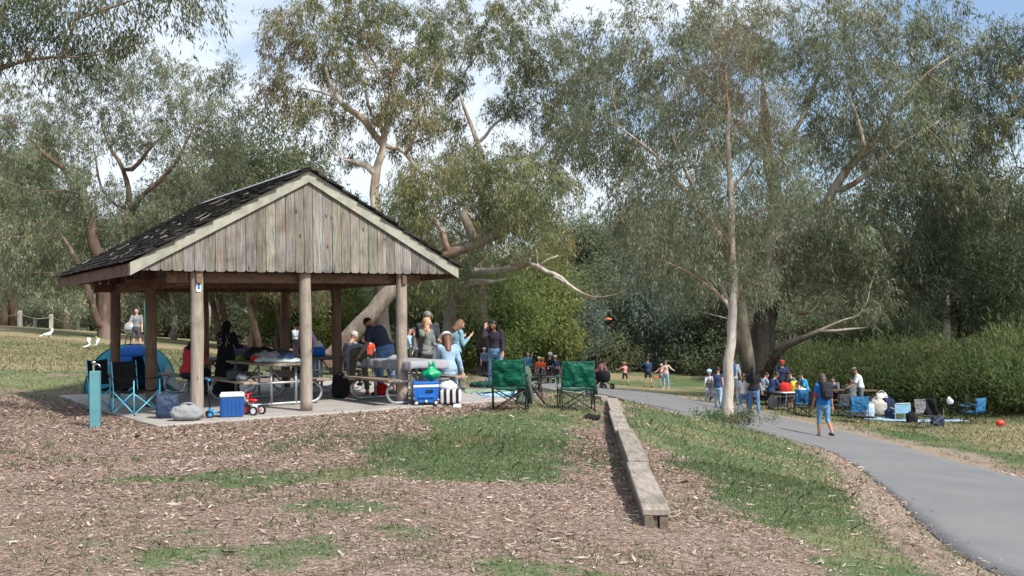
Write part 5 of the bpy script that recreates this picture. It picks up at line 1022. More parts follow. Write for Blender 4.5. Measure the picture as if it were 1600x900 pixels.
def trike():
    root = empty('tricycle', SLV(392, 648), R(-22), 'small red and white toddler balance tricycle between the cool box and the table', 'tricycle'); root.scale = (.88,)*3; r_ = plain('red_plastic', (.60, .02, .02), .35, .45); c = lambda p: p
    MB().tube([(-.10, 0, .13), (-.08, 0, .26), (-.06, 0, .38)], .018, 10).obj('fork', r_, root, smooth=True); MB().tube([(-.06, -.13, .40), (-.07, 0, .385), (-.06, .13, .40)], .013, 8).obj('handlebar', r_, root, smooth=True)
    MB().tube([(-.09, 0, .28), (.0, 0, .20), (.14, 0, .15)], [.022, .026, .022], 10).obj('frame', whitep, root, smooth=True); MB().ell((.05, 0, .275), (.10, .06, .035), 16, 9).obj('seat', r_, root, smooth=True); MB().tube([(.05, 0, .26), (.06, 0, .19)], .014, 8).obj('seat_post', whitep, root)
    MB().tube([(.16, -.11, .09), (.16, .11, .09)], .012, 8).obj('axle', r_, root)
    for x, y, q in ((-.11, -.025, .095), (-.11, .025, .095), (.16, -.13, .085), (.16, .13, .085)):
        w = MB().tube([(x, y-.018, q), (x, y+.018, q)], q, 20).obj('wheel', rubber, root); MB().tube([(x, y-.021, q), (x, y+.021, q)], q*.66, 16).obj('rim', r_ if x < 0 else whitep, w)
trike()
# ---- teal bollard
def bollard():
    p = hit(149, 668); root = empty('bollard', p-(0, 0, .03), R(12), 'square teal painted bollard with a metal tap on top in front of the shelter', 'bollard'); tm = plain('teal_paint', (.10, .26, .29), .6, .3, 0, .12, 5, .2)
    MB().box((0, 0, .45), (.145, .145, .90), ch=.008).obj('post', tm, root); cr = plain('chrome', (.6, .61, .62), .2, .5, 1)
    MB().tube([(-.02, 0, .90), (-.02, 0, 1.00)], .018, 10).obj('tap_stem', cr, root); MB().tube([(-.02, 0, .985), (.04, -.02, 1.01), (.075, -.03, .98), (.078, -.03, .955)], .012, 8).obj('spout', cr, root, smooth=True); MB().ell((-.02, 0, 1.03), (.035, .022, .025), 12, 7).obj('tap_head', cr, root, smooth=True)
    o = MB().box((0, 0, .01), (.34, .30, .05), ch=.01).obj('footing', plain('footing', (.12, .10, .09), .9), root)
bollard()
# ---- dome tent
def tent():
    p = hit(206, 612); root = empty('dome_tent', p, R(8), 'turquoise and blue pop-up dome tent open towards the camera behind the camp chairs', 'tent'); tq = cloth('turquoise_nylon', (.03, .27, .36), .12, .5, .6); bl = cloth('royal_blue_nylon', (.015, .10, .36), .12, .5, .6); gy = cloth('grey_tent_flap', (.22, .24, .27), .1, .5, .6)
    w, dpt, h = .84, .78, 1.10; n = 12
    def surf(a0, a1, zc=1.0):                                   # gores of a four-sided dome
        rows = []
        for t in np.linspace(0, 1, n):
            ang = t*math.pi/2; rr = math.cos(ang)**.85; z = h*math.sin(ang)**.95; row = []
            for s in np.linspace(0, 1, n):
                c = np.array(a0)*(1-s)+np.array(a1)*s; sagk = .0+.05*math.sin(s*math.pi)*math.sin(ang*2); row.append((c[0]*w*rr*(1-sagk), c[1]*dpt*rr*(1-sagk), z*(1-.02*math.sin(s*math.pi))))
            rows.append(row)
        return np.array(rows)
    C = [(-1, -1), (1, -1), (1, 1), (-1, 1)]
    for (i, m) in ((1, tq), (2, tq), (3, tq)):
        mb = MB(); V, F = thick(surf(C[i], C[(i+1) % 4]), .004); mb.add(V, F); mb.obj('wall_panel', m, root, smooth=True)
    S_ = surf(C[0], C[1]); 
    mb = MB(); V, F = thick(S_[:, :5][:], .004); mb.add(V, F); mb.obj('front_panel', tq, root, smooth=True)
    mb = MB(); V, F = thick(S_[6:, 3:], .006); mb.add(V+np.array((0, -.012, .006)), F); mb.obj('top_panel', bl, root, smooth=True)
    mb = MB(); V, F = thick(S_[:7, 9:], .004); mb.add(V, F); mb.obj('front_panel', tq, root, smooth=True)
    mb = MB(); P = S_[3:9, 4:8].copy(); P[..., 1] -= .06; P[..., 2] -= .05; V, F = thick(P, .004); mb.add(V, F); mb.obj('hanging_flap', bl, root, smooth=True)
    for c in C:
        t = np.linspace(0, math.pi/2, 14); MB().tube(np.stack([c[0]*w*np.cos(t)**.85*1.01, c[1]*dpt*np.cos(t)**.85*1.01, h*np.sin(t)**.95+.008], 1), .009, 6).obj('pole', blackm, root, smooth=True)
    P = np.array([[(.80+.42*s*(1-t*.3), -.72+.8*t, .02+.62*(1-s)*(.45+.55*t)) for t in np.linspace(0, 1, 8)] for s in np.linspace(0, 1, 8)]); mb = MB(); V, F = thick(P, .004); mb.add(V, F); mb.obj('side_flap', gy, root, smooth=True)
    MB().tube([(1.45, -.45, .02), (1.2, -.1, .42), (.8, .3, .85)], .008, 6).obj('guy_pole', blackm, root, smooth=True); MB().box((-.35, -.84, .70), (.20, .006, .04)).obj('white_print', whitep, root)
tent()
# ---- between the green chairs: a small folding side table and a hung jacket
def side_table():
    p = hit(836, 634); root = empty('folding_side_table', p, R(5), 'small black folding table between the two green camp chairs', 'table')
    MB().box((0, 0, .56), (.42, .34, .018), ch=.004).obj('tabletop', blackf, root)
    for a, b in (((-.20, -.15, 0), (.18, -.15, .55)), ((.20, -.15, 0), (-.18, -.15, .55)), ((-.20, .15, 0), (.18, .15, .55)), ((.20, .15, 0), (-.18, .15, .55))): MB().tube([a, b], .009, 7).obj('leg', blackm, root)
side_table()
camp_chair(hit(862, 628)+np.array((-.45, .8, 0)), R(95), blackf, blackm, 'black camp chair turned sideways just behind the two green camp chairs', w=.5, back=.6, hb=.2)
def hung(loc, rz, mat, label, h=.55, w=.20, seed=1):
    P = drape(w, h, .03, .0, .02, seed, 16, 10); P[..., 0] *= (1.25-.5*P[..., 2:3].squeeze()/h)+.1*np.sin(P[..., 2]*14); P[..., 1] += .05*np.sin(P[..., 2]*9+P[..., 0]*20); mb = MB(); V, F = thick(P, .05); mb.add(V, F); o = mb.obj('jacket', mat, smooth=True, loc=[float(q) for q in loc], rz=rz); tag(o, label, 'jacket')
hung(hit(820, 640)+(0, -.05, .12), R(10), cloth('olive_grey_jacket', (.085, .11, .09)), 'olive grey jacket hanging from the arm of the left green camp chair', .62, .24, 2)
hung(hit(925, 641)+(0, -.02, .28), R(-12), greend, 'dark green bag hanging from the right arm of the right green camp chair', .46, .17, 4)
lump('black_shoe', hit(925, 656), (.30, .12, .09), blackf, 'black shoe lying on the mulch behind the right green camp chair', 'shoe', 3, noise=.12, rz=R(-8))
# ---- rug, ropes on the ground right of the slab
def groundcloth(px, py, w, l, rz, mat, label, name='picnic_rug', cat='rug', h=.03, seed=1, amp=.03):
    c = hit(px, py); n = 22; U, Vv = np.meshgrid(np.linspace(-w/2, w/2, n), np.linspace(-l/2, l/2, n)); ca, sa = math.cos(rz), math.sin(rz); X = c[0]+U*ca-Vv*sa; Y = c[1]+U*sa+Vv*ca; Z = gz(X.ravel(), Y.ravel()).reshape(X.shape)+.012+amp*fbm(U.ravel()*4+seed, Vv.ravel()*4, 1, seed).reshape(X.shape)
    X += .03*np.sin(Vv*7+seed); P = np.dstack([X-c[0], Y-c[1], Z-c[2]]); mb = MB(); V, F = thick(P, .008); mb.add(V, F); o = mb.obj(name, mat, smooth=True, loc=[float(q) for q in c]); tag(o, label, cat)
groundcloth(757, 612, 1.0, 1.2, .3, cloth('pale_green_rug', (.22, .30, .20), .3), 'pale green patterned rug on the grass at the end of the slab', seed=2)
groundcloth(790, 618, .9, .9, .5, cloth('light_blue_sheet', (.30, .52, .66)), 'light blue sheet on the grass behind the left green camp chair', name='ground_sheet', seed=4)
lump('rolled_sleeping_bag', hit(764, 606), (.95, .28, .16), greend, 'rolled dark green sleeping bag on the rug by the man in the dark jacket', 'sleeping bag', 2, noise=.12, rz=R(-8), sq=.7)
def strap(pts, label, col, r=.012):
    P = np.array([hit(*q)+(0, 0, .02) for q in pts]); o = P[0].copy(); t = np.linspace(0, len(P)-1, 40); Q = np.stack([np.interp(t, range(len(P)), P[:, k]) for k in range(3)], 1)
    for _ in range(3): Q[1:-1] = (Q[:-2]+Q[1:-1]*2+Q[2:])/4
    ob = MB().tube(Q-o, r, 6).obj('strap', cloth('strap_blue', col), smooth=True, loc=[float(q) for q in o]); tag(ob, label, 'strap', 'blue straps on the ground')
strap([(722, 596), (735, 602), (750, 606), (770, 611), (790, 613)], 'thin blue strap crossing the pale green rug', (.02, .12, .42)); strap([(735, 618), (742, 613), (752, 621), (762, 616), (764, 622), (748, 627), (736, 624)], 'coiled blue strap at the right corner of the slab', (.02, .08, .40), .018); strap([(718, 604), (732, 612), (748, 616), (775, 620)], 'second thin blue strap between the seated woman and the blue sheet', (.02, .12, .42))
def low_bench():
    p = hit(852, 609); root = empty('low_table', p, R(30), 'low grey folding table behind the green camp chairs', 'table'); MB().box((0, 0, .42), (.62, .40, .03), ch=.006).obj('tabletop', charc, root); MB().box((-.1, -.02, .22), (.55, .32, .02), ch=.005).obj('shelf', charc, root)
    for x in (-.28, .28):
        for y in (-.17, .17): MB().tube([(x*1.05, y, 0), (x, y, .41)], .013, 7).obj('leg', steel, root)
low_bench()
# ---- right picnic ground: chairs, bags, ball
camp_chair(on_ground(1338, 33.0)*1, R(6), bluef, blackm, 'bright blue camp chair facing the man in the white tee', 'camp chairs on the right lawn', seed=2, w=.62)
camp_chair(on_ground(1452, 31.8), R(-160), charc, greyf, 'grey camp chair draped with a dark jacket, right of the black backpack', 'camp chairs on the right lawn', seed=4, fab2=greyf, w=.6)
camp_chair(on_ground(1498, 35.5), R(60), blackf, blackm, 'black camp chair with white cloth beside the blue-backed chair', 'camp chairs on the right lawn', seed=6, w=.55)
camp_chair(on_ground(1521, 33.3), R(35), bluef, blackm, 'low blue camp chair nearest the red ball', 'camp chairs on the right lawn', seed=9, w=.58, fab2=bluef, back=.88)
camp_chair(on_ground(1272, 33.5), R(8), blackf, blackm, 'black camp chair left of the walker with the backpack', 'camp chairs on the right lawn', seed=3, w=.6)
camp_chair(on_ground(1254, 34.0), R(-10), bluef, blackm, 'blue camp chair left of the black one by the folding table', 'camp chairs on the right lawn', seed=3, w=.5)
camp_chair(on_ground(1310, 34.5), R(30), charc, blackm, 'dark camp chair right behind the walker with the backpack', 'camp chairs on the right lawn', seed=8, w=.55, back=.8)
lump('white_cloth', on_ground(1485, 35.2)+(0, 0, .56), (.22, .2, .24), cloth('white_cloth', (.6, .6, .6)), 'white cloth bundled over the arm of the black camp chair', 'cloth', 2)
hung(on_ground(1454, 31.5)+(0, -.05, .45), 0, blackf, 'dark jacket draped over the back of the grey camp chair', .5, .34, 6)
def lawn_chair():
    p = on_ground(1411, 34.5); root = empty('lawn_chair', p, R(4), 'pale blue webbed lawn chair with white frame seen from behind', 'chair'); wm = plain('white_tube', (.62, .66, .70), .4, .4); fb = cloth('pale_blue_web', (.22, .42, .55))
    t = [(-.27, 0, .0), (-.27, 0, .55), (-.25, -.02, .60), (.25, -.02, .60), (.27, 0, .55), (.27, 0, 0)]; MB().tube(t, .014, 8).obj('frame', wm, root, smooth=True); MB().tube([(-.27, .45, 0), (-.27, .45, .25), (-.27, 0, .25)], .014, 8).obj('frame', wm, root, smooth=True); MB().tube([(.27, .45, 0), (.27, .45, .25), (.27, 0, .25)], .014, 8).obj('frame', wm, root, smooth=True)
    mb = MB(); 
    for i in range(5): mb.box((0, -.012, .29+i*.062), (.52, .006, .054))
    mb.obj('backrest', fb, root); MB().box((0, .22, .25), (.52, .42, .012)).obj('seat', fb, root)
    for s in (-1, 1): MB().box((s*.27, .2, .42), (.05, .36, .02), ch=.005).obj('armrest', wm, root)
lawn_chair()
groundcloth(1425, 658, 3.6, .9, .05, cloth('pale_blue_mat', (.30, .42, .58)), 'pale blue mat on the grass under the right camp chairs', name='picnic_mat', cat='mat', seed=7)
groundcloth(1340, 652, 1.1, .8, .1, charc, 'dark folded tarp in front of the bright blue camp chair', name='folded_tarp', cat='tarp', seed=9, amp=.14)
bag('backpack', on_ground(1425, 33.8), (.36, .30, .36), blackf, 'black backpack on the mat right of the pale blue lawn chair', seed=3)
bag('backpack', on_ground(1391, 34.8), (.34, .32, .34), navyf, 'navy backpack left of the pale blue lawn chair', seed=5); 
bag('tote_bag', on_ground(1388, 36.0), (.42, .36, .66), navyf, 'tall navy bag at the back of the heap of bags', seed=6, sq=.5); bag('fabric_bag', on_ground(1372, 35.8), (.62, .4, .62), cloth('cream_cloth', (.42, .38, .35)), 'cream bag slumped left of the navy bags', seed=7, noise=.25, sq=.9); bag('carrier_bag', on_ground(1378, 36.8), (.5, .3, .78), cloth('white_bag', (.55, .55, .56)), 'white carrier bag standing behind the cream bag', seed=8, noise=.2)
bag('fabric_bag', on_ground(1363, 36.4), (.32, .3, .60), charc, 'dark grey bag at the left end of the heap of bags', seed=4)
bag('carrier_bag', on_ground(1358, 34.6), (.36, .3, .5), cloth('pale_blue_bag', (.40, .52, .60)), 'pale bag right behind the bright blue camp chair', seed=9, noise=.2)
bag('sports_bag', on_ground(1465, 32.4), (.42, .3, .32), navyf, 'navy and red sports bag under the grey camp chair', seed=2)
def ball():
    mb = MB(); mb.ell((0, 0, .105), (.14, .11, .105), 22, 14); o = mb.obj('red_ball', plain('red_leather', (.55, .05, .03), .45, .4), smooth=True, loc=[float(q) for q in on_ground(1563, 32.2)]); tag(o, 'red oval ball lying on the grass at the far right', 'ball')
ball()
def folding_table():
    p = on_ground(1240, 34.6); root = empty('folding_table', p, R(10), 'small white folding table in front of the picnic table with the red bag', 'table'); MB().box((0, 0, .70), (.95, .55, .03), ch=.008).obj('tabletop', whitep, root)
    for s in (-1, 1):
        for y in (-.22, .22): MB().tube([(s*.40, y, 0), (s*.36, y, .69)], .012, 7).obj('leg', steel, root)
    lump('shopping_bag', p+(-.28, .0, .715), (.42, .30, .34), cloth('red_bag', (.48, .03, .025)), 'bright red shopping bag on the white folding table', 'bag', 3, noise=.12); lump('shopping_bag', p+(.08, .08, .715), (.36, .28, .38), cloth('yellow_bag', (.60, .42, .04)), 'bright yellow shopping bag beside the red one', 'bag', 5, noise=.12); lump('food_box', p+(.32, -.05, .715), (.22, .18, .12), whitep, 'white food box at the right end of the folding table', 'box', 2, noise=.05, sq=.4)
folding_table()
bag('carrier_bag', on_ground(1208, 35.0), (.34, .26, .42), greyf, 'grey carrier bag on the grass under the left bench of the picnic table', seed=3)
# flying discs
for nm, px, py, d, tl, lb in (('flying_disc', 951, 498, 40, .2, 'orange flying disc in the air in front of the dark trees'), ('flying_disc', 1025, 589, 55, .5, 'orange flying disc held low beside the couple on the meadow')):
    p = atd(px, py, d); mb = MB(); k = d/40*1.0; mb.lathe((0, 0, 0), [(.0, .022), (.10, .02), (.13, .01), (.135, -.012), (.128, -.012), (.12, .004), (0, .012)], 20); o = mb.obj(nm, plain('orange_plastic', (.75, .13, .05), .45), smooth=True, loc=[float(q) for q in p]); o.rotation_euler = (tl, .1, 0); tag(o, lb, 'flying disc')
# ---- rope fence on the left, birds, sign post, car
def fence():
    ps = [on_ground(-30, 52), on_ground(31, 60), on_ground(80, 68), on_ground(122, 75.5), on_ground(160, 84)]; root = empty('rope_fence', ps[0], 0, 'rope fence with squared pale timber posts on the left rise', 'fence'); m = wood_mat('pale_post', (.28, .26, .23), (.50, .48, .44), useattr=False); rope = plain('rope', (.36, .34, .30), .9)
    for p in ps: q = p-ps[0]; MB().box(q+(0, 0, .45), (.22, .22, 1.1), ch=.02).obj('post', m, root)
    for a, b in zip(ps[:-1], ps[1:]):
        for h in (.82,):
            t = np.linspace(0, 1, 12)[:, None]; P = (a-ps[0])*(1-t)+(b-ps[0])*t+np.c_[t*0, t*0, h-.22*np.sin(t*np.pi)]; MB().tube(P, .022, 5).obj('rope', rope, root, smooth=True)
fence()
_p = on_ground(55, 80); _r = empty('marker_post', _p, 0, 'short pale marker post beyond the rope fence', 'post'); MB().box((0, 0, .35), (.22, .22, .75), ch=.02).obj('post', plain('pale_paint', (.45, .45, .42), .8), _r); MB().box((0, 0, .74), (.26, .26, .05), ch=.01).obj('cap', plain('pale_paint', (.45, .45, .42), .8), _r)
def bird(px, d, rz, label, sc=1, air=0, wings=0):
    p = on_ground(px, d)+(0, 0, air); root = empty('cockatoo', p, rz, label, 'bird', 'white cockatoos on the left lawn'); root.scale = (sc,)*3; wt = plain('white_feather', (.75, .75, .73), .8, .1); dk = plain('beak_grey', (.06, .06, .06), .5)
    b = MB(); b.tube([(0, -.20, .13), (0, -.10, .15), (0, 0, .17), (0, .08, .20), (0, .13, .27), (0, .15, .32)], [.02, .05, .075, .07, .04, .045], 12); b.ell((0, .155, .335), (.04, .05, .042), 12, 8); b.obj('body', wt, root, smooth=True); MB().tube([(0, .20, .335), (0, .225, .325), (0, .225, .305)], [.014, .011, .004], 7).obj('beak', dk, root, smooth=True); MB().tube([(0, .13, .37), (0, .09, .42), (0, .05, .44)], [.015, .012, .003], 6).obj('crest', plain('yellow_crest', (.7, .6, .1), .8), root, smooth=True); MB().tube([(0, -.18, .13), (0, -.32, .09)], [.03, .02], 6).obj('tail', wt, root, smooth=True)
    for s in (-1, 1):
        MB().tube([(s*.025, .02, .12), (s*.025, .03, 0)], .009, 5).obj('leg', dk, root)
        if wings: MB().add([(s*.05, .1, .2), (s*.32, .02, .36), (s*.52, -.12, .40), (s*.25, -.14, .26), (s*.05, -.1, .2), (s*.05, 0, .17)], [(0, 1, 2, 3, 4, 5)]).obj('wing', wt, root)
        else: MB().ell((s*.068, -.03, .17), (.018, .14, .05), 10, 7).obj('wing', wt, root, smooth=True)
bird(75, 44, R(-80), 'white cockatoo feeding on the lawn below the second rope fence post', 1.2); bird(146, 39, R(-60), 'white cockatoo with raised wing on the lawn left of the tent', 1.2, wings=1); 
_q = bird
def perched():
    p = on_ground(122, 75.5)+(-.0, 0, 1.0); root = empty('cockatoo', p, R(70), 'white cockatoo perched on the right rope fence post', 'bird', 'white cockatoos on the left lawn'); wt = plain('white_feather', (.75, .75, .73), .8, .1); root.scale = (1.5,)*3
    b = MB(); b.tube([(0, -.16, .04), (0, -.05, .10), (0, .02, .18), (0, .06, .26), (0, .07, .31)], [.02, .06, .07, .045, .045], 12); b.ell((0, .075, .33), (.04, .05, .042), 12, 8); b.obj('body', wt, root, smooth=True); MB().tube([(0, .12, .33), (0, .145, .32), (0, .145, .30)], [.014, .011, .004], 7).obj('beak', plain('beak_grey', (.06, .06, .06), .5), root, smooth=True)
perched()
def green_pole():
    p = on_ground(228, 44); root = empty('sign_pole', p, 0, 'tall slim green pole between the two left shelter posts', 'pole'); m = plain('green_paint', (.03, .14, .11), .5); MB().tube([(0, 0, -.1), (0, 0, 2.1)], .075, 12).obj('pole', m, root, smooth=True); MB().ell((0, 0, 2.1), (.08, .08, .04), 12, 7).obj('pole_cap', m, root, smooth=True)
green_pole()
def car():
    p = on_ground(190, 92); root = empty('parked_car', p+(0, 0, .0), R(100), 'dark grey-blue car parked behind the trees on the left rise', 'car'); pm = plain('dark_blue_paint', (.05, .075, .10), .25, .5, .4); gm = plain('car_glass', (.03, .04, .05), .08, .6)
    prof = [(-2.1, .35), (-2.15, .75), (-1.95, .98), (-1.1, 1.05), (1.0, 1.03), (1.9, .92), (2.15, .70), (2.15, .35)]; V = [(x, y, z) for y in (-.86, .86) for x, z in prof]; n = len(prof); F = [tuple(range(n))[::-1], tuple(range(n, 2*n))]+[(i, (i+1) % n, n+(i+1) % n, n+i) for i in range(n)]; MB().add(V, F).obj('body', pm, root)
    cp = [(-1.95, .99), (-1.35, 1.50), (.35, 1.52), (1.1, 1.02)]; V = [(x, y*(.80 if z > 1.2 else .84), z) for y in (-1, 1) for x, z in cp]; F = [(3, 2, 1, 0), (4, 5, 6, 7)]+[(i, (i+1) % 4, 4+(i+1) % 4, 4+i) for i in range(4)]; MB().add(V, F).obj('cabin', gm, root); MB().box((-.5, 0, 1.53), (1.75, 1.36, .05), ch=.02).obj('roof', pm, root)
    for x in (-1.35, 1.35):
        for s in (-1, 1): w = MB().tube([(x, s*.70, .34), (x, s*.88, .34)], .34, 20).obj('wheel', rubber, root); MB().tube([(x, s*.70, .34), (x, s*.895, .34)], .21, 14).obj('rim', steel, w)
    for s in (-1, 1): MB().box((-2.12, s*.66, .85), (.08, .24, .16), ch=.02).obj('tail_light', plain('tail_red', (.5, .02, .02), .3), root); MB().box((2.12, s*.62, .70), (.08, .30, .12), ch=.02).obj('headlight', whitep, root)
car()
def grill():
    p = on_ground(206, 41); root = empty('kettle_barbecue', p, 0, 'silver kettle barbecue on thin legs behind the tent', 'barbecue'); MB().ell((0, 0, .86), (.30, .30, .30), 18, 12).obj('bowl', plain('silver_lid', (.5, .51, .52), .35, .5, .6), root, smooth=True); MB().ell((0, 0, .80), (.31, .31, .06), 18, 7).obj('rim', blackm, root, smooth=True)
    for a in (0, 2.1, 4.2): MB().tube([(math.cos(a)*.2, math.sin(a)*.2, .65), (math.cos(a)*.42, math.sin(a)*.42, 0)], .02, 6).obj('leg', blackm, root)
    MB().tube([(-.07, 0, 1.16), (-.07, 0, 1.20), (.07, 0, 1.20), (.07, 0, 1.16)], .012, 6).obj('handle', blackm, root)
grill()
# ---- bicycles
def bicycle(loc, rz, sc, col, label, basket=False):
    root = empty('bicycle', loc, rz, label, 'bicycle'); root.scale = (sc,)*3; m = plain('bike_paint_%d' % int(col[0]*99), col, .35, .4)
    for y in (-.5, .5):
        a = np.linspace(0, 2*np.pi, 28, endpoint=False); w = MB().tube(np.stack([a*0, y+.33*np.cos(a), .34+.33*np.sin(a)], 1), .018, 6, closed=True).obj('wheel', rubber, root, smooth=True)
        mb = MB()
        for q in a[::2]: mb.tube([(0, y, .34), (0, y+.32*math.cos(q), .34+.32*math.sin(q))], .0022, 3)
        mb.obj('spokes', steel, w); MB().tube([(-.04, y, .34), (.04, y, .34)], .025, 8).obj('hub', steel, w)
    J = dict(bb=(0, -.08, .30), seat=(0, -.22, .72), head=(0, .32, .74), rear=(0, -.5, .34), frnt=(0, .5, .34), hb=(0, .30, .92)); mb = MB()
    for a, b in (('bb', 'seat'), ('bb', 'head'), ('seat', 'head'), ('rear', 'bb'), ('rear', 'seat'), ('frnt', 'head'), ('head', 'hb')): mb.tube([J[a], J[b]], .016, 7)
    mb.obj('frame', m, root, smooth=True); MB().tube([(-.26, .20, .96), (-.2, .30, .94), (0, .31, .92), (.2, .30, .94), (.26, .20, .96)], .012, 7).obj('handlebar', steel, root, smooth=True); MB().ell((0, -.25, .80), (.07, .13, .035), 12, 7).obj('saddle', blackp, root, smooth=True); MB().tube([(0, -.22, .70), (0, -.24, .79)], .012, 6).obj('seat_post', steel, root)
    MB().tube([(.07, -.08, .30), (.075, -.08, .301)], .09, 16).obj('chainring', steel, root)
    for s in (-1, 1): MB().box((s*.14, -.08+s*.15, .30), (.09, .08, .02), ch=.004).obj('pedal', blackp, root); MB().tube([(s*.08, -.08, .30), (s*.10, -.08+s*.15, .30)], .009, 6).obj('crank', steel, root)
    if basket:
        mb = MB()
        for z in (.74, .82, .90, .96): mb.tube([(-.16, .38, z), (.16, .38, z), (.18, .62, z), (-.18, .62, z)], .012, 5, closed=True)
        for x in np.linspace(-.16, .16, 6): mb.tube([(x, .38, .72), (x, .38, .97)], .008, 4); mb.tube([(x, .62, .72), (x, .62, .97)], .008, 4)
        mb.obj('basket', blackp, root)
    return root
# ================================================================ PEOPLE
SKIN = {}
def skin_mat(k):
    c = {'light': (.50, .30, .22), 'tan': (.36, .20, .13), 'pale': (.58, .37, .28)}[k]
    if k not in SKIN:
        t = NT('skin_'+k, .55, .3); t.base(t.ramp(t.noise(t.coord(), 9, 3), [(.3, tuple(x*.88 for x in c)), (.7, tuple(min(1, x*1.1) for x in c))])); t.b.inputs['Subsurface Weight'].default_value = .08; SKIN[k] = t.m
    return SKIN[k]
def hair_mat(col):
    key = ('hair', col)
    if key not in _MC:
        t = NT('hair', .45, .35); v = t.coord('Object', (26, 26, 3)); f = t.noise(v, 3, 5); t.base(t.ramp(f, [(.3, tuple(x*.5 for x in col)), (.7, tuple(min(1, x*1.5) for x in col))])); t.bump(f, .6, .01); _MC[key] = t.m
    return _MC[key]
def rotv(v, ax, a):
    ax = np.array(ax, float)/np.linalg.norm(ax); v = np.array(v, float); return v*math.cos(a)+np.cross(ax, v)*math.sin(a)+ax*(ax@v)*(1-math.cos(a))
def loft(mb, rings, n=14):
    """rings: (centre, lateral vec, depth vec) -> closed tube with rounded ends"""
    an = np.linspace(0, 2*np.pi, n, endpoint=False); R_ = [np.array(c)+np.cos(an)[:, None]*np.array(a)+np.sin(an)[:, None]*np.array(b) for c, a, b in rings]
    V = np.concatenate(R_); m = len(R_); F = [(i*n+k, i*n+(k+1) % n, (i+1)*n+(k+1) % n, (i+1)*n+k) for i in range(m-1) for k in range(n)]; F.append(tuple(range(n))[::-1]); F.append(tuple((m-1)*n+k for k in range(n))); mb.add(V, F)
def limb(mb, P, rs, n=10, cap=True):
    P = [np.array(p, float) for p in P]; Q = []; rr = []
    for i in range(len(P)-1):
        k = 4
        for t in np.linspace(0, 1, k, endpoint=False): Q.append(P[i]*(1-t)+P[i+1]*t); rr.append(rs[i]*(1-t)+rs[i+1]*t)
    Q.append(P[-1]); rr.append(rs[-1])
    if cap:
        d0 = Q[0]-Q[1]; d0 /= np.linalg.norm(d0)+1e-9; d1 = Q[-1]-Q[-2]; d1 /= np.linalg.norm(d1)+1e-9
        Q = [Q[0]+d0*rr[0]*.8, Q[0]+d0*rr[0]*.45]+Q+[Q[-1]+d1*rr[-1]*.45, Q[-1]+d1*rr[-1]*.8]; rr = [rr[0]*.4, rr[0]*.85]+rr+[rr[-1]*.85, rr[-1]*.4]
    mb.tube(Q, rr, n)
def remesh(mb, name, mat, parent, vox, smooth_it=4):
    me = bpy.data.meshes.new('tmp'); me.from_pydata(np.concatenate(mb.v).tolist(), [], mb.f); o = bpy.data.objects.new('tmp', me); S.collection.objects.link(o)
    m = o.modifiers.new('r', 'REMESH'); m.mode = 'VOXEL'; m.voxel_size = vox; m.use_smooth_shade = True; s = o.modifiers.new('s', 'SMOOTH'); s.iterations = smooth_it; s.factor = .5
    dg = bpy.context.evaluated_depsgraph_get(); new = bpy.data.meshes.new_from_object(o.evaluated_get(dg)); new.name = name; bpy.data.objects.remove(o); bpy.data.meshes.remove(me)
    new.materials.clear(); new.materials.append(mat); new.shade_smooth(); ob = bpy.data.objects.new(name, new); return link(ob, parent)
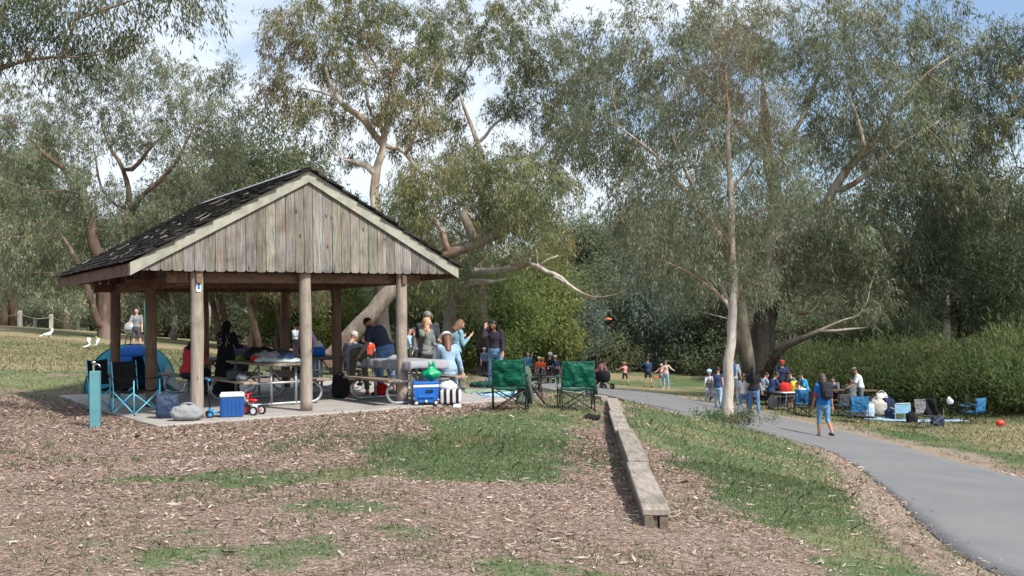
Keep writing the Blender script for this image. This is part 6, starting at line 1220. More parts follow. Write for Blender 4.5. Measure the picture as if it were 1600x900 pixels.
def person(loc, face, H, label, pose=None, skin='light', shirt=(.1, .1, .12), sleeve=.45, trousers=(.05, .1, .2), leg=1.0, shoes=(.05, .05, .05), hair=(.02, .015, .012), hairstyle='short', hat=None, hatcol=(.6, .6, .6), vox=.011, fat=1.0, seat=None, dress=None, fem=False, group=None, z_off=0.0, jacket_open=False, glasses=False, fingers=True):
    """face: direction the person faces, degrees clockwise from away-from-camera (+Y)"""
    p = dict(lean=0, side=0, twist=0, head=0, turn=0, aL=(5, 8, 12), aR=(5, 8, 12), inL=0, inR=0, lL=(0, 4, 3), lR=(0, 4, 3)); p.update(pose or {})
    k = H/1.75; child = H < 1.45
    hd = (.118 if not child else .118*(1.75/H)**.55)*k                        # head half height
    sw = (.185 if not fem else .165)*k*(.5+.5*fat); hw = .092*k; X = np.array((1., 0, 0)); Yf = np.array((0, 1., 0)); Z = np.array((0, 0, 1.))
    up = rotv(Z, X, -R(p['lean'])); up = rotv(up, Yf, R(p['side'])); fw = rotv(Yf, X, -R(p['lean'])); lat = rotv(X, up, R(-p['twist'])); fw = np.cross(up, lat)
    thigh, shin, foot = .245*H, .245*H, .042*H; tor = .285*H; ua, fa = .172*H, .148*H
    pel = np.zeros(3); J = {}
    for s, key in ((-1, 'lL'), (1, 'lR')):
        fl, ab, kn = p[key]; d = rotv(-Z, X, R(fl)); d = rotv(d, Yf, -s*R(ab)); hip = pel+X*s*hw; knee = hip+d*thigh; ax = np.cross(d, np.cross(Yf+Z*.0, d)) if False else X
        d2 = rotv(d, X, -R(kn)); ank = knee+d2*shin; J[key] = (hip, knee, ank, d2)
    low = min(J['lL'][2][2], J['lR'][2][2])-foot; pel_z = -low
    if seat is not None: pel_z = seat+.105*k
    off = np.array((0, 0, pel_z)); pel = pel+off
    for key in ('lL', 'lR'): J[key] = tuple(q+off if i < 3 else q for i, q in enumerate(J[key]))
    neck = pel+up*tor*1.0+Z*0; sh_c = pel+up*(tor*.93); chest = pel+up*tor*.68
    for s, key, ik in ((-1, 'aL', 'inL'), (1, 'aR', 'inR')):
        fl, ab, el = p[key]; d = rotv(-up, lat, R(fl)); d = rotv(d, fw, -s*R(ab)); sh = sh_c+lat*s*sw*.93; e = sh+d*ua
        ax2 = rotv(lat, d, s*R(p[ik])); d2 = rotv(d, ax2, R(el)); w = e+d2*fa; J[key] = (sh, e, w, d2, np.cross(ax2, d2))
    hup = rotv(up, lat, -R(p['head'])); hl = rotv(lat, hup, R(-p['turn'])); hf = np.cross(hup, hl); hup = hup/np.linalg.norm(hup); hc = neck+up*.055*k+hup*(hd*1.02)+hf*.012*k
    sk = skin_mat(skin); f = fat; mb = MB()
    upp = rotv(Z, X, -R(p['lean']*.42))
    def torso(mb, g=0.0, top=1.0, bottom=-.16, waistk=1.0, flare=0):
        prof = [(-.16, .10, .085), (-.10, .145, .11), (0.0, .165, .118), (.12, .158, .112), (.32, .140, .102), (.50, .152, .112), (.68, .172, .120), (.82, .186, .112), (.92, .165, .088), (.985, .10, .066), (1.03, .062, .056)]
        if fem: prof = [(-.16, .105, .09), (-.10, .15, .115), (0.0, .168, .125), (.12, .158, .115), (.32, .125, .095), (.50, .132, .103), (.68, .150, .122), (.82, .160, .102), (.92, .145, .078), (.985, .085, .058), (1.03, .052, .05)]
        R_ = []
        for t, a, b in prof:
            if t < bottom-1e-6 or t > top+1e-6: continue
            c = pel+(up if t > 0 else upp)*tor*t; a2 = a*k*f+g; b2 = b*k*(f**1.4)+g
            if flare and t <= .12: a2 += flare*.6; b2 += flare
            l_ = X*(1-ss(0, .6, t))+lat*ss(0, .6, t); l_ = l_/np.linalg.norm(l_); q = np.cross(up if t > .1 else upp, l_); q /= np.linalg.norm(q); R_.append((c+q*(.012*k*math.sin(max(t, 0)*3)*-1), l_*a2, q*b2))
        loft(mb, R_, 18)
    torso(mb, 0)
    limb(mb, [neck-up*.03*k, hc-hup*hd*.55], [.056*k, .050*k])
    hr = hd; mb.ell(hc+hup*hr*.12, (hr*.70, hr*.80, hr*.86), 18, 13, rot=np.stack([hl, hf, hup], 1)); mb.ell(hc-hup*hr*.42+hf*hr*.20, (hr*.50, hr*.50, hr*.50), 14, 9, rot=np.stack([hl, hf, hup], 1))
    limb(mb, [hc+hf*hr*.76+hup*hr*.12, hc+hf*hr*.95-hup*hr*.16], [hr*.09, hr*.15], 8)          # nose
    for s in (-1, 1): mb.ell(hc+hl*s*hr*.70-hf*hr*.04-hup*hr*.02, (hr*.10, hr*.17, hr*.26), 8, 7, rot=np.stack([hl, hf, hup], 1))
    for s, key in ((-1, 'aL'), (1, 'aR')):
        sh, e, w, d2, pn = J[key]; limb(mb, [sh, sh*.6+e*.4, e, e*.6+w*.4, w], [.052*k*f, .048*k*f, .038*k*f, .040*k*f, .026*k])
        # hand: palm, four fingers, thumb
        hl_ = .105*H*.98; sd_ = np.cross(d2, pn); sd_ /= np.linalg.norm(sd_); pc = w+d2*hl_*.28
        mb.ell(pc, (hl_*.24, hl_*.34, hl_*.12), 10, 7, rot=np.stack([sd_, d2, pn], 1))
        if fingers:
            for i, (o_, ln) in enumerate(((-.17, .36), (-.06, .42), (.06, .40), (.17, .32))):
                a = pc+sd_*hl_*o_+d2*hl_*.24; c1 = a+d2*hl_*ln*.5+pn*hl_*.04; c2 = c1+d2*hl_*ln*.38+pn*hl_*.14; limb(mb, [a, c1, c2], [hl_*.055, hl_*.05, hl_*.042], 6)
            ts = -s*1.0; a = pc+sd_*hl_*.20*ts-d2*hl_*.10; limb(mb, [a, a+sd_*hl_*.16*ts+d2*hl_*.16, a+sd_*hl_*.18*ts+d2*hl_*.34+pn*hl_*.06], [hl_*.075, hl_*.06, hl_*.05], 6)
    for s, key in ((-1, 'lL'), (1, 'lR')):
        hip, kn, an_, d2 = J[key]; limb(mb, [hip, hip*.5+kn*.5, kn, kn*.65+an_*.35, an_], [.088*k*f, .072*k*f, .052*k*f, .052*k*f, .034*k])
        fwd = rotv(Yf, X, 0); limb(mb, [an_+(0, 0, -foot*.45), an_+fwd*.13*k*1.0+(0, 0, -foot*.60)], [.034*k, .026*k], 8)
    body = remesh(mb, 'person', sk, None, vox, 3); body.location = [float(q) for q in np.array(loc)+(0, 0, z_off)]; body.rotation_euler = (0, 0, -R(face)); tag(body, label, 'person', group)
    def part(mb, name, mat, v=None): return remesh(mb, name, mat, body, v or vox*1.15, 3)
    # eyes and mouth
    for s in (-1, 1): MB().ell(hc+hl*s*hr*.27+hf*hr*.745+hup*hr*.10, (hr*.10, hr*.05, hr*.055), 8, 6, rot=np.stack([hl, hf, hup], 1)).obj('eye', plain('eye_dark', (.02, .015, .012), .3, .5), body, smooth=True)
    MB().ell(hc+hf*hr*.70-hup*hr*.42, (hr*.20, hr*.05, hr*.045), 8, 6, rot=np.stack([hl, hf, hup], 1)).obj('mouth', plain('lips', (.35, .12, .10), .5), body, smooth=True)
    if glasses: MB().ell(hc+hf*hr*.78+hup*hr*.10, (hr*.56, hr*.12, hr*.16), 12, 7, rot=np.stack([hl, hf, hup], 1)).obj('sunglasses', blackp, body, smooth=True)
    # shoes
    for key in ('lL', 'lR'):
        hip, kn, an_, d2 = J[key]; mb = MB(); c = an_+(0, .055*k, -foot*.50); mb.ell(c, (.046*k, .135*k, foot*.62), 14, 9, sq=.75); V = mb.v[0]; V[:, 2] = np.maximum(V[:, 2], an_[2]-foot)
        mb.obj('shoe', plain('shoe_%d%d%d' % tuple(int(q*99) for q in shoes), shoes, .6), body, smooth=True)
    tm = cloth('trouser_%d%d%d' % tuple(int(q*99) for q in trousers), trousers, .2, .7); sm = cloth('shirt_%d%d%d' % tuple(int(q*99) for q in shirt), shirt, .14, .8)
    # trousers
    if dress is None:
        mb = MB(); g = .017*k; mb.ell(pel-upp*.06*k, (.165*k*f, .135*k*f**1.4, .12*k), 16, 10)
        R_ = [(pel+(up if t > 0 else upp)*tor*t, X*(a*k*f+g), np.cross(upp if t < .1 else up, X)*(b*k*f**1.4+g)) for t, a, b in ((-.16, .10, .09), (-.08, .150, .118), (0, .170, .126), (.14, .158, .116))]; loft(mb, R_, 18)
        for key in ('lL', 'lR'):
            hip, kn, an_, d2 = J[key]; pts = [hip, hip*.5+kn*.5, kn]; rs = [.096*k*f, .082*k*f, .063*k*f]
            if leg > .55: e = kn+(an_-kn)*((leg-.5)*2*.93); pts += [kn*.6+e*.4, e]; rs += [.062*k*f, .052*k]
            elif leg < .5: e = hip+(kn-hip)*leg*2; pts = [hip, hip*.5+e*.5, e]; rs = [.098*k*f, .090*k*f, .086*k*f]
            limb(mb, pts, rs, 12, cap=False)
        part(mb, 'trousers' if leg > .55 else 'shorts', tm)
    # shirt
    mb = MB(); torso(mb, .016*k, .985, -.10, flare=.006)
    for key in ('aL', 'aR'):
        if sleeve <= 0: continue
        sh, e, w, d2, pn = J[key]
        if sleeve <= .5: q = sh+(e-sh)*sleeve*2; limb(mb, [sh, sh*.5+q*.5, q], [.066*k*f, .064*k*f, .060*k*f], 10, cap=False)
        else: q = e+(w-e)*(sleeve-.5)*2*.97; limb(mb, [sh, sh*.5+e*.5, e, q], [.068*k*f, .062*k*f, .052*k*f, .040*k*f], 10, cap=False)
        mb.ell(sh, (.070*k*f,)*3, 12, 8)
    top = part(mb, 'shirt' if sleeve <= .5 else 'jacket', sm)
    if dress is not None:
        mb = MB(); n = 9; R_ = []
        for t in np.linspace(0, 1, n): z = pel[2]+.18*k-(pel[2]+.16*k-dress)*t; a = (.16+.12*t)*k*f; R_.append(((pel[0], pel[1]-.0, z), X*a, Yf*a*.8))
        loft(mb, R_, 22); part(mb, 'skirt', sm)
    # hair
    Mx = np.stack([hl, hf, hup], 1); hm = hair_mat(hair); mb = MB()
    if hairstyle != 'bald':
        mb.ell(hc+hup*hr*.22-hf*hr*.10, (hr*.80, hr*.84, hr*.84), 18, 12, rot=Mx)
        V = mb.v[0]; L_ = (V-hc) @ Mx; face_ = (L_[:, 1] > hr*.30) & (L_[:, 2] < hr*.55); L_[face_, 1] = hr*.30; low_ = L_[:, 2] < -hr*.12; L_[low_, 2] = -hr*.12+(L_[low_, 2]+hr*.12)*.3; mb.v[0] = hc+L_ @ Mx.T
        if hairstyle in ('long', 'curly', 'hijab'):
            ln = {'long': 2.5, 'curly': 1.25, 'hijab': 1.7}[hairstyle]*hr; nz = .35 if hairstyle == 'curly' else .08; wd = {'long': .68, 'curly': .74, 'hijab': .82}[hairstyle]
            a = hc-hf*hr*.35; b = neck-fw*(.10*k)-up*(ln-hr*1.3); mb.tube([a+hup*hr*.05, a-hup*hr*.2, neck*.7+a*.3-fw*.055*k, b, b-up*.03], [hr*.72, hr*wd*1.05, hr*wd, hr*wd*.85, hr*wd*.55], 12)
            if hairstyle != 'hijab':
                for s in (-1, 1): mb.tube([hc+hl*s*hr*.62+hup*hr*.3, hc+hl*s*hr*.72-hup*hr*.4, neck+lat*s*hr*.75+fw*.01], [hr*.2, hr*.26, hr*.16], 8)
        if hairstyle == 'pony': a = hc-hf*hr*.85+hup*hr*.25; mb.tube([a, a-hf*hr*.35-up*hr*.5, a-hf*hr*.15-up*hr*1.9, a-up*hr*2.4], [hr*.22, hr*.26, hr*.20, hr*.05], 9)
        if hairstyle == 'bun': mb.ell(hc+hup*hr*.75-hf*hr*.70, (hr*.38,)*3, 12, 8, rot=Mx)
        remesh(mb, 'headscarf' if hairstyle == 'hijab' else 'hair', hm if hairstyle != 'hijab' else cloth('scarf_black', (.012, .012, .014)), body, vox*1.05, 2)
    if hat:
        hmt = cloth('hat_%d%d%d' % tuple(int(q*99) for q in hatcol), hatcol, .1, .4); root = MB(); P = lambda prof: [(r*hr*.95, z*hr*.95) for r, z in prof]; c = hc+hup*hr*.42-hf*hr*.03
        if hat == 'sun': root.lathe(c, P([(1.35, -.12), (1.38, -.08), (.86, .08), (.84, .35), (.72, .62), (.4, .72), (0, .73)]), 24, axis=Mx)
        elif hat == 'helmet': root.ell(c+hup*hr*.18, (hr*.98, hr*1.18, hr*.80), 20, 12, rot=Mx); V = root.v[0]; L_ = (V-c) @ Mx; L_[:, 2] = np.maximum(L_[:, 2], -hr*.12); root.v[0] = c+L_ @ Mx.T
        elif hat == 'cap': root.lathe(c, P([(.86, -.10), (.88, .10), (.80, .38), (.5, .58), (0, .63)]), 20, axis=Mx); root.ell(c+hf*hr*1.05-hup*hr*.02, (hr*.60, hr*.55, hr*.06), 16, 7, rot=Mx)
        elif hat == 'bandana': root.lathe(c, P([(.85, -.12), (.86, .22), (.7, .42), (0, .46)]), 20, axis=Mx)
        root.obj({'sun': 'sun_hat', 'helmet': 'helmet', 'cap': 'cap', 'bandana': 'headband'}[hat], hmt, body, smooth=True)
    body['_j'] = 1; del body['_j']
    return body, dict(J=J, pel=pel, up=up, fw=fw, lat=lat, neck=neck, hc=hc, hr=hr, k=k, sm=sm)
def backpack_on(b, q, col, label=None, scale=1):
    k = q['k']*scale; c = q['pel']+q['up']*.33*k-q['fw']*.21*k; Mx = np.stack([q['lat'], q['fw'], q['up']], 1); m = cloth('pack_%d%d%d' % tuple(int(x*99) for x in col), col); root = empty('backpack', b.location, b.rotation_euler[2], label, 'bag')
    mb = MB(); mb.ell(c, (.155*k, .10*k, .235*k), 20, 14, sq=.55, rot=Mx); mb.obj('body', m, root, smooth=True); MB().ell(c-q['fw']*.09*k-q['up']*.07*k, (.115*k, .05*k, .11*k), 16, 10, sq=.55, rot=Mx).obj('pocket', m, root, smooth=True)
    for s in (-1, 1): a = c+q['lat']*s*.09*k; MB().tube([a+q['up']*.19*k+q['fw']*.06*k, a+q['up']*.26*k+q['fw']*.16*k, a+q['up']*.16*k+q['fw']*.34*k, a-q['up']*.05*k+q['fw']*.33*k+q['lat']*s*.04*k, a-q['up']*.16*k+q['fw']*.08*k], .018*k, 6).obj('strap', m, root, smooth=True)
    MB().tube([c+q['up']*.23*k-q['lat']*.03*k, c+q['up']*.27*k, c+q['up']*.23*k+q['lat']*.03*k], .008*k, 6).obj('handle', m, root, smooth=True)
def T_(T, a, c, z=0): return T+vv*a+uu*c+np.array((0, 0, z))
SIT = dict(lL=(84, 6, 84), lR=(84, 6, 84)); YW = 34.14
def fz(d): return -YW+d                                   # facing relative to the shelter depth axis, clockwise degrees
jean = (.10, .19, .33); ljean = (.30, .42, .55); dark = (.03, .03, .035); FV = .013
# ---- in the shelter
person(T_(TE, -.93, -.70), fz(62), 1.66, 'seated woman in black headscarf and red top on the bench behind the front left post', dict(SIT, lean=14, head=18, aL=(40, 5, 50), aR=(40, 5, 50)), 'tan', (.50, .05, .06), .45, dark, 1, dark, (.012, .01, .01), 'hijab', seat=.477, fem=True, fat=1.3)
b, q = person(T_(TA, 1.47, -.28), fz(40), 1.62, 'standing woman in long black floral dress and black headscarf, back to the camera', dict(lean=4, head=16, aL=(30, 8, 55), aR=(35, 8, 60)), 'tan', (.012, .012, .014), 1.0, dark, 1, dark, (.012, .01, .01), 'hijab', dress=.08, fem=True, fat=1.1)
mb = MB(); r_ = np.random.default_rng(8)
for i in range(38): p = q['pel']+q['up']*r_.uniform(.18, .46)+q['lat']*r_.choice((-1, 1))*r_.uniform(.03, .13)-q['fw']*.138; mb.ell(p, (.010, .008, .010), 6, 4)
_o = mb.obj('flower_print', plain('floral_pale', (.5, .42, .36), .8), b)
person(T_(TE, .12, .74), fz(225), 1.60, 'seated boy in mauve top facing the camera beyond the heaped table', dict(SIT, lean=12, head=8, aL=(40, 10, 60), aR=(40, 10, 60)), 'tan', (.14, .11, .20), .45, dark, 1, dark, (.012, .01, .01), 'short', seat=.477)
person(T_(TC, 1.45, .55), fz(-95), 1.74, 'man in pink shirt and jeans leaning over the back table', dict(lean=34, head=22, aL=(40, 5, 25), aR=(42, 5, 25), lL=(6, 5, 8), lR=(-4, 5, 6)), 'light', (.42, .22, .42), .95, jean, 1, dark, (.03, .02, .015), 'short')
person(T_(TC, .14, .74), fz(84), 1.70, 'grey-haired old man in grey shirt sitting just right of the back right post', dict(SIT, lean=16, head=14, aL=(35, 5, 55), aR=(35, 5, 55)), 'light', (.24, .23, .23), .9, (.10, .09, .09), 1, dark, (.42, .40, .38), 'short', seat=.477, vox=.010)
person(SLV(561, 617), fz(20), 1.70, 'person in olive trousers and red shoes bending forward beside the cloth-covered table', dict(lean=86, head=10, aL=(70, 6, 15), aR=(75, 6, 20), lL=(6, 5, 4), lR=(2, 6, 6)), 'light', (.42, .50, .58), .8, (.13, .125, .09), 1, (.55, .03, .03), (.03, .02, .015), 'short', vox=.010)
person(T_(TB, 1.5, .36), fz(-30), 1.80, 'big man in dark t-shirt and jeans stooping over the far end of the cloth-covered table', dict(lean=30, head=34, aL=(38, 10, 25), aR=(30, 12, 35), lL=(4, 6, 4), lR=(-4, 7, 6)), 'tan', (.035, .045, .065), .42, jean, .9, dark, (.012, .01, .01), 'short', fat=1.2, vox=.010)
b, q = person(T_(TB, 1.15, 1.12), fz(165), 1.62, 'woman with blond hair and pale scarf in grey jacket lifting food to her mouth', dict(lean=2, head=8, turn=-25, aR=(38, 10, 122), aL=(12, 10, 60), inL=20), 'pale', (.17, .18, .17), .95, dark, 1, dark, (.42, .26, .12), 'long', fem=True, vox=.010)
MB().tube([q['neck']+q['lat']*.07+q['fw']*.03, q['neck']+q['fw']*.085-q['up']*.02, q['neck']-q['lat']*.07+q['fw']*.03, q['neck']-q['fw']*.07, q['neck']+q['lat']*.07+q['fw']*.03], .034, 10).obj('scarf', cloth('peach_scarf', (.55, .36, .20)), b, smooth=True)
b, q = person(T_(TB, 1.75, 1.50), fz(40), 1.76, 'tall grey-haired man in charcoal tee with green print on its back', dict(lean=3, head=10, turn=-40, aL=(12, 8, 55), aR=(10, 8, 60)), 'light', (.05, .055, .065), .42, (.12, .12, .13), 1, dark, (.16, .15, .14), 'short', fat=1.12, vox=.010)
mb = MB(); 
for i in range(9):
    for j in range(10):
        if (i-4)**2/18+(j-4.5)**2/24 < 1 and (i*7+j*5) % 4: mb.ell(q['pel']+q['up']*(.20+j*.030)+q['lat']*(i-4)*.028-q['fw']*(.150-.0012*(i-4)**2), (.013, .010, .014), 6, 4)
mb.obj('green_print', plain('lime_print', (.25, .42, .06), .8), b)
person(T_(TB, -.36, .78), fz(22), 1.66, 'seated woman in pale denim jacket and white brimmed hat, back to the camera', dict(SIT, lean=16, head=14, aL=(30, 6, 50), aR=(6, 16, 20), lL=(70, 12, 92), lR=(58, 20, 74)), 'pale', (.26, .38, .50), .95, ljean, 1, (.6, .6, .6), (.14, .07, .04), 'long', 'sun', (.68, .68, .69), seat=.477, fem=True, vox=.010)
person(T_(TB, 1.5, 2.05), fz(92), 1.58, 'woman with tousled brown hair in denim jacket facing away, eating', dict(lean=8, head=20, aL=(14, 5, 122), aR=(16, 5, 128)), 'pale', (.20, .34, .42), .95, dark, 1, dark, (.16, .08, .04), 'curly', fem=True, vox=.010)
person(on_ground(775, 25.6), 195, 1.80, 'man in dark jacket and jeans raising one hand to his forehead', dict(lean=6, head=28, turn=10, aR=(72, 22, 142), inR=-15, aL=(8, 8, 35), lL=(2, 5, 2), lR=(-2, 5, 4)), 'tan', (.035, .03, .042), .97, (.12, .22, .36), 1, (.4, .4, .42), (.012, .01, .01), 'curly', vox=.011)
# ---- people behind the shelter
def far(px, d, face, H, label, **k):
    k.setdefault('vox', FV+.002*(d > 45)); k.setdefault('fingers', d < 40); return person(on_ground(px, d), face, H, label, **k)
far(462, 47, 120, 1.62, 'small figure in pale grey top far behind the middle post', shirt=(.38, .42, .45), sleeve=.9, trousers=dark, pose=dict(aL=(30, 5, 70), aR=(30, 5, 70)))
far(578, 32, 160, 1.2, 'child in red top behind the old man', shirt=(.5, .06, .03), trousers=dark, pose=dict(aL=(30, 10, 40)))
far(586, 33.5, 250, 1.35, 'child in bright blue top bending behind the big man', shirt=(.03, .30, .55), trousers=dark, pose=dict(lean=40, aL=(50, 5, 20), aR=(50, 5, 20)))
far(640, 34, 100, 1.60, 'person in light blue shirt behind the cloth-covered table', shirt=(.30, .42, .55), trousers=dark, pose=dict(aR=(25, 5, 60)))
far(649, 31, 260, 1.6, 'person in grey top standing behind the woman with the scarf', shirt=(.14, .15, .17), trousers=dark, sleeve=.9)
far(757, 52, 150, 1.65, 'person in white cap far behind the man in the dark jacket', shirt=(.10, .14, .24), trousers=dark, hat='cap', hatcol=(.6, .6, .6))
far(214, 40, 180, 1.75, 'man in grey tee standing by the kettle barbecue', shirt=(.22, .22, .24), trousers=(.08, .08, .09), leg=.45, pose=dict(aR=(35, 10, 40)), hair=(.05, .04, .03))
# ---- cyclists and children behind the green chairs
far(826, 48, 200, 1.55, 'girl in blue top with raised arms behind the left green chair', shirt=(.08, .22, .36), sleeve=.9, trousers=dark, hair=(.12, .06, .04), hairstyle='long', pose=dict(aL=(60, 30, 110), aR=(60, 25, 90)))
far(843, 47, 180, 1.30, 'child in orange-red top and white cap by the path', shirt=(.65, .10, .03), trousers=(.3, .28, .26), leg=.45, hat='cap', hatcol=(.65, .65, .65))
far(849, 50, 190, 1.42, 'child in yellow cap behind the child in the orange-red top', shirt=(.60, .12, .04), trousers=(.3, .28, .26), hat='cap', hatcol=(.7, .45, .05))
BK = dict(lean=18, lL=(62, 8, 60), lR=(38, 8, 30), aL=(52, 12, 15), aR=(52, 12, 15), head=-8)
_p = on_ground(858, 46); bicycle(_p, R(-160), .95, (.10, .02, .03), 'dark bicycle ridden by the cyclist in the white helmet'); person(_p+(0, .06, 0), 160, 1.6, 'cyclist in black top and white helmet riding towards the camera', BK, 'light', (.02, .02, .024), .9, dark, 1, dark, hat='helmet', hatcol=(.62, .62, .62), vox=.013, seat=.70, fingers=False)
far(868, 47.5, 170, 1.5, 'boy in navy top and white cap right of the cyclist', shirt=(.06, .07, .14), trousers=dark, hat='cap', hatcol=(.6, .6, .6))
_p = on_ground(934, 44); person(_p, 120, 1.55, 'person in pink top crouching over a black pushchair by the path', dict(lean=38, head=10, aL=(55, 8, 20), aR=(55, 8, 20), lL=(55, 5, 75), lR=(20, 6, 60)), 'light', (.50, .24, .24), .45, dark, 1, dark, (.10, .04, .03), 'short', vox=.013, fingers=False)
def pushchair():
    p = on_ground(942, 43); root = empty('pushchair', p, R(40), 'black pushchair beside the crouching person in pink', 'pushchair'); MB().ell((0, 0, .55), (.24, .36, .26), 18, 11, sq=.7).obj('seat_pod', blackf, root, smooth=True); MB().tube([(-.2, -.3, .12), (-.2, .1, .5), (-.2, .5, .98), (.2, .5, .98), (.2, .1, .5), (.2, -.3, .12)], .016, 7).obj('frame', blackm, root, smooth=True)
    for x in (-.24, .24):
        for y in (-.34, .30): w = MB().tube([(x-.02, y, .13), (x+.02, y, .13)], .13, 16).obj('wheel', rubber, root); MB().tube([(x-.023, y, .13), (x+.023, y, .13)], .06, 10).obj('hub', steel, w)
pushchair()
# ---- meadow
far(977, 61, 330, 1.38, 'child in pink top and dark shorts throwing on the far meadow', shirt=(.62, .25, .28), trousers=dark, leg=.6, pose=dict(aL=(40, 50, 20), aR=(100, 20, 60), lL=(14, 6, 4), lR=(-10, 6, 10)), hatcol=(.6, .2, .2), hat='cap')
far(1013, 59, 350, 1.78, 'man in navy jumper and black shorts holding one arm out on the meadow', shirt=(.03, .06, .13), sleeve=.95, trousers=dark, leg=.42, hat='cap', hatcol=(.05, .06, .08), pose=dict(aL=(25, 52, 15), aR=(5, 10, 15), lL=(8, 5, 3), lR=(-8, 6, 8)))
far(1034, 60, 200, 1.45, 'child in dusky pink top beside the woman in jeans on the meadow', shirt=(.35, .16, .18), trousers=(.3, .4, .5), hat='cap', hatcol=(.6, .6, .6), pose=dict(aR=(30, 30, 50)))
far(1041, 58.5, 200, 1.68, 'woman in pale pink jumper and light jeans with a hand on her hip', shirt=(.55, .42, .38), sleeve=.95, trousers=ljean, shoes=(.6, .6, .6), hat='cap', hatcol=(.1, .1, .1), fem=True, pose=dict(aL=(-10, 42, 85), aR=(20, 10, 60)))
# ---- on the path
far(1123, 33.5, 25, 1.42, 'girl in navy sleeveless top and pale jeans walking away left of the slender gum', shirt=(.035, .055, .13), sleeve=.15, trousers=ljean, hairstyle='bun', hair=(.05, .03, .025), pose=dict(lL=(12, 3, 4), lR=(-10, 3, 14), aL=(8, 8, 8), aR=(-8, 8, 10)), vox=.012, fem=True)
_p = on_ground(1110, 36.0); bicycle(_p, R(165), .72, (.55, .10, .16), 'small pink bicycle with black basket ridden by the child in the pale blue helmet', True); person(_p+(0.02, .15, 0), 15+180, 1.15, 'small child in pale blue helmet riding the pink bicycle', dict(BK, lean=14), 'light', (.40, .45, .50), .5, ljean, 1, dark, hat='helmet', hatcol=(.30, .55, .65), vox=.012, seat=.52, fingers=False)
b, q = far(1146, 35.5, 20, 1.76, 'tall man in grey-blue tee mostly hidden behind the slender gum trunk', shirt=(.28, .33, .38), trousers=(.10, .11, .13), pose=dict(aL=(6, 12, 10), aR=(6, 14, 10), lL=(10, 4, 4), lR=(-8, 4, 12)), vox=.012); backpack_on(b, q, (.04, .09, .16), 'dark blue backpack on the tall man behind the slender gum trunk')
far(1163, 32.6, 30, 1.35, 'girl in white tee with ponytail and jeans holding the hand of the woman in black', shirt=(.62, .62, .63), sleeve=.4, trousers=jean, hairstyle='pony', hair=(.05, .025, .018), pose=dict(lL=(-12, 4, 18), lR=(12, 4, 4), aR=(6, 22, 8), aL=(10, 10, 15)), vox=.012, fem=True)
far(1179, 32.3, 18, 1.66, 'woman in black tee and blue jeans with long black hair walking away', shirt=(.022, .022, .026), sleeve=.4, trousers=jean, shoes=(.6, .6, .6), hairstyle='long', hair=(.012, .010, .012), pose=dict(lL=(10, 5, 4), lR=(-8, 5, 8), aL=(6, 14, 8), aR=(6, 10, 10)), vox=.012, fem=True)
b, q = far(1288, 25.0, -8, 1.66, 'walker in blue tee with red sleeves and knee-length jeans striding along the path', shirt=(.02, .16, .45), sleeve=.45, trousers=(.12, .24, .38), leg=.66, shoes=(.05, .04, .035), hairstyle='curly', hair=(.07, .045, .035), pose=dict(lL=(9, 1, 6), lR=(-6, -1, 34), aL=(8, 9, 14), aR=(-6, 9, 12), lean=3), skin='tan', vox=.011, fem=True); backpack_on(b, q, (.03, .03, .04), 'black backpack worn by the walker in the blue tee')
mb = MB(); J = q['J']
for key in ('aL', 'aR'): sh, e = J[key][0], J[key][1]; limb(mb, [sh*.35+e*.65, e*1.02-sh*.02], [.069, .060], 12, cap=False)
remesh(mb, 'red_sleeve', cloth('red_sleeve', (.45, .04, .08)), b, .012, 2)
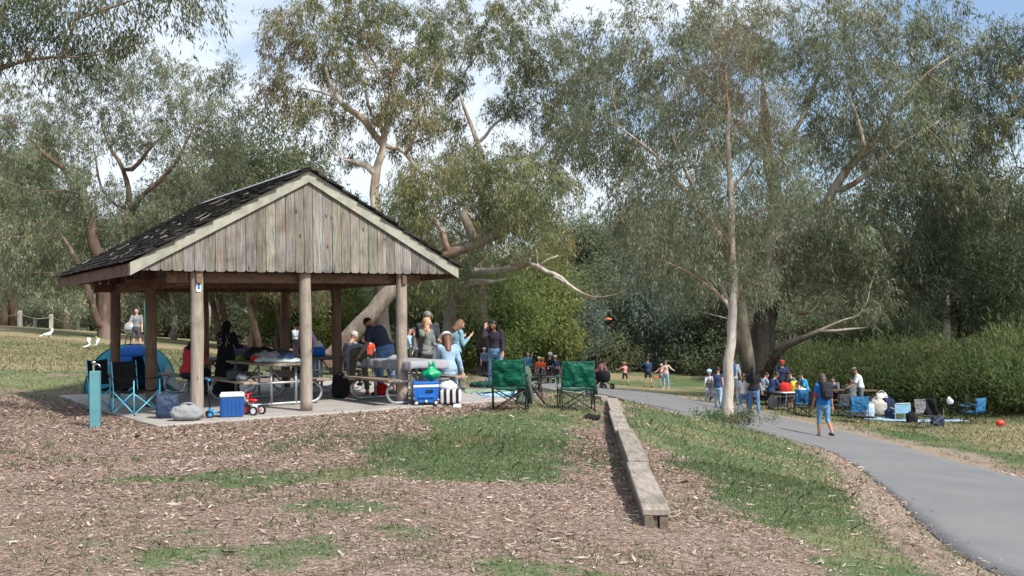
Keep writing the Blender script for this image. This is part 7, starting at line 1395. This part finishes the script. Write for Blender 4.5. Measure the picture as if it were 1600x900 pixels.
# ---- seated round the right picnic tables
def seated(T, rz, a, c, face, H, label, **k):
    r = R(rz); L_ = T+np.array((-math.sin(r), math.cos(r), 0))*a+np.array((math.cos(r), math.sin(r), 0))*c; ps = dict(SIT, lean=18, head=12, aL=(40, 8, 55), aR=(40, 8, 55)); ps.update(k.pop('pose', {})); k.setdefault('vox', .013); k.setdefault('fingers', False)
    return person(L_, face-rz, H, label, ps, seat=.477, **k)
seated(R1, 14, -.55, -.74, 90, 1.70, 'man in navy hoodie sitting at the left bench under the big gum, facing right', shirt=(.03, .06, .13), sleeve=.95, trousers=dark, skin='tan')
seated(R1, 14, .15, -.74, 90, 1.62, 'woman in pale blue top on the left bench behind the man in the navy hoodie', shirt=(.22, .30, .38), trousers=dark, sleeve=.6)
seated(R1, 14, .75, -.70, 85, 1.25, 'child in white top at the far end of the left bench', shirt=(.5, .52, .52), trousers=dark)
far(1222, 38.4, 180, 1.80, 'man in navy tee, red cap and dark glasses standing behind the picnic table', shirt=(.03, .04, .09), trousers=dark, hat='cap', hatcol=(.30, .05, .045), glasses=True, pose=dict(lean=8, head=14, aL=(30, 8, 75), aR=(30, 8, 80)), vox=.012, skin='tan', fat=1.12)
far(1252, 34.5, -60, 1.2, 'child in grey-blue tee and pink shorts sitting right of the yellow bag', shirt=(.18, .24, .32), trousers=(.55, .20, .22), leg=.45, pose=dict(SIT, lean=10, aL=(40, 8, 50), aR=(40, 8, 50)), seat=.45)
seated(R1, 14, -.35, .80, -90, 1.55, 'boy in bright blue tee on the right bench facing left', shirt=(.05, .30, .50), trousers=dark)
seated(R1, 14, .35, .74, -90, 1.6, 'person in dark cap on the right bench behind the boy in blue', shirt=(.12, .16, .22), trousers=dark, hat='cap', hatcol=(.04, .04, .05))
seated(R2, 72, .55, .72, -80, 1.68, 'man in mauve-grey tee sitting at the far picnic table, left of the person in grey', shirt=(.16, .15, .20), trousers=dark, pose=dict(lean=24))
seated(R2, 72, -.10, -.72, 70, 1.62, 'person in grey top seated back to the camera beside the man in the white tee', shirt=(.12, .135, .14), sleeve=.9, trousers=dark, hairstyle='curly', hair=(.04, .025, .02), pose=dict(lean=14))
far(1346, 36.6, -75, 1.78, 'man in white tee and grey cap standing behind the bright blue camp chair', shirt=(.66, .66, .67), trousers=(.12, .13, .15), hat='cap', hatcol=(.15, .16, .17), pose=dict(lean=14, head=14, aL=(32, 8, 45), aR=(36, 8, 45)), skin='tan', vox=.012)
